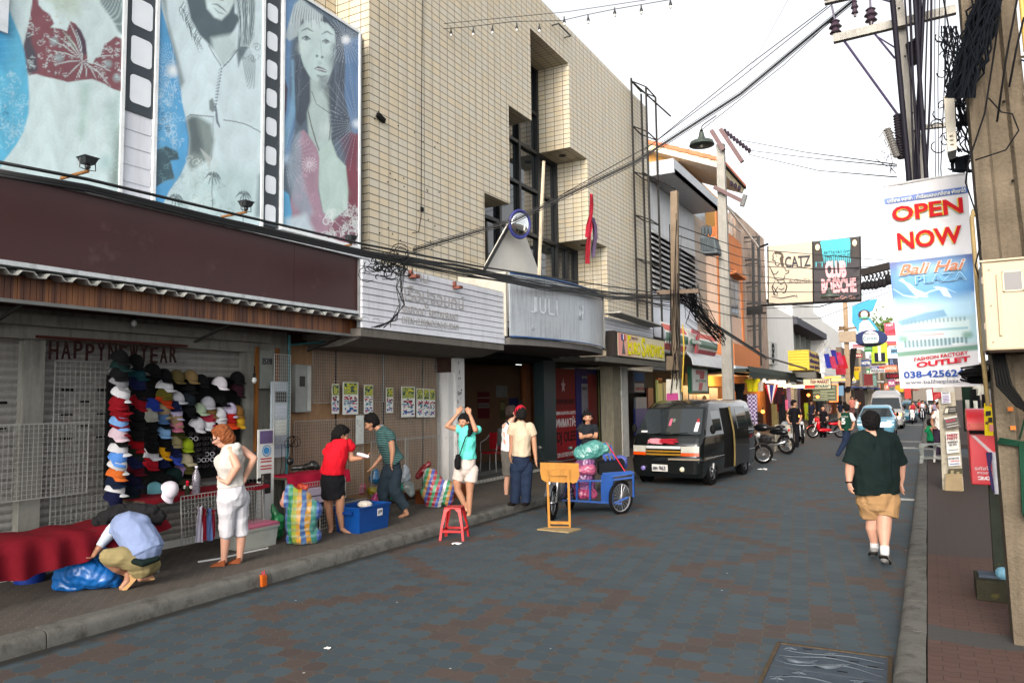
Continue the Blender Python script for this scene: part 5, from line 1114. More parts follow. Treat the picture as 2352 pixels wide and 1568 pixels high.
def cloth(label,x0,y0,x1,y1,Y,k,k2=None,name="hanging_garment",cat="garment",shirt=False,grp="clothes hung at the shop fronts",seed=1):
 A,B=PY(x0,y1,Y),PY(x1,y0,Y);rr=random.Random(seed+int(x0));rows=[]
 n=9;z0,z1,xa,xb=A.z,B.z,A.x,B.x
 for i in range(n+1):
  f=i/n;nar=.12*math.sin(f*2)*(0 if shirt else 1)
  if shirt:wf=(0 if f>.3 else.0);ex=.18 if f<.32 else 0
  else:wf=nar*.4;ex=0
  rows.append([(xa-ex*(xb-xa)+(xb-xa)*(1+2*ex)*(wf/2+(1-wf)*j/8),Y+.05*math.sin(j*1.9+f*2)*(.3+f)+rr.uniform(-.01,.01),z1-(z1-z0)*f)for j in range(9)])
 o=build(name,M().sheet(rows,.01,(0,1,0)),k2 or C(*k,.85),label=label,cat=cat,group=grp,smooth=2);return o
def plaid(name,a,b,s=14):
 m,nt,bb=nmat(name);o=xyz(nt,objc(nt));ch=nt.nodes.new("ShaderNodeTexChecker");ch.inputs['Scale'].default_value=s
 ch.inputs['Color1'].default_value=(*lin(a),1);ch.inputs['Color2'].default_value=(*lin(b),1);nt.links.new(comb(nt,mth(nt,'ADD',o[0],o[1]),o[2]),ch.inputs['Vector']);nt.links.new(ch.outputs[0],bb.inputs['Base Color']);bb.inputs['Roughness'].default_value=.9;return m
cloth("black t-shirt hanging at the left of the clothes shop",1691,880,1707,940,35,(18,18,22),shirt=True)
cloth("dark trousers hanging behind the van roof at the clothes shop",1702,905,1716,985,35.3,(34,20,20))
cloth("bright yellow t-shirt hanging under the dark canopy",1716,870,1741,899,35,(196,182,30),shirt=True)
cloth("red and orange striped cloth hanging beside the purple plaid",1707,925,1719,985,35.2,(110,44,26))
cloth("purple and white plaid scarf hanging in long folds",1719,905,1739,984,35.1,None,plaid("purple_plaid",(70,50,100),(170,160,180),11))
cloth("dark jacket hanging right of the national flag",1776,888,1796,928,37.5,(40,18,24),shirt=True)
cloth("black dress hanging by the cream column",1789,905,1803,985,38,(20,20,26));cloth("crimson dress hanging by the cream column",1784,900,1799,945,38.4,(120,24,44))
cloth("pink towel hanging at the shop beside the floral dresses",1799,918,1810,942,39,(196,96,130))
for i,(x,k)in enumerate(((1812,(130,100,130)),(1819,(170,150,120)),(1827,(120,110,90)),(1834,(60,44,60)))):
 cloth(("lilac","beige","olive","dark plum")[i]+" patterned dress hanging in the row beside the pink towel",x-4,888+i,x+4,940,39.5+i*.3,None,plaid("print_dress_%d"%i,k,tuple(q*.55 for q in k),17))
cloth("yellow leafy garland hanging low behind the black dressed pair",1848,925,1856,965,42,(120,130,30),name="garland",cat="plant");cloth("white printed poster shirt beside the yellow t-shirt",1740,872,1753,898,36,(190,180,170))
f=thing("national_flag","red, white and blue striped flag hanging in a V in the clothes shop","flag",PY(1770,925,36.5))
for k,(a,b,c_)in enumerate(((0,.17,(160,30,40)),(.17,.34,(200,196,196)),(.34,.66,(44,50,110)),(.66,.83,(200,196,196)),(.83,1,(160,30,40)))):
 A,B=PY(1756+32*a,883,36.5),PY(1756+32*b,883,36.5);e=PY(1771+a*3-1,926,36.5);e2=PY(1771+b*3-1,926,36.5)
 build("stripe",M().prism([A,B,e2-V((0,0,-.12*0)),e],(0,.012,0)),C(*c_,.8),f)
def tube_lamp(label,x,y,Y,wd,k,e,grp="lit tube lamps under the shop canopies"):
 g=PY(x,y,Y);t=thing("tube_lamp",label,"lamp",g,group=grp);build("tube",M().tube([g-V((wd,0,0)),g+V((wd,0,0))],.05,8),C(*k,emit=e),t);build("fitting",M().box(g.x-wd,g.x+wd,Y-.02,Y+.02,g.z+.06,g.z+.12),C(190,190,186),t)
tube_lamp("lit white tube lamp above the yellow t-shirt, leftmost",1746,875,36.2,.26,(255,250,225),2.5);tube_lamp("lit white tube lamp over the hanging flag",1771,877,38,.26,(255,250,230),4);tube_lamp("lit white tube lamp right of the hanging flag",1791,878,40,.28,(255,250,230),4)
tube_lamp("warm yellow tube lamp above the pink towel",1798,886,38.8,.40,(255,225,150),3.5);tube_lamp("warm yellow tube lamp above the patterned dresses",1822,888,41,.55,(255,225,150),6);tube_lamp("blue tinted tube lamp left of the fish sign",1838,889,42,.15,(80,140,255),3)
tube_lamp("orange string of lamps under the grey rounded awning, near end",1912,866,52,.5,(255,170,70),2.5);tube_lamp("orange string of lamps under the grey rounded awning, far end",1934,872,58,.9,(255,170,70),4)
for i,(x,y,Y)in enumerate(((1857,907,44),(1878,911,46),(1818,930,40),(1752,945,36),(1838,955,41))):
 g=PY(x,y,Y);t=thing("bulb_lamp",("small warm bulb under the fish sign","small warm bulb by the menu board","small warm bulb behind the patterned dresses","warm glowing lamp deep in the clothes shop","small warm bulb low behind the bar stool")[i],"lamp",g,group="warm bulbs inside the shops");build("bulb",M().ell(g,.09,8),C(255,150,60,emit=5),t);build("socket",M().bar(g+V((0,0,.08)),g+V((0,0,.2)),.04),C(40,30,20),t)
L1=bpy.data.lights.new("shop_light",'POINT');L1.energy=260;L1.color=(1,.55,.22);L1.shadow_soft_size=.6
for i,(x,y,z)in enumerate(((-8.4,36.5,2.5),(-8.4,42,2.5),(-8.2,50,2.4))):o=bpy.data.objects.new("shop_light",L1);COL.objects.link(o);o.location=(x,y,z)
plate("shop_sign","white fish market restaurant sign with a red fish","sign",1846,869.5,1907,893,43,(206,196,166),[(0,.42,.05,.38,(170,44,40))],[("FISH MARKET",.27,.96,.55,.92,(110,26,36)),("RESTAURANT",.42,.97,.10,.42,(44,84,84))],rim=(40,52,48),d=.2)
mb=plate("menu_board","grey-green lit menu board with an orange neon edge under the awning","menu board",1868,884,1922,921,46,(96,104,84),[(.3*(i%2),.3*(i%2)+.6,.08+i*.11,.12+i*.11,(176,180,150))for i in range(8)])
A,B=PY(1924,922,46),PY(1924,882,46);build("neon_edge",M().tube([PY(1905,922,46),A,B,PY(1900,882,46)],.035,6),C(255,120,60,emit=2.5),mb)
t=thing("yellow_box_sign","big yellow box sign with purple Thai lettering on the canopy roof","sign",(-6.5,45,3.6))
A,B,c_=PY(1811,843,43),PY(1857,803,43),PY(1857,849,43)
m=M();Yb=43+(PX(1883,820,B.x).y-43);yb_=PX(1882,820,B.x).y
m.box(A.x,B.x,43,yb_,c_.z,B.z);build("case",m,mat("sign_yellow",(.56,.40,.02),.5,var=.06),t)
m=M()
for i in range(7):z=c_.z+(B.z-c_.z)*(i+.5)/7;m.box(A.x,B.x,42.985,43,z,z+.02)
build("seams",m,C(150,112,10),t)
for s_,z_,h_ in(("รับเหมา ซ่อม",.68,.26),("บริการนวด",.38,.2),("แอร์ ตู้เย็น",.08,.2)):text("lettering",s_,(B.x+.01,43.2,c_.z+(B.z-c_.z)*z_),(0,1,0),(0,0,1),(yb_-43)*.9,(B.z-c_.z)*h_,C(80,60,90),t,th=.02,font_off=.05)
t=thing("rounded_awning","long pale grey awning with a rounded far end above the menu board","awning",(-6.5,60,2.8));a0,a1=PX(1884,853,-6.6),PX(1957,874,-6.6)
rows=[]
for i in range(25):
 f=i/24;y=a0.y+(a1.y-a0.y)*f;cl=math.sqrt(max(0,1-max(0,(f-.9)/.1)**2));rows.append([(-6.9+.75*math.sin(PI*.5*j/6)*cl,y,3.05+.62*math.cos(PI*.5*j/6)*cl)for j in range(7)])
build("vinyl",M().sheet(rows,.02),C(158,164,172,.5),t,smooth=2);build("underside",M().box(-6.25,-8.5,a0.y,a1.y,2.95,3.0),C(150,90,40),t)
t=thing("far_shops","row of dim shopfronts under the rounded awning","shopfront",(-7,75,.14));build("wall",M().box(-8.2,-9,62,140,.14,3.2),C(70,44,34),t)
for i in range(14):build("doorway",M().box(-8.1,-8.2,63+i*4.2,65.8+i*4.2,.14,2.6),C(*((120,70,30),(40,44,50),(96,100,96),(140,60,40))[i%4]),t)
for i,(x,y,x1,y1,ks,lb)in enumerate(((1858,838,1876,803,((210,214,220),(50,60,160),(180,60,90)),"white, blue and red flag on the first slanted pole above the yellow sign"),(1868,830,1892,795,((200,204,214),(60,60,150),(190,60,90)),"white and blue flag on the second slanted pole"),(1884,826,1901,800,((170,40,60),(190,60,70)),"red flag on the third slanted pole"),(1894,830,1905,805,((214,210,210),(190,40,50)),"white and red flag on the fourth slanted pole"),(1906,838,1916,808,((170,24,36),(176,30,44)),"red flag on the fifth slanted pole"))):
 Y=47+i*1.5;a,b=PY(x,y,Y),PY(x1,y1,Y);t=thing("flag",lb,"flag",a,group="flags on slanted poles over the awning");build("pole",M().tube([a-(b-a)*.3,b+(b-a)*.35],.03,5),C(196,190,176),t)
 n=len(ks)
 for k,c_ in enumerate(ks):
  xa=b.x+.05+k*.30;build("cloth",M().sheet([[(xa+.3*j/3+.15*f,Y+.08*math.sin(j+f*5+k),b.z-.1-(.95-.1*k)*f-.16*k)for j in range(4)]for f in(0,.25,.5,.75,1)],.01,(0,1,0)),C(*c_,.8),t,smooth=2)
def pole(name,label,px,ytop,Y,w0,w1,k,base=None,group=None,cat="utility pole"):
 b=PY(px[0],930,Y);tp=PY(px[1],ytop,Y);t=thing(name,label,cat,(b.x,Y,.14),group=group);m=M();zb=.14
 rows=[[(b.x+(tp.x-b.x)*f-w_/2,Y-w_*.4,zb+(tp.z-zb)*f),(b.x+(tp.x-b.x)*f+w_/2,Y-w_*.4,zb+(tp.z-zb)*f),(b.x+(tp.x-b.x)*f+w_/2,Y+w_*.4,zb+(tp.z-zb)*f),(b.x+(tp.x-b.x)*f-w_/2,Y+w_*.4,zb+(tp.z-zb)*f)]for f,w_ in((0,w0),(.5,(w0+w1)/2),(1,w1))]
 m.grid(rows,closed=True);m.add(rows[-1],[(0,1,2,3)]);build("shaft",m,k if isinstance(k,bpy.types.Material)else C(*k,.9),t);return t
CON=mat("pole_concrete",(.26,.25,.225),.9,var=.18,vs=3,streak=.35,bmp=.4,bs=60)
t=pole("utility_pole","brown far utility pole carrying a box transformer over the parked bikes",(1949,1941),690,56,.34,.28,mat("brown_pole",(.28,.20,.13),.9,var=.3))
A,B=PY(1929,787,56),PY(1966,760,56);build("platform_box",M().box(A.x,B.x,55.6,55.85,A.z,B.z),C(160,144,124),t);build("insulators",M().bar(PY(1925,758,55.8),PY(1967,752,55.8),.12).ell(PY(1930,752,55.8),.12,6).ell(PY(1938,752,55.8),.12,6),C(120,96,70),t)
m=M()
for k in range(7):a,b=PY(1955+k*2,800,57),PY(1942+k*1.5,900,55.7);m.tube([a,(a+b)/2+V((0,0,-.3)),b],.04,4)
build("cable_bundle",m,C(24,22,22),t)
t=thing("star_sign","tall blue pointed sign with a pale cartoon lady in a green band","sign",PY(1985,760,62));P6=lambda x,y,d=0:PY(x,y,62)-V((0,d,0))
m=M();m.prism([P6(x,y)for x,y in((1957,704),(1990,690),(2015,686),(2005,712),(1990,722),(2012,748),(2022,764),(1972,766),(1957,740))],(0,.15,0));build("board",m,C(70,150,200),t,tri=True)
m=M();m.prism([P6(x,y,.02)for x,y in((1972,764),(1974,744),(1984,734),(1996,736),(2008,752),(2016,765))],(0,.015,0));build("gown_print",m,C(206,206,216),t)
build("hair_print",M().ell(P6(1985,723,.03),(.42,.02,.4),12),C(74,54,48),t);build("face_print",M().ell(P6(1985,722,.06),(.25,.02,.27),12),C(216,200,184),t);build("band_print",M().ell(P6(1985,730,.09),(.4,.02,.09),12),C(90,150,130),t)
t=thing("oval_sign","dark blue oval sign with a round pale badge","sign",PY(2000,790,60));c_=PY(2000,777,60)
build("board",M().ell(c_,(1.12,.08,.62),24),C(44,54,90),t,smooth=2);build("badge",M().ell(c_-V((0,.06,0)),(.56,.05,.56),20),C(196,200,200),t,smooth=2)
text("lettering","PIN HAI",c_-V((.36,.13,-.25)),(1,0,0),(0,0,1),.7,.16,C(50,60,80),t);text("lettering","Center",c_-V((.5,.13,.12)),(1,0,0),(0,0,1),1.0,.28,C(60,120,130),t)
build("foot_print",M().ell(c_-V((0,.02,.42)),(.75,.09,.16),16),C(24,26,30),t)
SG="crowded shop signs hung over the far street"
for(x0,y0,x1,y1,Y,k,lb,pr,tx)in(
 (1957,766,2012,772,61,(196,120,84),"orange strip sign under the blue pointed sign",[],[]),
 (2002,786,2037,834,66,(176,196,60),"yellow-green poster sign of a man in a dark suit",[(.2,.85,.05,.5,(30,34,46)),(.42,.62,.5,.85,(206,196,180)),(.44,.6,.1,.5,(220,220,224))],[]),
 (1985,794,2003,808,64,(60,150,70),"green strip sign left of the suited man sign",[],[("SMOOTH",.05,.9,.3,.7,(200,220,200))]),
 (1958,790,1986,800,63,(206,170,170),"faded pink and white fabric banner behind the brown pole",[(0,1,.6,1,(190,90,110))],[]),
 (2034,741,2058,794,68,(206,84,104),"tall pink and white sign left of the big OPEN NOW banner",[(0,1,.2,.45,(216,214,210)),(0,1,.45,.5,(190,50,50)),(0,1,0,.1,(200,90,70))],[("YOM",.1,.7,.86,.96,(230,220,220)),("CAFE",.1,.9,.55,.7,(150,40,30))]),
 (1998,833,2040,840,67,(210,206,200),"white strip sign under the suited man sign",[],[("WELCOME",.1,.9,.2,.8,(150,60,80))]),
 (2000,840,2032,856,65,(206,206,206),"white exchange sign with a blue header",[(0,.6,.6,.95,(50,56,130)),(.6,1,.6,.95,(196,80,60))],[("VISA",.05,.5,.62,.9,(210,210,220)),("MASSAGE",.05,.95,.1,.5,(70,70,80))]),
 (2028,838,2060,854,66,(206,110,80),"orange sign overlapping the exchange sign",[],[("FASHION",.08,.92,.3,.75,(220,206,190))]),
 (2037,822,2064,842,69,(52,56,70),"dark blue sign with a scrawled letter R behind the banner edge",[],[("R",.3,.6,.2,.85,(110,130,170))]),
 (2034,856,2066,870,72,(34,26,30),"black sign with red letters right of the exchange sign",[],[("A GOGO",.1,.9,.2,.8,(170,40,50))]),
 (1920,838,1942,860,55,(176,44,62),"crimson cloth sign at the near side of the brown pole",[],[]),
 (1985,858,2004,885,70,(140,60,60),"muted red awning board right of the yellow streamer",[],[]),(2002,862,2012,886,74,(120,150,140),"pale teal awning board right of the muted red one",[],[]),
 (2057,884,2075,900,80,(196,150,40),"yellow strip sign over the distant traffic",[],[]),(2078,889,2092,915,85,(176,60,56),"red upright sign over the distant riders",[],[]),(1965,895,1985,960,66,(30,20,20),"dark red lit doorway past the brown pole",[(.3,.6,.5,.56,(200,120,40))],[]),
 (1925,885,1937,908,56,(120,160,190),"pale blue towel poster beside the brown pole",[],[]),(1910,874,1925,884,50,(190,176,160),"white round notice under the rounded awning",[],[])):
 plate("street_sign",lb,"sign",x0,y0,x1,y1,Y,k,pr,tx,group=SG)
for i,(w_,k,kn)in enumerate((("BAR",(150,40,44),"red"),("MASSAGE",(190,186,176),"off-white"),("HOTEL",(40,60,110),"navy"),("PUB",(60,120,80),"green"),("TATTOO",(30,30,34),"black"),("BEER",(200,150,50),"amber"),("SILK",(140,60,110),"plum"),("TOUR",(190,90,50),"rust orange"),("CURRY",(90,70,50),"brown"),("INTERNET",(110,160,190),"pale blue"),("LAUNDRY",(170,176,180),"pale grey"),("GEMS",(120,30,60),"crimson"))):
 x0,y0=(1964,1946,1978,1990,2012,1952,2040,2022,1970,2046,1996,2052)[i],(812,866,826,846,872,842,872,880,884,800,812,862)[i];plate('street_sign',kn+' sign lettered with a small word in the crowded far cluster','sign',x0,y0,x0+16+i%3*4,y0+9+i%4*3,76+i*3,k,[],[(w_,.08,.92,.25,.75,(226,220,206)if sum(k)<400 else(60,40,40))],group=SG)
cloth("yellow ragged streamer hanging over the far left pavement",1962,852,1973,872,58,(190,170,30),name="streamer",cat="streamer")
rr=random.Random(11);FS="narrow far buildings closing the street"
for i in range(13):
 Y=88+i*9;x=-7.5-rr.uniform(0,1)+i*.42;h=rr.uniform(5.5,8.5);k=rr.choice(((150,140,124),(120,110,100),(170,160,150),(110,96,86)))
 t=thing("terrace_building","far left terrace building in the hazy row, number %d from the white building"%(i+1),"building",(x,Y,0),group=FS);t['label']=("narrow far terrace building on the left behind the crowded signs")
 build("wall",M().box(x,x-6,Y,Y+8.8,0,h),C(*k,streak=.4),t);build("window",M().box(x,x+.05,Y+2,Y+6.5,3.6,5),C(50,54,60,.3),t);build("awning",M().box(x,x+1.3,Y+.3,Y+8.5,2.7,2.9),C(*rr.choice(((140,60,50),(90,110,100),(150,150,150),(60,70,110)))),t)
for i in range(14):
 Y=33.6+i*11;x=3.9+i*.62;h=rr.uniform(3.0,3.5)+i*.25;k=rr.choice(((150,140,124),(130,118,104),(170,160,150)))
 t=thing("terrace_building","low far terrace building on the right behind the hanging banner","building",(x,Y,0),group="low buildings on the right side");build("wall",M().box(x,x+6,Y,Y+10.8,0,h),C(*k,streak=.4),t);build("awning",M().box(x,x-1.2,Y+.3,Y+10.5,2.5,2.65),C(*rr.choice(((60,60,60),(90,110,100),(120,120,120)))),t);build("doorway",M().box(x,x-.04,Y+1,Y+9.5,.14,2.4),C(36,34,34),t)
m=M();t=thing("end_building","far end building closing the vanishing street","building",(-2,230,0));build("wall",M().box(-30,40,230,236,0,10),C(120,112,104,streak=.4),t);build("window",M().box(-8,12,229.9,230,4,7),C(60,60,66),t)
tr=thing("tree","bit of green tree crown showing above the oval sign","tree",PY(2018,790,95));c_=PY(2020,760,95);rr=random.Random(4);m=M()
for i in range(900):
 p=c_+V((rr.gauss(0,1.1),rr.gauss(0,1),rr.gauss(0,.8)));d=V((rr.uniform(-1,1),rr.uniform(-1,1),rr.uniform(-1,1)))*.16;e=d.orthogonal()*.8;m.add([p-d,p+e,p+d,p-e],[(0,1,2,3)])
build("crown",m,mat("foliage",(.10,.15,.04),.8,var=.5,vs=2),tr);build("trunk",M().tube([(c_.x,95,0),c_],[.25,.1],6),C(80,66,50),tr)
t=thing("right_shop","shopfront with dark clothes on the right pavement behind the pillar","shopfront",(2.2,22,.14));build("wall",M().box(2.3,6,14,25,.14,3.0),C(90,88,82,streak=.4),t);build("canopy",M().box(1.5,6,14.2,25,2.75,2.9),C(70,74,72),t)
cloth("black dress with a white edge hanging left of the post box",2232,893,2250,975,16.5,(14,16,18));cloth("black hanging dress just behind the post box top",2258,905,2276,965,15,(14,14,16))
cloth("grey ribbed dress hanging beside the yellow leaflet",2266,893,2292,950,14.6,(96,98,100));cloth("pale blouse hanging above the post box",2243,886,2262,908,16,(160,160,152),shirt=True)
cloth("white striped garment edge hanging by the pillar",2220,918,2226,970,17.2,(180,182,176));cloth("dark green cloth hanging behind the pillar top",2214,888,2234,990,18,(16,34,26));cloth("second white striped garment edge just left of the post box",2240,920,2245,990,16,(180,184,178))
SPINES=[[[(1905,290,0,.06),(1895,560,0,.06),(1905,640,0,.07),(1870,880,-.05,.07)],[(1905,640,0,.07),(1975,880,.08,.07)],[(1890,300,-.1,.05),(1985,290,.1,.05)]],[[(985,900,.2,.06),(1070,930,.12,.06),(1170,1150,.1,.06),(900,1190,-.1,.06)],[(1170,1150,.1,.06),(1180,1280,.15,.06)],[(930,1030,.3,.05),(1000,930,.2,.05)],[(1200,1320,.15,.04),(1245,1345,.12,.03)]],[[(700,520,0,.06),(645,740,0,.06),(600,950,.05,.06)],[(645,740,0,.06),(700,950,-.03,.06)],[(700,520,0,.05),(770,540,.1,.05)]],[[(1060,410,0,.06),(1150,690,0,.06),(1055,880,0,.06),(1078,1040,0,.04)],[(1150,690,0,.06),(1140,870,-.03,.06),(1225,1030,0,.04)],[(1115,440,-.1,.05),(1080,480,.15,.05)]],[[(1735,400,0,.06),(1740,680,0,.06),(1665,810,0,.06)],[(1740,680,0,.06),(1768,815,-.05,.06)],[(1665,385,0,.05),(1825,390,0,.05)]],[[(2090,340,0,.06),(2085,560,0,.06),(2075,770,0,.055)],[(2090,340,0,.05),(2055,360,-.05,.05)]],[[(2185,350,0,.06),(2190,560,0,.06)],[(2108,430,0,.05),(2190,400,0,.06),(2288,440,0,.05)]],[[(775,760,0,.06),(775,930,0,.06),(745,1060,0,.05)],[(775,930,0,.06),(805,1060,0,.05)],[(728,800,0,.05),(832,795,0,.05)]],[[(290,450,0,.06),(320,850,0,.08),(297,980,.05,.07)],[(320,850,0,.08),(372,980,-.08,.07)],[(150,640,0,.06),(200,490,0,.06),(400,490,0,.06),(478,650,0,.058)]],[[(-60,180,0,.06),(20,270,0,.05),(30,480,0,.045)]]]
def ridge(me,amp,fr,z=None):
 n=len(me.vertices);co=np.empty(n*3);no=np.empty(n*3);me.vertices.foreach_get('co',co);me.vertex_normals.foreach_get('vector',no);co=co.reshape(-1,3);no=no.reshape(-1,3)
 w_=np.sin(co[:,0]*fr+co[:,2]*fr*.9+2*np.sin(co[:,1]*fr*.6))+.7*np.sin(co[:,1]*fr*1.7-co[:,2]*fr*1.3+1.5*np.sin(co[:,0]*fr));w_=1-np.abs(w_)*.9;co+=no*(w_*amp)[:,None]
 if z is not None:co[:,2]=np.maximum(co[:,2],z)
 me.vertices.foreach_set('co',co.ravel());me.update()
def fuse(name,chains,m_,parent,vox=.008,sm=3):
 M_=M()
 for ch in chains:
  for i,(p,r)in enumerate(ch):
   if r>0:M_.ell(p,r,12)
   if i:q,s=ch[i-1];M_.tube([q,p],[abs(s),abs(r)],12)
 me=M_.mesh("tmp");o=bpy.data.objects.new("tmp",me);COL.objects.link(o)
 a=o.modifiers.new("r",'REMESH');a.mode='VOXEL';a.voxel_size=vox;a.use_smooth_shade=True
 b=o.modifiers.new("s",'SMOOTH');b.factor=.5;b.iterations=sm
 me2=bpy.data.meshes.new_from_object(o.evaluated_get(bpy.context.evaluated_depsgraph_get()));bpy.data.objects.remove(o)
 me2.name=name;me2.materials.clear();me2.materials.append(m_);ob=bpy.data.objects.new(name,me2)
 me2.polygons.foreach_set('use_smooth',[True]*len(me2.polygons))
 if parent is not None and name not in('body','shoes','socks','belt'):ridge(me2,*((.009,60)if name=='hair' else(.007,15)))
 return fin(ob,parent)
class Fig:
 def __init__(s,label,T,k0,cat="person",vox=.008,name="person"):
  s.T,s.k,s.v=(T if len(T)>3 else T),k0,vox;s.t=thing(name,label,cat,s.J(T[3],T[4],0)if len(T)>3 else(0,0,0))
 def J(s,x,y,d=0):return CAM+ray(s.T[0]+x*s.T[2],s.T[1]+y*s.T[2])*(s.k+d)
 def ch(s,C_):return[[(s.J(q[0],q[1],q[2]),q[3])for q in c]for c in C_]
 def part(s,name,C_,m_,sm=3,extra=()):
  if name=='body' and SPINES and s.t.get('n')is None and len(s.T)>3 and s.T[2]<1:C_=list(C_)+SPINES.pop(0)
  return fuse(name,s.ch(C_)+list(extra),m_,s.t,s.v,sm)
 def hand(s,w,e,side=1,n=(0,0,1),curl=.5):
  W,E=s.J(*w),s.J(*e);d=(E-W).normalized();a=d.cross(V(n)).normalized()*side;b=a.cross(d)*side;L=.085;out=[[(W,.024),(W+d*.035-a*.012,.024),(W+d*L-a*.022,.017)],[(W+d*.035+a*.012,.022),(W+d*L+a*.022,.016)],[(W+d*.05,.024),(W+d*L,.018)]]
  for i,l in enumerate((.062,.074,.07,.052)):
   p=W+d*L*1.02+a*(.027-.018*i);q=p+d*l*.5+b*l*.25*curl;out.append([(p,.0092),(q,.0088),(q+d*l*.4*(1-curl*.6)+b*l*.5*curl,.0078)])
  out.append([(W+d*.02+a*.02,.015),(W+d*.055+a*.045,.0115),(W+d*.09+a*.05+b*.015,.0095)]);return out
def head(f,x,y,d,r=.092,fx=0,fy=0,fd=-1,tilt=0):
 """skull, jaw, nose and ears; (fx, fy, fd) is the way the face looks in view space (right, down, away)"""
 c=f.J(x,y,d);F_=(_r*fx-_u*fy+_f*fd).normalized();U_=(V((0,0,1))-F_*F_.z).normalized();S_=U_.cross(F_)
 o=[[(c+U_*.02-F_*.02,r),(c+F_*.015,r*.9)],[(c,r*.82),(c+F_*.045-U_*.075,r*.46)],[(c+F_*.088+U_*.012,.012),(c+F_*.108-U_*.018,.016)],[(c+F_*.09-U_*.052,.013)]]
 for e in(-1,1):o.append([(c+S_*e*.086-U_*.0,.018),(c+S_*e*.088-U_*.03,.014)]);o.append([(c+F_*.07+S_*e*.04-U_*.02,.028)])
 f.hd=(c,F_,U_,S_);return o
def face(f):
 c,F_,U_,S_=f.hd;m=M()
 for e in(-1,1):m.ell(c+F_*.086+S_*e*.033+U_*.012,(.012,.012,.007),8);m.bar(c+F_*.09+S_*e*.018+U_*.034,c+F_*.083+S_*e*.052+U_*.032,.008,.006)
 build("eyes",m,C(24,16,14),f.t);m=M().bar(c+F_*.098-U_*.052+S_*.022,c+F_*.098-U_*.052-S_*.022,.012,.008);build("mouth",m,C(140,62,56),f.t)
def hair(f,k,L=0,back=True,cap=None,r=.1,extra=()):
 c,F_,U_,S_=f.hd;o=[[(c+U_*.035-F_*.035,r),(c-F_*.045-U_*.01,r*.93)],[(c+U_*.082+F_*.022,r*.52),(c+U_*.05-F_*.02,r*.84)]]
 for e in(-1,1):o.append([(c+S_*e*.055+U_*.04-F_*.01,r*.5),(c+S_*e*.065-F_*.035-U_*(.04 if L else.01),r*.36)])
 if L:o+=[[(c-F_*.05-U_*.02,r*.85),(c-F_*.06-U_*L*.6,r*.8),(c-F_*.05-U_*L,r*.5)]]
 return fuse("hair",o+list(extra),k,f.t,f.v,1)
SK1=mat("skin_tan",(.34,.17,.10),.5,var=.08,vs=14);SK2=mat("skin_fair",(.46,.25,.175),.5,var=.08,vs=10);SK3=mat("skin_brown",(.27,.135,.08),.5,var=.08,vs=14)
HB=mat("black_hair",(.006,.0055,.0055),.85,var=.5,vs=60);HR=mat("auburn_hair",(.16,.050,.018),.8,var=.7,vs=45)
def fab(name,col,**k):return mat(name,col,.9,var=.12,vs=9,bmp=.35,bs=14,**k)
def depth(px,py,z=.14):return(G(px,py,z)-CAM).dot(_f)
Z3=(0,950.7,.27984);Z5=(585.04,877.6,.27984);Z8=(1097,731.3,.32647);ZR=(1901.4,841,.34974)
f=Fig("woman in white top and cropped white trousers, hands on hips, at the cap stall",Z3+(1870,1270),depth(528,1296))
f.part("body",[[(1905,290,0,.045),(1860,240,0,.05)],[(1890,300,-.1,.055),(1945,430,-.14,.05),(1870,560,-.16,.034)],[(1985,290,.1,.05),(2085,365,.1,.042),(2015,515,.08,.03)],[(1900,330,0,.13)],[(1870,880,-.05,.07),(1850,1030,-.05,.056),(1838,1180,-.05,.035)],[(1975,880,.08,.07),(1978,1030,.08,.055),(1968,1180,.08,.035)],[(1840,1200,-.05,.036),(1790,1238,-.07,.03),(1735,1258,-.09,.022)],[(1965,1195,.08,.036),(1930,1220,.07,.028),(1895,1232,.05,.022)]]+[],SK2,extra=head(f,1815,185,0,.09,-1,.55,-.1)+f.hand((1870,560,-.16),(1815,545,-.16),1,(0,.3,1),.6)+f.hand((2015,515,.08),(2000,540,.05),1,(0,0,1),.3))
face(f);hair(f,HR,.1);WT=fab("white_knit",(.44,.42,.39))
c_,F_,U_,S_=f.hd;build("sunglasses",M().ob(c_+F_*.092+U_*.01,S_*.07,U_*.02,F_*.006).bar(c_+F_*.09+S_*.075,c_+S_*.09-F_*.01,.008).bar(c_+F_*.09-S_*.075,c_-S_*.09-F_*.01,.008),C(14,12,14,.1),f.t)
f.part("top",[[(1945,270,-.06,.05),(1900,330,-.04,.125),(1880,400,-.03,.15),(1888,500,0,.130),(1895,590,0,-.155)],[(1960,280,.08,.05),(1925,360,.06,.12),(1900,500,.05,.12)],[(1820,385,-.03,.09)]],WT,4)
WTr=fab("white_trousers",(.43,.43,.46));f.part("trousers",[[(1895,590,0,.145),(1905,680,0,.165)],[(1875,700,-.06,.125),(1862,850,-.05,.09),(1858,975,-.05,.080),(1860,1000,-.05,-.078)],[(1960,690,.07,.125),(1972,850,.08,.088),(1978,960,.08,.08),(1978,990,.08,-.078)]],WTr,3)
m=M()
for(x,y,d,s)in((1850,1215,-.05,1),(1975,1205,.08,.9)):h_=f.J(x,y,d);tt_=f.J(x-120*s,y+62*s,d-.04);tt_.z=.155;h_.z=.2;e_=(tt_-h_);o_=V((-e_.y,e_.x,0)).normalized()*.05;h_+=o_;tt_+=o_;m.prism([V((h_.x,h_.y,.142)),V((tt_.x,tt_.y,.142)),tt_,V((h_.x,h_.y,.215))],V((e_.y,-e_.x,0)).normalized()*.1)
build("wedge_sandals",m,C(140,76,44,.7),f.t,bevel=.006)
f=Fig("man in a faded blue t-shirt and khaki shorts crouching over the blue plastic sack",Z3+(1090,1400),depth(305,1350))
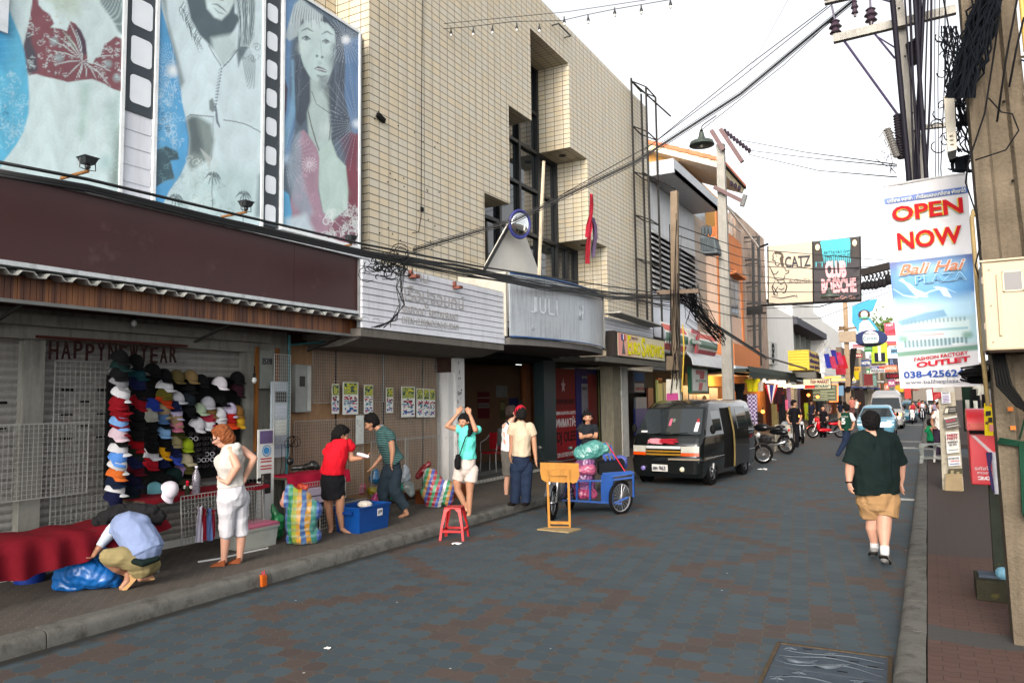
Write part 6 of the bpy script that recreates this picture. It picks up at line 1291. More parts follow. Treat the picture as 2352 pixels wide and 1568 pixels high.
f.part("body",[[(985,900,.2,.06),(880,1010,.1,.05),(805,1110,.0,.034)],[(1170,1150,.1,.15)],[(900,1190,-.1,.075),(960,1250,-.05,.062),(1035,1300,.05,.038)],[(1060,1300,.04,.036),(1045,1370,-.02,.036),(1000,1425,-.06,.028)],[(1180,1280,.15,.06),(1200,1320,.15,.04),(1150,1350,.0,.03),(1245,1345,.12,.03)]],SK3,extra=head(f,930,1030,.3,.088,-.4,1,.2)+f.hand((805,1110,0),(770,1150,-.05),1,(0,0,1),.7));hair(f,C(52,34,30),0)
f.part("t_shirt",[[(1060,930,.12,.165),(1140,1020,.08,.18),(1190,1090,.05,.172),(1205,1130,.04,-.175)],[(990,900,.14,.10),(1090,880,.14,.10),(1165,900,.14,.09)],[(960,930,.1,.07),(940,985,.08,-.06)]],fab("faded_blue_cotton",(.17,.22,.36)),5)
f.part("undershirt_sleeve",[[(960,905,.14,.062),(880,1005,.09,.058),(815,1090,.01,-.042)]],fab("pale_sleeve",(.40,.45,.52)))
f.part("shorts",[[(1180,1190,.08,.155),(1160,1230,.05,.14)],[(1150,1200,.02,.13),(1000,1170,-.1,.10),(890,1170,-.14,.085)],[(1220,1230,.1,.1),(1240,1240,.2,.09)]],fab("khaki_cotton",(.22,.18,.085)),3)
f.part("belt",[[(1040,1185,-.09,.03),(1170,1225,-.14,.035),(1290,1185,-.05,.03)]],C(12,26,24));m=M();a,b=f.J(1115,1310,.02),f.J(1000,1440,-.08);m.bar(a,b,.08,.014,up=-_f);m.bar(f.J(1150,1352,.05),f.J(1265,1345,.12),.07,.014);build("sandals",m,C(176,140,96),f.t)
f=Fig("woman in a red blouse and black pencil skirt bending over the stall, seen from behind",Z5+(680,1240),depth(775,1222))
f.part("body",[[(700,470,0,.05),(700,520,0,.06)],[(770,540,.1,.055),(795,630,.06,.044),(885,620,.0,.028)],[(600,950,.05,.07),(612,1040,.05,.06),(628,1200,.05,.036),(620,1232,0,.03)],[(700,950,-.03,.07),(700,1060,-.03,.058),(715,1190,-.03,.035)],[(718,1205,-.03,.035),(760,1230,-.05,.026),(790,1240,-.06,.02)]],SK1,extra=head(f,712,430,.02,.09,.9,.6,.35)+f.hand((885,620,0),(925,605,-.02),1,(0,0,1),.5))
hair(f,HB,.05,extra=f.ch([[(660,440,0,.05),(640,470,-.02,.03)]]))
f.part("blouse",[[(700,520,0,.13),(670,600,0,.165),(645,690,0,.165),(640,745,0,-.175)],[(620,530,0,.07),(760,510,.06,.085),(790,535,.08,.07)],[(590,570,0,.06)]],fab("red_cotton",(.50,.008,.018)),4)
f.part("skirt",[[(640,745,0,.155),(640,800,0,.172),(645,945,0,-.165)]],fab("black_skirt",(.008,.008,.010)),3)
m=M();[m.bar(f.J(x,y,d),f.J(x+70,y+22,d-.03),.075,.015)for x,y,d in((710,1236,-.03),(600,1240,.04))];build("sandals",m,C(60,50,46),f.t)
fuse("white_garment",f.ch([[(850,588,-.05,.025),(880,595,-.05,.03),(930,610,-.06,.022)]]),C(216,206,210),None);o=COL.objects[-1]if False else bpy.data.objects["white_garment"];o['label']="white and pink strap garment held by the woman in red";o['category']="garment"
f=Fig("young man in a dark green striped t-shirt stooping forward with one leg back",Z5+(1120,1100),depth(905,1188))
f.part("body",[[(1005,370,0,.05),(1060,410,0,.06)],[(1115,440,-.1,.055),(1130,560,-.12,.045),(1125,645,-.14,.03)],[(1080,480,.15,.05),(1050,600,.16,.042),(985,680,.1,.028)],[(1078,1040,0,.045),(1080,1085,0,.035),(1050,1100,-.02,.026)],[(1225,1030,0,.045),(1250,1080,0,.035),(1190,1105,0,.026)]],SK1,extra=head(f,955,335,0,.09,-.9,.55,-.2)+f.hand((1125,645,-.14),(1122,690,-.15),1,tuple(_r),.5)+f.hand((985,680,.1),(945,720,.08),1,(0,0,1),.3));face(f);hair(f,HB,0,extra=f.ch([[(925,290,0,.05),(960,275,0,.06),(985,300,0,.06)]]))
m,nt,b=nmat("green_striped_cotton");o_=xyz(nt,objc(nt));s_=mth(nt,'GREATER_THAN',mth(nt,'FRACT',mth(nt,'MULTIPLY',mth(nt,'ADD',o_[2],mth(nt,'MULTIPLY',o_[1],.25)),28)),.78);nt.links.new(mixc(nt,s_,(.010,.022,.028),(.05,.20,.17)),b.inputs['Base Color']);b.inputs['Roughness'].default_value=.9
f.part("t_shirt",[[(1060,420,0,.12),(1080,500,0,.15),(1120,600,0,.145),(1165,660,0,-.15)],[(1030,420,.06,.08)],[(1110,430,-.08,.08),(1128,480,-.11,-.066)],[(1060,440,.14,.08),(1070,500,.15,-.065)]],m,4)
f.part("trousers",[[(1130,690,0,.135),(1120,740,0,.14)],[(1100,740,.0,.12),(1055,880,0,.10),(1060,980,0,.08),(1076,1060,0,-.07)],[(1150,740,0,.12),(1140,870,-.03,.11),(1200,980,0,.085),(1240,1030,0,-.08)]],fab("dark_teal_trousers",(.018,.028,.038)),4)
m=M();m.bar(f.J(1165,1118,0),f.J(1310,1118,.0),.08,.015);m.bar(f.J(1040,1108,0),f.J(1100,1104,0),.08,.015);build("sandals",m,C(30,28,26),f.t)
f=Fig("woman in a turquoise t-shirt and white shorts raising both hands to her hair",Z5+(1745,1100),depth(1072,1182))
f.part("body",[[(1725,360,0,.045),(1735,400,0,.06)],[(1665,385,0,.05),(1578,360,-.05,.04),(1662,262,-.06,.026)],[(1825,390,0,.05),(1812,390,-.12,.044),(1765,262,-.1,.027)],[(1665,810,0,.075),(1665,880,.0,.058),(1705,960,.0,.05),(1738,1040,0,.033),(1725,1055,-.04,.026)],[(1768,815,-.05,.078),(1765,900,-.05,.056),(1762,1000,-.05,.048),(1762,1080,-.05,.032),(1748,1096,-.08,.024)]],SK1,extra=head(f,1718,322,0,.088,-.55,.25,-1)+f.hand((1662,262,-.06),(1695,212,-.02),1,tuple(_f),.35)+f.hand((1765,262,-.1),(1738,212,-.04),-1,tuple(_f),.5));face(f)
hair(f,HB,.12,extra=f.ch([[(1760,280,.0,.07),(1790,350,.02,.06),(1800,400,.02,.03)],[(1775,330,-.0,.05),(1772,380,-.08,.04),(1762,430,-.14,.028)]]))
f.part("t_shirt",[[(1740,410,0,.12),(1745,470,0,.145),(1745,560,0,.13),(1745,625,0,-.15)],[(1680,385,0,.075),(1655,380,-.02,-.065)],[(1800,390,0,.075),(1832,390,-.03,.065)]],fab("turquoise_cotton",(.10,.52,.44)),4)
f.part("shorts",[[(1740,640,0,.145),(1735,700,0,.15)],[(1690,720,0,.1),(1668,800,0,-.092)],[(1785,720,-.02,.1),(1772,815,-.04,-.1)]],fab("white_shorts",(.46,.40,.36)),3)
f.part("shoulder_bag",[[(1670,610,-.17,.04),(1668,690,-.18,.05)],[(1655,640,-.17,.03),(1655,690,-.17,.03)]],C(14,14,16));build("strap",M().tube([f.J(1790,400,-.1),f.J(1730,450,-.19),f.J(1695,560,-.19),f.J(1680,600,-.18)],.01,5),C(16,16,18),f.t)
m=M();[m.bar(f.J(x,y,d),f.J(x-50,y+14,d-.12),.075,.012)for x,y,d in((1770,1104,-.04),(1745,1060,.02))];build("sandals",m,C(40,34,32),f.t)
f=Fig("man in a white tank top and grey shorts behind the red cap man",Z5+(2070,930),depth(1165,1135));f.part("body",[[(2115,300,0,.05),(2090,340,0,.07)],[(2055,360,-.05,.055),(2060,490,-.08,.045),(2090,590,-.1,.03)],[(2075,770,0,.055),(2065,850,0,.05),(2065,925,0,.035)]],SK2,extra=head(f,2115,245,0,.09,.9,-.1,.2)+f.hand((2090,590,-.1),(2100,640,-.1),1,tuple(_r),.4));hair(f,C(40,32,30))
f.part("tank_top",[[(2085,380,0,.14),(2085,470,0,.14),(2080,560,0,-.145)]],fab("white_tank",(.62,.62,.64)));f.part("shorts",[[(2078,580,0,.14),(2080,650,0,.13),(2078,760,0,-.11)]],fab("grey_shorts",(.10,.095,.085)));f.part("backpack",[[(2020,400,.05,.07),(2020,500,.05,.075)]],C(36,38,40));build("strap",M().tube([f.J(2060,310,-.1),f.J(2090,350,-.15),f.J(2095,420,-.15)],.018,5),C(36,38,40),f.t);build("shoe",M().ell(f.J(2062,935,0),(.05,.1,.04),8),C(24,20,20),f.t)
f=Fig("man in a red cap, beige t-shirt and navy jeans seen from behind",Z5+(2180,1000),depth(1190,1158));f.part("body",[[(2180,310,0,.05),(2185,350,0,.08)],[(2108,430,0,.05),(2108,520,0,.042),(2095,600,-.02,.028)],[(2288,440,0,.05),(2298,550,-.02,.042),(2308,630,-.04,.028)]],SK1,extra=head(f,2180,262,0,.088,-.3,.1,1)+f.hand((2095,600,-.02),(2100,640,-.04),1,tuple(_r),.5)+f.hand((2308,630,-.04),(2310,670,-.06),1,tuple(_r),.5));hair(f,HB)
f.part("cap",[[(2180,246,0,.112),(2180,232,0,.10)]],C(170,24,44));c_,F_,U_,S_=f.hd;build("peak",M().ob(c_+F_*.14+U_*.05,S_*.07,F_*.05,U_*.006),C(150,20,38),f.t)
f.part("t_shirt",[[(2185,365,0,.12),(2195,430,0,.165),(2190,520,0,.16),(2190,600,0,-.168)],[(2120,370,0,.09),(2100,430,0,-.072)],[(2255,370,0,.09),(2292,435,0,-.072)]],fab("beige_cotton",(.44,.36,.26)),4);f.part("jeans",[[(2188,620,0,.15),(2188,680,0,.15)],[(2145,690,0,.115),(2145,850,0,.095),(2135,985,0,-.085)],[(2230,690,0,.115),(2228,850,0,.095),(2226,985,0,-.085)]],fab("navy_denim",(.012,.020,.042)),4)
m=M();[m.ell(f.J(x,997,-.03),(.06,.12,.04),8)for x in(2110,2225)];build("shoes",m,C(24,18,18),f.t)
f=Fig("man in a black t-shirt with folded arms standing behind the cargo trike",Z8+(775,1150),15.2,vox=.01);f.part("body",[[(775,735,0,.055),(775,760,0,.07)],[(728,800,0,.05),(728,835,-.05,.042),(800,820,-.2,.035)],[(832,795,0,.05),(832,830,-.08,.042),(755,828,-.2,.035)],[(745,1060,0,.055),(745,1150,0,.04)],[(805,1060,0,.055),(805,1150,0,.04)]],SK1,extra=head(f,775,698,0,.092,0,.05,-1));face(f);hair(f,HB)
f.part("t_shirt",[[(775,780,0,.13),(775,850,0,.14),(775,920,0,-.15)],[(730,768,0,.08),(716,795,0,-.068)],[(820,768,0,.08),(838,795,0,-.068)]],fab("black_cotton",(.012,.014,.018)),3);f.part("trousers",[[(775,930,0,.14)],[(748,950,0,.1),(745,1100,0,-.08)],[(802,950,0,.1),(805,1100,0,-.08)]],fab("dark_trousers",(.02,.02,.03)))
f=Fig("heavy man in a dark green t-shirt and khaki cargo shorts walking away on the road",ZR+(340,1290),depth(2010,1288,0))
f.part("body",[[(285,420,0,.07),(290,450,0,.1)],[(150,640,0,.06),(143,700,0,.052),(140,760,-.02,.032)],[(478,650,0,.058),(478,720,.02,.05),(478,765,.02,.034)],[(297,980,.05,.078),(290,1060,.05,.075),(306,1160,.06,.045),(305,1200,.05,.04)],[(372,980,-.08,.085),(368,1070,-.1,.082),(372,1180,-.18,.047),(372,1230,-.2,.04)]],SK2,extra=head(f,278,362,0,.1,.05,0,1)+f.hand((140,760,-.02),(150,820,-.05),1,tuple(_r),.6)+f.hand((478,765,.02),(480,815,.02),1,tuple(_r),.6));hair(f,HB,.02,r=.098)
f.part("t_shirt",[[(240,500,0,.15),(235,600,0,.16),(262,700,0,.17),(272,830,0,-.185)],[(360,500,0,.15),(375,600,0,.16),(375,700,0,.165),(375,825,0,-.16)],[(300,450,0,.1),(310,600,0,.2),(320,760,0,.21)],[(200,490,0,.105),(150,640,0,-.1)],[(410,490,0,.105),(470,640,.02,-.095)]],fab("dark_green_cotton",(.006,.013,.012)),5)
f.part("shorts",[[(320,840,0,.19),(325,880,0,.19)],[(272,880,.03,.15),(288,985,.05,-.12)],[(385,880,-.02,.155),(378,985,-.06,-.135)],[(430,900,-.02,.06),(425,950,-.03,.05)]],fab("khaki_shorts",(.31,.185,.085)),3)
f.part("socks",[[(306,1155,.06,-.05),(306,1190,.06,.05)],[(372,1175,-.18,-.055),(374,1225,-.2,.052)]],C(206,206,206));build("watch",M().torus(f.J(140,762,-.02),.036,.009,(0,.2,1),16,6),C(14,14,16),f.t)
f.part("shoes",[[(305,1200,.05,.05),(292,1222,.16,.045)],[(372,1240,-.2,.052),(372,1262,-.22,.05),(392,1288,-.08,.045)]],mat("trainer_grey",(.20,.20,.20),.7,var=.6,vs=22),2);build("soles",M().bar(f.J(303,1222,0),f.J(290,1236,.22),.09,.02).bar(f.J(360,1245,-.28),f.J(395,1305,-.1),.095,.02),C(36,34,32),f.t)
f=Fig("person in black cut off by the left edge beside the shutter",Z3+(0,950),depth(0,1235));f.part("body",[[(-60,120,0,.06),(-60,180,0,.08)],[(30,480,0,.045),(35,520,0,.04)]],SK3,extra=head(f,-60,60,0,.09,1,0,-.3));hair(f,HB);f.part("shirt",[[(-60,260,0,.16),(-70,560,0,-.17)],[(20,270,0,.09),(62,470,0,-.075)]],fab("black_shirt",(.008,.008,.008)));f.part("trousers",[[(-60,560,0,.16)],[(-10,620,0,.105),(5,960,0,-.09)],[(-110,620,0,.1),(-120,960,0,-.09)]],fab("charcoal_trousers",(.02,.02,.018)))
def far(label,fx,fy,h,top,bot,z=0,pose=0,sk=SK1,side=0,hairc=None,Y=None,name="person",grp=None):
 k0=depth(fx,fy,z)if Y is None else Y;f=Fig(label,(fx,fy,h,0,0),k0,vox=max(.011,k0*.0006));s=side;P_=lambda L_:[[(a,-b,d,r)for a,b,d,r in c]for c in L_];legs=[[[(-.05,.5,0,.09),(-.05,.28,0,.06),(-.05,.05,0,.045)]],[[(.05,.5,0,.09),(.06,.28,0,.06),(.06,.05,0,.045)]]]
 if pose==1:legs=[[[(0,.5,0,.09),(-.03,.28,0,.07),(-.16,.06,0,.045)]],[[(0,.5,0,.09),(.06,.28,0,.06),(.04,.05,0,.045)]]]
 if pose==2:legs=[[[(-.05,.42,0,.1),(-.10*1,.42,-.4,.07),(-.1,.12,-.35,.05)]],[[(.05,.42,0,.1),(.10,.42,-.4,.07),(.1,.12,-.35,.05)]]]
 if pose==3:legs=[[[(0,.42,0,.1),(.22*(s or 1),.42,-.1,.07),(.2*(s or 1),.12,-.1,.05)]],[[(0,.42,.1,.1),(.24*(s or 1),.42,.1,.07),(.22*(s or 1),.12,.1,.05)]]]
 ar=[[(-.11,.8,0,.05),(-.14,.63,0,.042),(-.10,.52,-.12,.03),(-.06,.52,-.18,.028)],[(.11,.8,0,.05),(.14,.63,0,.042),(.10,.52,-.12,.03),(.05,.52,-.18,.028)]]
 if pose in(2,):ar=[[(-.11,.8,0,.05),(-.16,.65,-.2,.042),(-.15,.6,-.45,.03)],[(.11,.8,0,.05),(.16,.65,-.2,.042),(.15,.6,-.45,.03)]]
 if pose==3:q=s or 1;ar=[[(0,.8,-.15,.05),(.08*q,.66,-.18,.042),(.22*q,.62,-.15,.03)],[(0,.8,.15,.05),(.08*q,.66,.18,.042),(.2*q,.62,.15,.03)]]
 f.part("body",P_([[(0,.86,0,.05),(0,.82,0,.07),(0,.5,0,.07)],[(-.11,.8,0,.05),(.11,.8,0,.05)]]+ar+[c for l in legs for c in l]),sk,1,extra=head(f,0,-.93,0,.09,s,.15,-1 if s==0 else-.3)if name!="back" else head(f,0,-.93,0,.09,s*.5,0,1));hair(f,hairc or HB)
 f.part("top",P_([[(0,.78,0,.13),(0,.6,0,.13),(0,.5,0,-.145)],[(-.08,.79,0,.08),(-.125,.70,0,-.06)],[(.08,.79,0,.08),(.125,.70,0,-.06)]]),fab("far_top_%d_%d_%d"%top,lin(top)),1)
 f.part("trousers",P_([[(0,.5,0,.13)]]+[[q[:3]+(q[3]+.02,)for q in c]for l in legs for c in l]),fab("far_bottom_%d_%d_%d"%bot,lin(bot)),1);f.t.name="person";return f
far("man in black leaning to the white bar stool by the clothes shop",1824,1030,112,(16,16,20),(20,20,24),.14,side=.6,Y=28.5)
far("man in a pale shirt crouching beside the shop column",1806,1032,75,(120,130,136),(60,60,64),.14,side=.7,Y=29)
far("person in an all black outfit with folded hands between the parked motorcycles",1890,1011,80,(16,14,20),(14,14,18),0,Y=35)
f=far("man in a green numbered vest over a white t-shirt stepping across the road",1944,1050,122,(16,52,40),(30,40,60),0,1,side=.5,name="back")
f.part("white_sleeve",[[(.08,-.79,-.03,.085),(.14,-.69,-.03,-.07)]],fab("white_sleeves",(.6,.6,.62)),1);a=f.J(-.09,-.62,-.155);text("lettering","5",a,_r0,(0,0,1),.12,.2,C(200,206,200),f.t,th=.01,font_off=.05);text("lettering","PATTAYA",f.J(-.11,-.75,-.15),_r0,(0,0,1),.24,.05,C(190,200,190),f.t,th=.01)
far("person in a dark shirt at the far shops, first past the menu board",1930,975,55,(24,28,44),(150,140,120),.14,Y=45,name="back");far("woman in a pale dress at the far shops beside the dark shirted person",1940,975,52,(150,170,180),(150,170,180),.14,Y=46,name="back");far("person in a white vest standing past the brown pole",1966,960,45,(210,206,200),(60,56,60),.14,Y=52);far("bare shouldered person in pink by the brown pole foot",1957,962,52,(176,110,100),(90,60,60),.14,Y=50)
far("dim figure in the lit shop behind the parked motorcycle",1863,985,66,(30,34,50),(24,24,30),.14,Y=42);far("dim grey shirted figure under the menu board",1900,980,62,(110,96,90),(40,36,40),.14,Y=43)
far("person in a green top sitting on the right pavement by the low grey table",2139,1060,96,(20,110,70),(26,30,36),.14,3,side=1,Y=24.5);far("person in a loose white shirt leaning behind the notice pillar",2158,1050,128,(200,196,190),(50,40,56),.14,side=-.5,Y=22,sk=SK3)
ORD="topmost,second,third,fourth,fifth,sixth,seventh,eighth,ninth,tenth,eleventh,twelfth,thirteenth,fourteenth,fifteenth,sixteenth,seventeenth,eighteenth,nineteenth".split(",")
cap0=thing("cap","x","cap",(0,0,0),group="caps hung on the cap wall",local=True)
m=M();rows=[[(.088*math.cos(a)*math.cos(e)*(1.05 if math.sin(a)>0 else 1),.10*math.sin(a)*math.cos(e),.115*math.sin(e))for a in[2*PI*i/18 for i in range(18)]]for e in[PI/2*j/6 for j in range(7)]]
m.grid(rows,closed=True);cr=build("crown",m,C(200,200,200,.9),cap0,smooth=2);rows=[[(.085*math.sin(t)*(1-.1*k),-.085*math.cos(t)*.9-.075*k*math.cos(t*.8),-.012*k-.025*abs(math.sin(t))*k)for t in[-1.25+2.5*i/10 for i in range(11)]]for k in(0,.5,1)]
build("brim",M().sheet(rows,.004,(0,0,1)),C(200,200,200,.9),cap0,smooth=2)
W3,BK,NV,RE,DG=(196,196,200),(12,13,15),(18,24,56),(120,12,24),(14,36,34)
cols=[("cap wall's leftmost stack",-8.05,[(220,130,BK),(230,205,DG),(220,285,BK),(215,360,(120,120,124)),(230,460,W3),(215,550,RE),(220,605,RE),(225,660,(110,10,20)),(220,725,(110,150,200)),(220,780,(110,14,24)),(215,845,(190,170,180)),(215,915,BK),(210,985,W3),(205,1065,(80,130,200)),(200,1140,(190,190,190)),(190,1225,(190,96,40)),(185,1295,(14,24,44)),(180,1370,W3),(165,1440,(16,20,50))]),
("cap wall's second stack",-8.2,[(370,170,BK),(385,290,(14,50,56)),(390,370,NV),(390,450,BK),(390,545,RE),(380,650,BK),(370,750,BK),(370,850,(14,14,14)),(370,935,(140,10,20)),(360,1015,(24,28,18)),(360,1095,NV),(370,1190,(70,8,20)),(350,1290,(14,16,40)),(340,1380,(12,22,34)),(330,1460,(14,30,16))]),
("cap wall's third column",-8.4,[(530,250,BK),(520,580,(30,50,130)),(510,670,(150,150,140)),(500,760,BK),(500,860,BK),(520,960,BK),(510,1040,W3),(510,1130,(150,20,34))]),("cap wall's fourth column",-8.45,[(640,300,BK),(650,400,W3),(650,470,(90,84,30)),(640,530,(180,60,24)),(620,620,(150,130,100)),(620,690,(70,100,140)),(620,745,BK),(630,830,(120,160,200)),(640,925,BK),(620,1015,(210,150,20)),(620,1095,NV)]),
("cap wall's fifth column",-8.45,[(760,310,(84,74,44)),(760,515,(170,170,176)),(740,575,NV),(740,640,(180,170,200)),(740,700,(140,120,90)),(750,765,(190,110,130)),(760,835,(50,50,20)),(740,920,(130,120,84)),(730,985,NV),(730,1065,(50,70,160))]),("cap wall's sixth column",-8.45,[(890,310,(120,100,66)),(870,420,BK),(870,520,(26,34,40)),(870,625,BK),(950,755,W3),(850,955,(140,160,30)),(840,1095,(170,160,130)),(850,1165,(70,66,30))]),
("cap wall's seventh column",-8.45,[(990,350,BK),(970,625,(150,166,140)),(1060,560,(160,160,166)),(1070,625,(110,86,50)),(1060,695,(150,40,60)),(1060,755,W3)]),("cap wall's rightmost columns",-8.42,[(1170,370,(214,208,214)),(1170,540,BK),(1165,660,W3),(1165,720,W3),(1260,615,(186,176,200)),(1260,680,(160,24,24)),(1260,750,(190,60,24)),(1330,640,(120,84,40)),(1340,720,(190,150,40)),(1330,430,(40,16,24)),(1340,320,BK)])]
cn_={BK:"black",NV:"navy",RE:"deep red",DG:"dark green",W3:"white"}
def cname(k):
 if k in cn_:return cn_[k]
 r,g,b=k;mx=max(k);mn=min(k)
 if mx-mn<26:return "black" if mx<50 else "grey" if mx<160 else "pale grey"
 if mx<64:return "very dark"
 return "orange" if r>1.5*g and g>1.5*b else "red" if r>1.8*g else "yellow" if r>1.2*b and g>.62*r and mx>140 and b<70 else "blue" if b>1.15*r else "olive tan" if b<g else "pink"
first=True
for cn,X,L in cols:
 for i,(x,y,k)in enumerate(L):
  p=PX(219.4+.24255*x,789.8+.24255*y,X);p.z-=.03;lb="%s cap, %s from the top of the %s"%(cname(k),ORD[i]if i else "first",cn)
  if first:c_=cap0;c_.location=p;c_['label']=lb;first=False
  else:c_=dup(cap0,p,label=lb)
  c_.rotation_euler=(.28+.2*math.sin(i*5),.1*math.sin(i*3),1.95+.35*math.sin(i*2.3));c_.scale=(1.08,)*3
  for ch in c_.children:ch.material_slots[0].link='OBJECT';ch.material_slots[0].material=C(*k,.9)
build("display_mesh",M().box(-8.5,-8.54,5.35,7.3,1.0,2.35),C(18,18,18,.9),label="black backing cloth behind the cap wall on the closed shutter",cat="backing cloth")
g0=thing("sunglasses","x","sunglasses",(0,0,0),group="sunglasses on the stall",local=True)
m=M();[m.torus((e*.034,0,0),.026,.004,(0,1,0),12,5)for e in(-1,1)];m.bar((-.01,0,.008),(.01,0,.008),.006);[m.bar((e*.062,0,.01),(e*.06,.11,.0),.005)for e in(-1,1)];build("frame",m,C(20,20,22,.3),g0)
m=M();[m.lathe([(.025,0),(.02,.004)],(e*.034,0,0),10,ax=(0,-1,0))for e in(-1,1)];build("lenses",m,C(16,15,18,.08),g0)
n=0
for r_ in range(7):
 for c_ in range(4):
  x,y=(925,1000,1080,1145)[c_],845+r_*52;wh=(r_,c_)in((1,0),(4,2),(5,1),(5,2));p=PX(219.4+.24255*x,789.8+.24255*y+c_*-1.5,-8.42);lb=("white" if wh else "dark")+" framed sunglasses, "+ORD[r_]+" row, "+("first","second","third","fourth")[c_]+" place on the sunglasses rack"
  o=g0 if n==0 else dup(g0,p,label=lb);o['label']=lb;o.location=p;o.rotation_euler=(0,0,1.2);n+=1
  if wh:o.children[0].material_slots[0].link='OBJECT';o.children[0].material_slots[0].material=C(200,200,204,.4)
for i in range(12):
 x=(640+i*14 if i<6 else 900+(i-6)*22)*.3+240;p=PX(x if i<6 else 500+i*9,1118-i*1.6,-7.95);o=dup(g0,p,label="dark sunglasses lying in the row along the table top, %s from the left"%(ORD[i]if i else "first"));o.rotation_euler=(-.3,0,.6+i)
def table(label,x0,x1,px0,px1,py,cl,h=None,drop=0,legs=True):
 a,b=PX(px0,py[0],x1),PX(px1,py[1],x1);z=h or(a.z+b.z)/2;t=thing("stall_table",label,"table",((x0+x1)/2,(a.y+b.y)/2,.14));build("tabletop",M().box(x0,x1,a.y,b.y,z-.04,z-.01),C(70,60,50),t)
 if legs:[build("leg",M().box(x-.015,x+.015,y-.015,y+.015,.14,z-.04),C(110,112,112,.5),t)for x in(x0+.05,x1-.05)for y in(a.y+.05,b.y-.05)]
 return t,a.y,b.y,z
t1,ya,yb,zt=table("stall table topped with thin red cloth holding caps and sunglasses",-8.38,-7.78,332,617,(1143,1117),0)
rc=fab("red_stall_cloth",(.13,.005,.011))
build("cloth",M().sheet([[(x,y,zt+(0 if x<-7.77 else-.045-.01*math.sin(y*20)))for y in[ya+(yb-ya)*i/30 for i in range(31)]]for x in(-8.4,-7.9,-7.775,-7.76)],.006,(0,0,1)),rc,label="thin red cloth spread over the cap stall table",cat="cloth",smooth=1)
wire("wire_grid","white wire grid leaning on the front of the cap stall table, behind the scarves",PX(418,1252,-7.66),(-.05,1,0),(-.1,.02,1),PX(615,1200,-7.66).y-PX(418,1252,-7.66).y,.56,group=gg)
t2,y2a,y2b,z2=table("low stall table covered by a deep red cloth at the far left",-8.2,-7.5,-60,380,(1256,1196),0)
rows=[]
for j,(x,dz)in enumerate(((-8.2,0),(-7.8,.01),(-7.49,0),(-7.46,-.1),(-7.44,-.22),(-7.43,-.33))):rows.append([(x+(.035*math.sin(i*.9)*(j>2)*j*.25),y2a+(y2b-y2a)*i/44,z2+dz*(1.0-.75*(i/44)**2)+.012*math.sin(i*.6+j))for i in range(45)])
build("cloth",M().sheet(rows,.006,(0,0,1)),rc,label="deep red cloth draped in heavy folds over the low far left table",cat="cloth",smooth=2)
def lump(name,label,cat,T,C_,m_,d0,vox=.012,sm=2,amp=.012,fr=16,z=None,group=None):
 ch=[[(CAM+ray(T[0]+x*T[2],T[1]+y*T[2])*(d0+d),r)for x,y,d,r in c]for c in C_];o=fuse(name,ch,m_,None,vox,sm);ridge(o.data,amp,fr,.146 if z is None else z);ridge(o.data,amp*.45,fr*2.7,.146 if z is None else z);o['label']=label;o['category']=cat
 if group:o['group']=group
 return o
PL=lambda r,g,b:mat("plastic_film_%d_%d_%d"%(r,g,b),(r,g,b),.32,var=.3,vs=9,spec=.6)
dC=depth(240,1350);lump("plastic_sack","big glossy blue plastic sack slumped in front of the crouching man","sack",Z3,[[(560,1330,0,.13),(700,1300,0,.16),(860,1340,0,.11),(960,1370,.05,.06)],[(620,1200,.05,.11),(760,1170,.05,.06),(840,1130,.05,.05)],[(500,1400,-.05,.07),(640,1420,-.05,.07)]],PL(14,90,160),dC,amp=.016,fr=13)
lump("clothes_heap","heap of folded black and dark printed clothes behind the crouching man","clothes",Z3,[[(850,870,.4,.08),(960,820,.45,.09),(1100,800,.5,.08),(1250,810,.5,.08),(1310,850,.5,.06)],[(800,890,.35,.05)],[(1280,870,.45,.06)]],fab("dark_print",(.012,.012,.013)),depth(310,1350),amp=.016,fr=24)
lump("clothes_heap","black garment with lime green print lying at the left end of the red cloth","clothes",Z3,[[(60,1020,.3,.05),(200,990,.35,.06),(340,940,.45,.045)]],fab("black_lime",(.014,.014,.012),dirt=(14,.60,(.14,.24,.02))),depth(0,1300),amp=.01,z=z2)
g=G(82,1338,.14);build("bin",M().lathe([(.14,0),(.165,.26),(.155,.26),(.13,.02)],(g.x-.12,g.y,.14),20),C(18,50,130,.4),label="blue plastic bin standing under the low red table",cat="bin",smooth=1)
lump("plastic_bag","pale green plastic bag under the left end of the red cloth","bag",Z3,[[(40,1430,.3,.08)]],PL(60,130,110),depth(10,1340))
lump("cap_pile","pile of dark caps on the left end of the cap stall table","caps",Z4T,[],None,0)if 0 else None
ZC=(219.4,789.8,.24255);dT=(V((-8.0,6.2,1))-CAM).dot(_f)
for i,(x,y,d,k)in enumerate(((500,1370,.15,BK),(560,1330,.3,DG),(620,1290,.35,BK),(560,1250,.45,W3),(680,1240,.45,DG),(740,1260,.4,DG),(480,1410,.05,BK),(640,1350,.3,BK),(700,1320,.3,BK),(850,1370,.2,(24,26,16)),(560,1400,.05,(110,170,180)),(820,1220,.5,(120,96,130)))):
 o=dup(cap0,CAM+ray(ZC[0]+x*ZC[2],ZC[1]+y*ZC[2])*(dT+d-.15),label="%s cap in the pile on the red table, %s from its left end"%(cname(k),ORD[i]if i else "first"));o.rotation_euler=(math.sin(i*3)*.5,math.cos(i*2)*.5,i*1.7);o.scale=(1.15,)*3;o['group']="caps piled on the red table"
 for ch in o.children:ch.material_slots[0].link='OBJECT';ch.material_slots[0].material=C(*k,.9)
o=dup(cap0,PX(219.4+.24255*690,789.8+.24255*1390,-7.75),label="large white cap with purple print hanging over the table edge, nearest the viewer",scale=1.1);o.rotation_euler=(.9,.3,1.6)
for ch in o.children:ch.material_slots[0].link='OBJECT';ch.material_slots[0].material=C(206,200,210,.9)
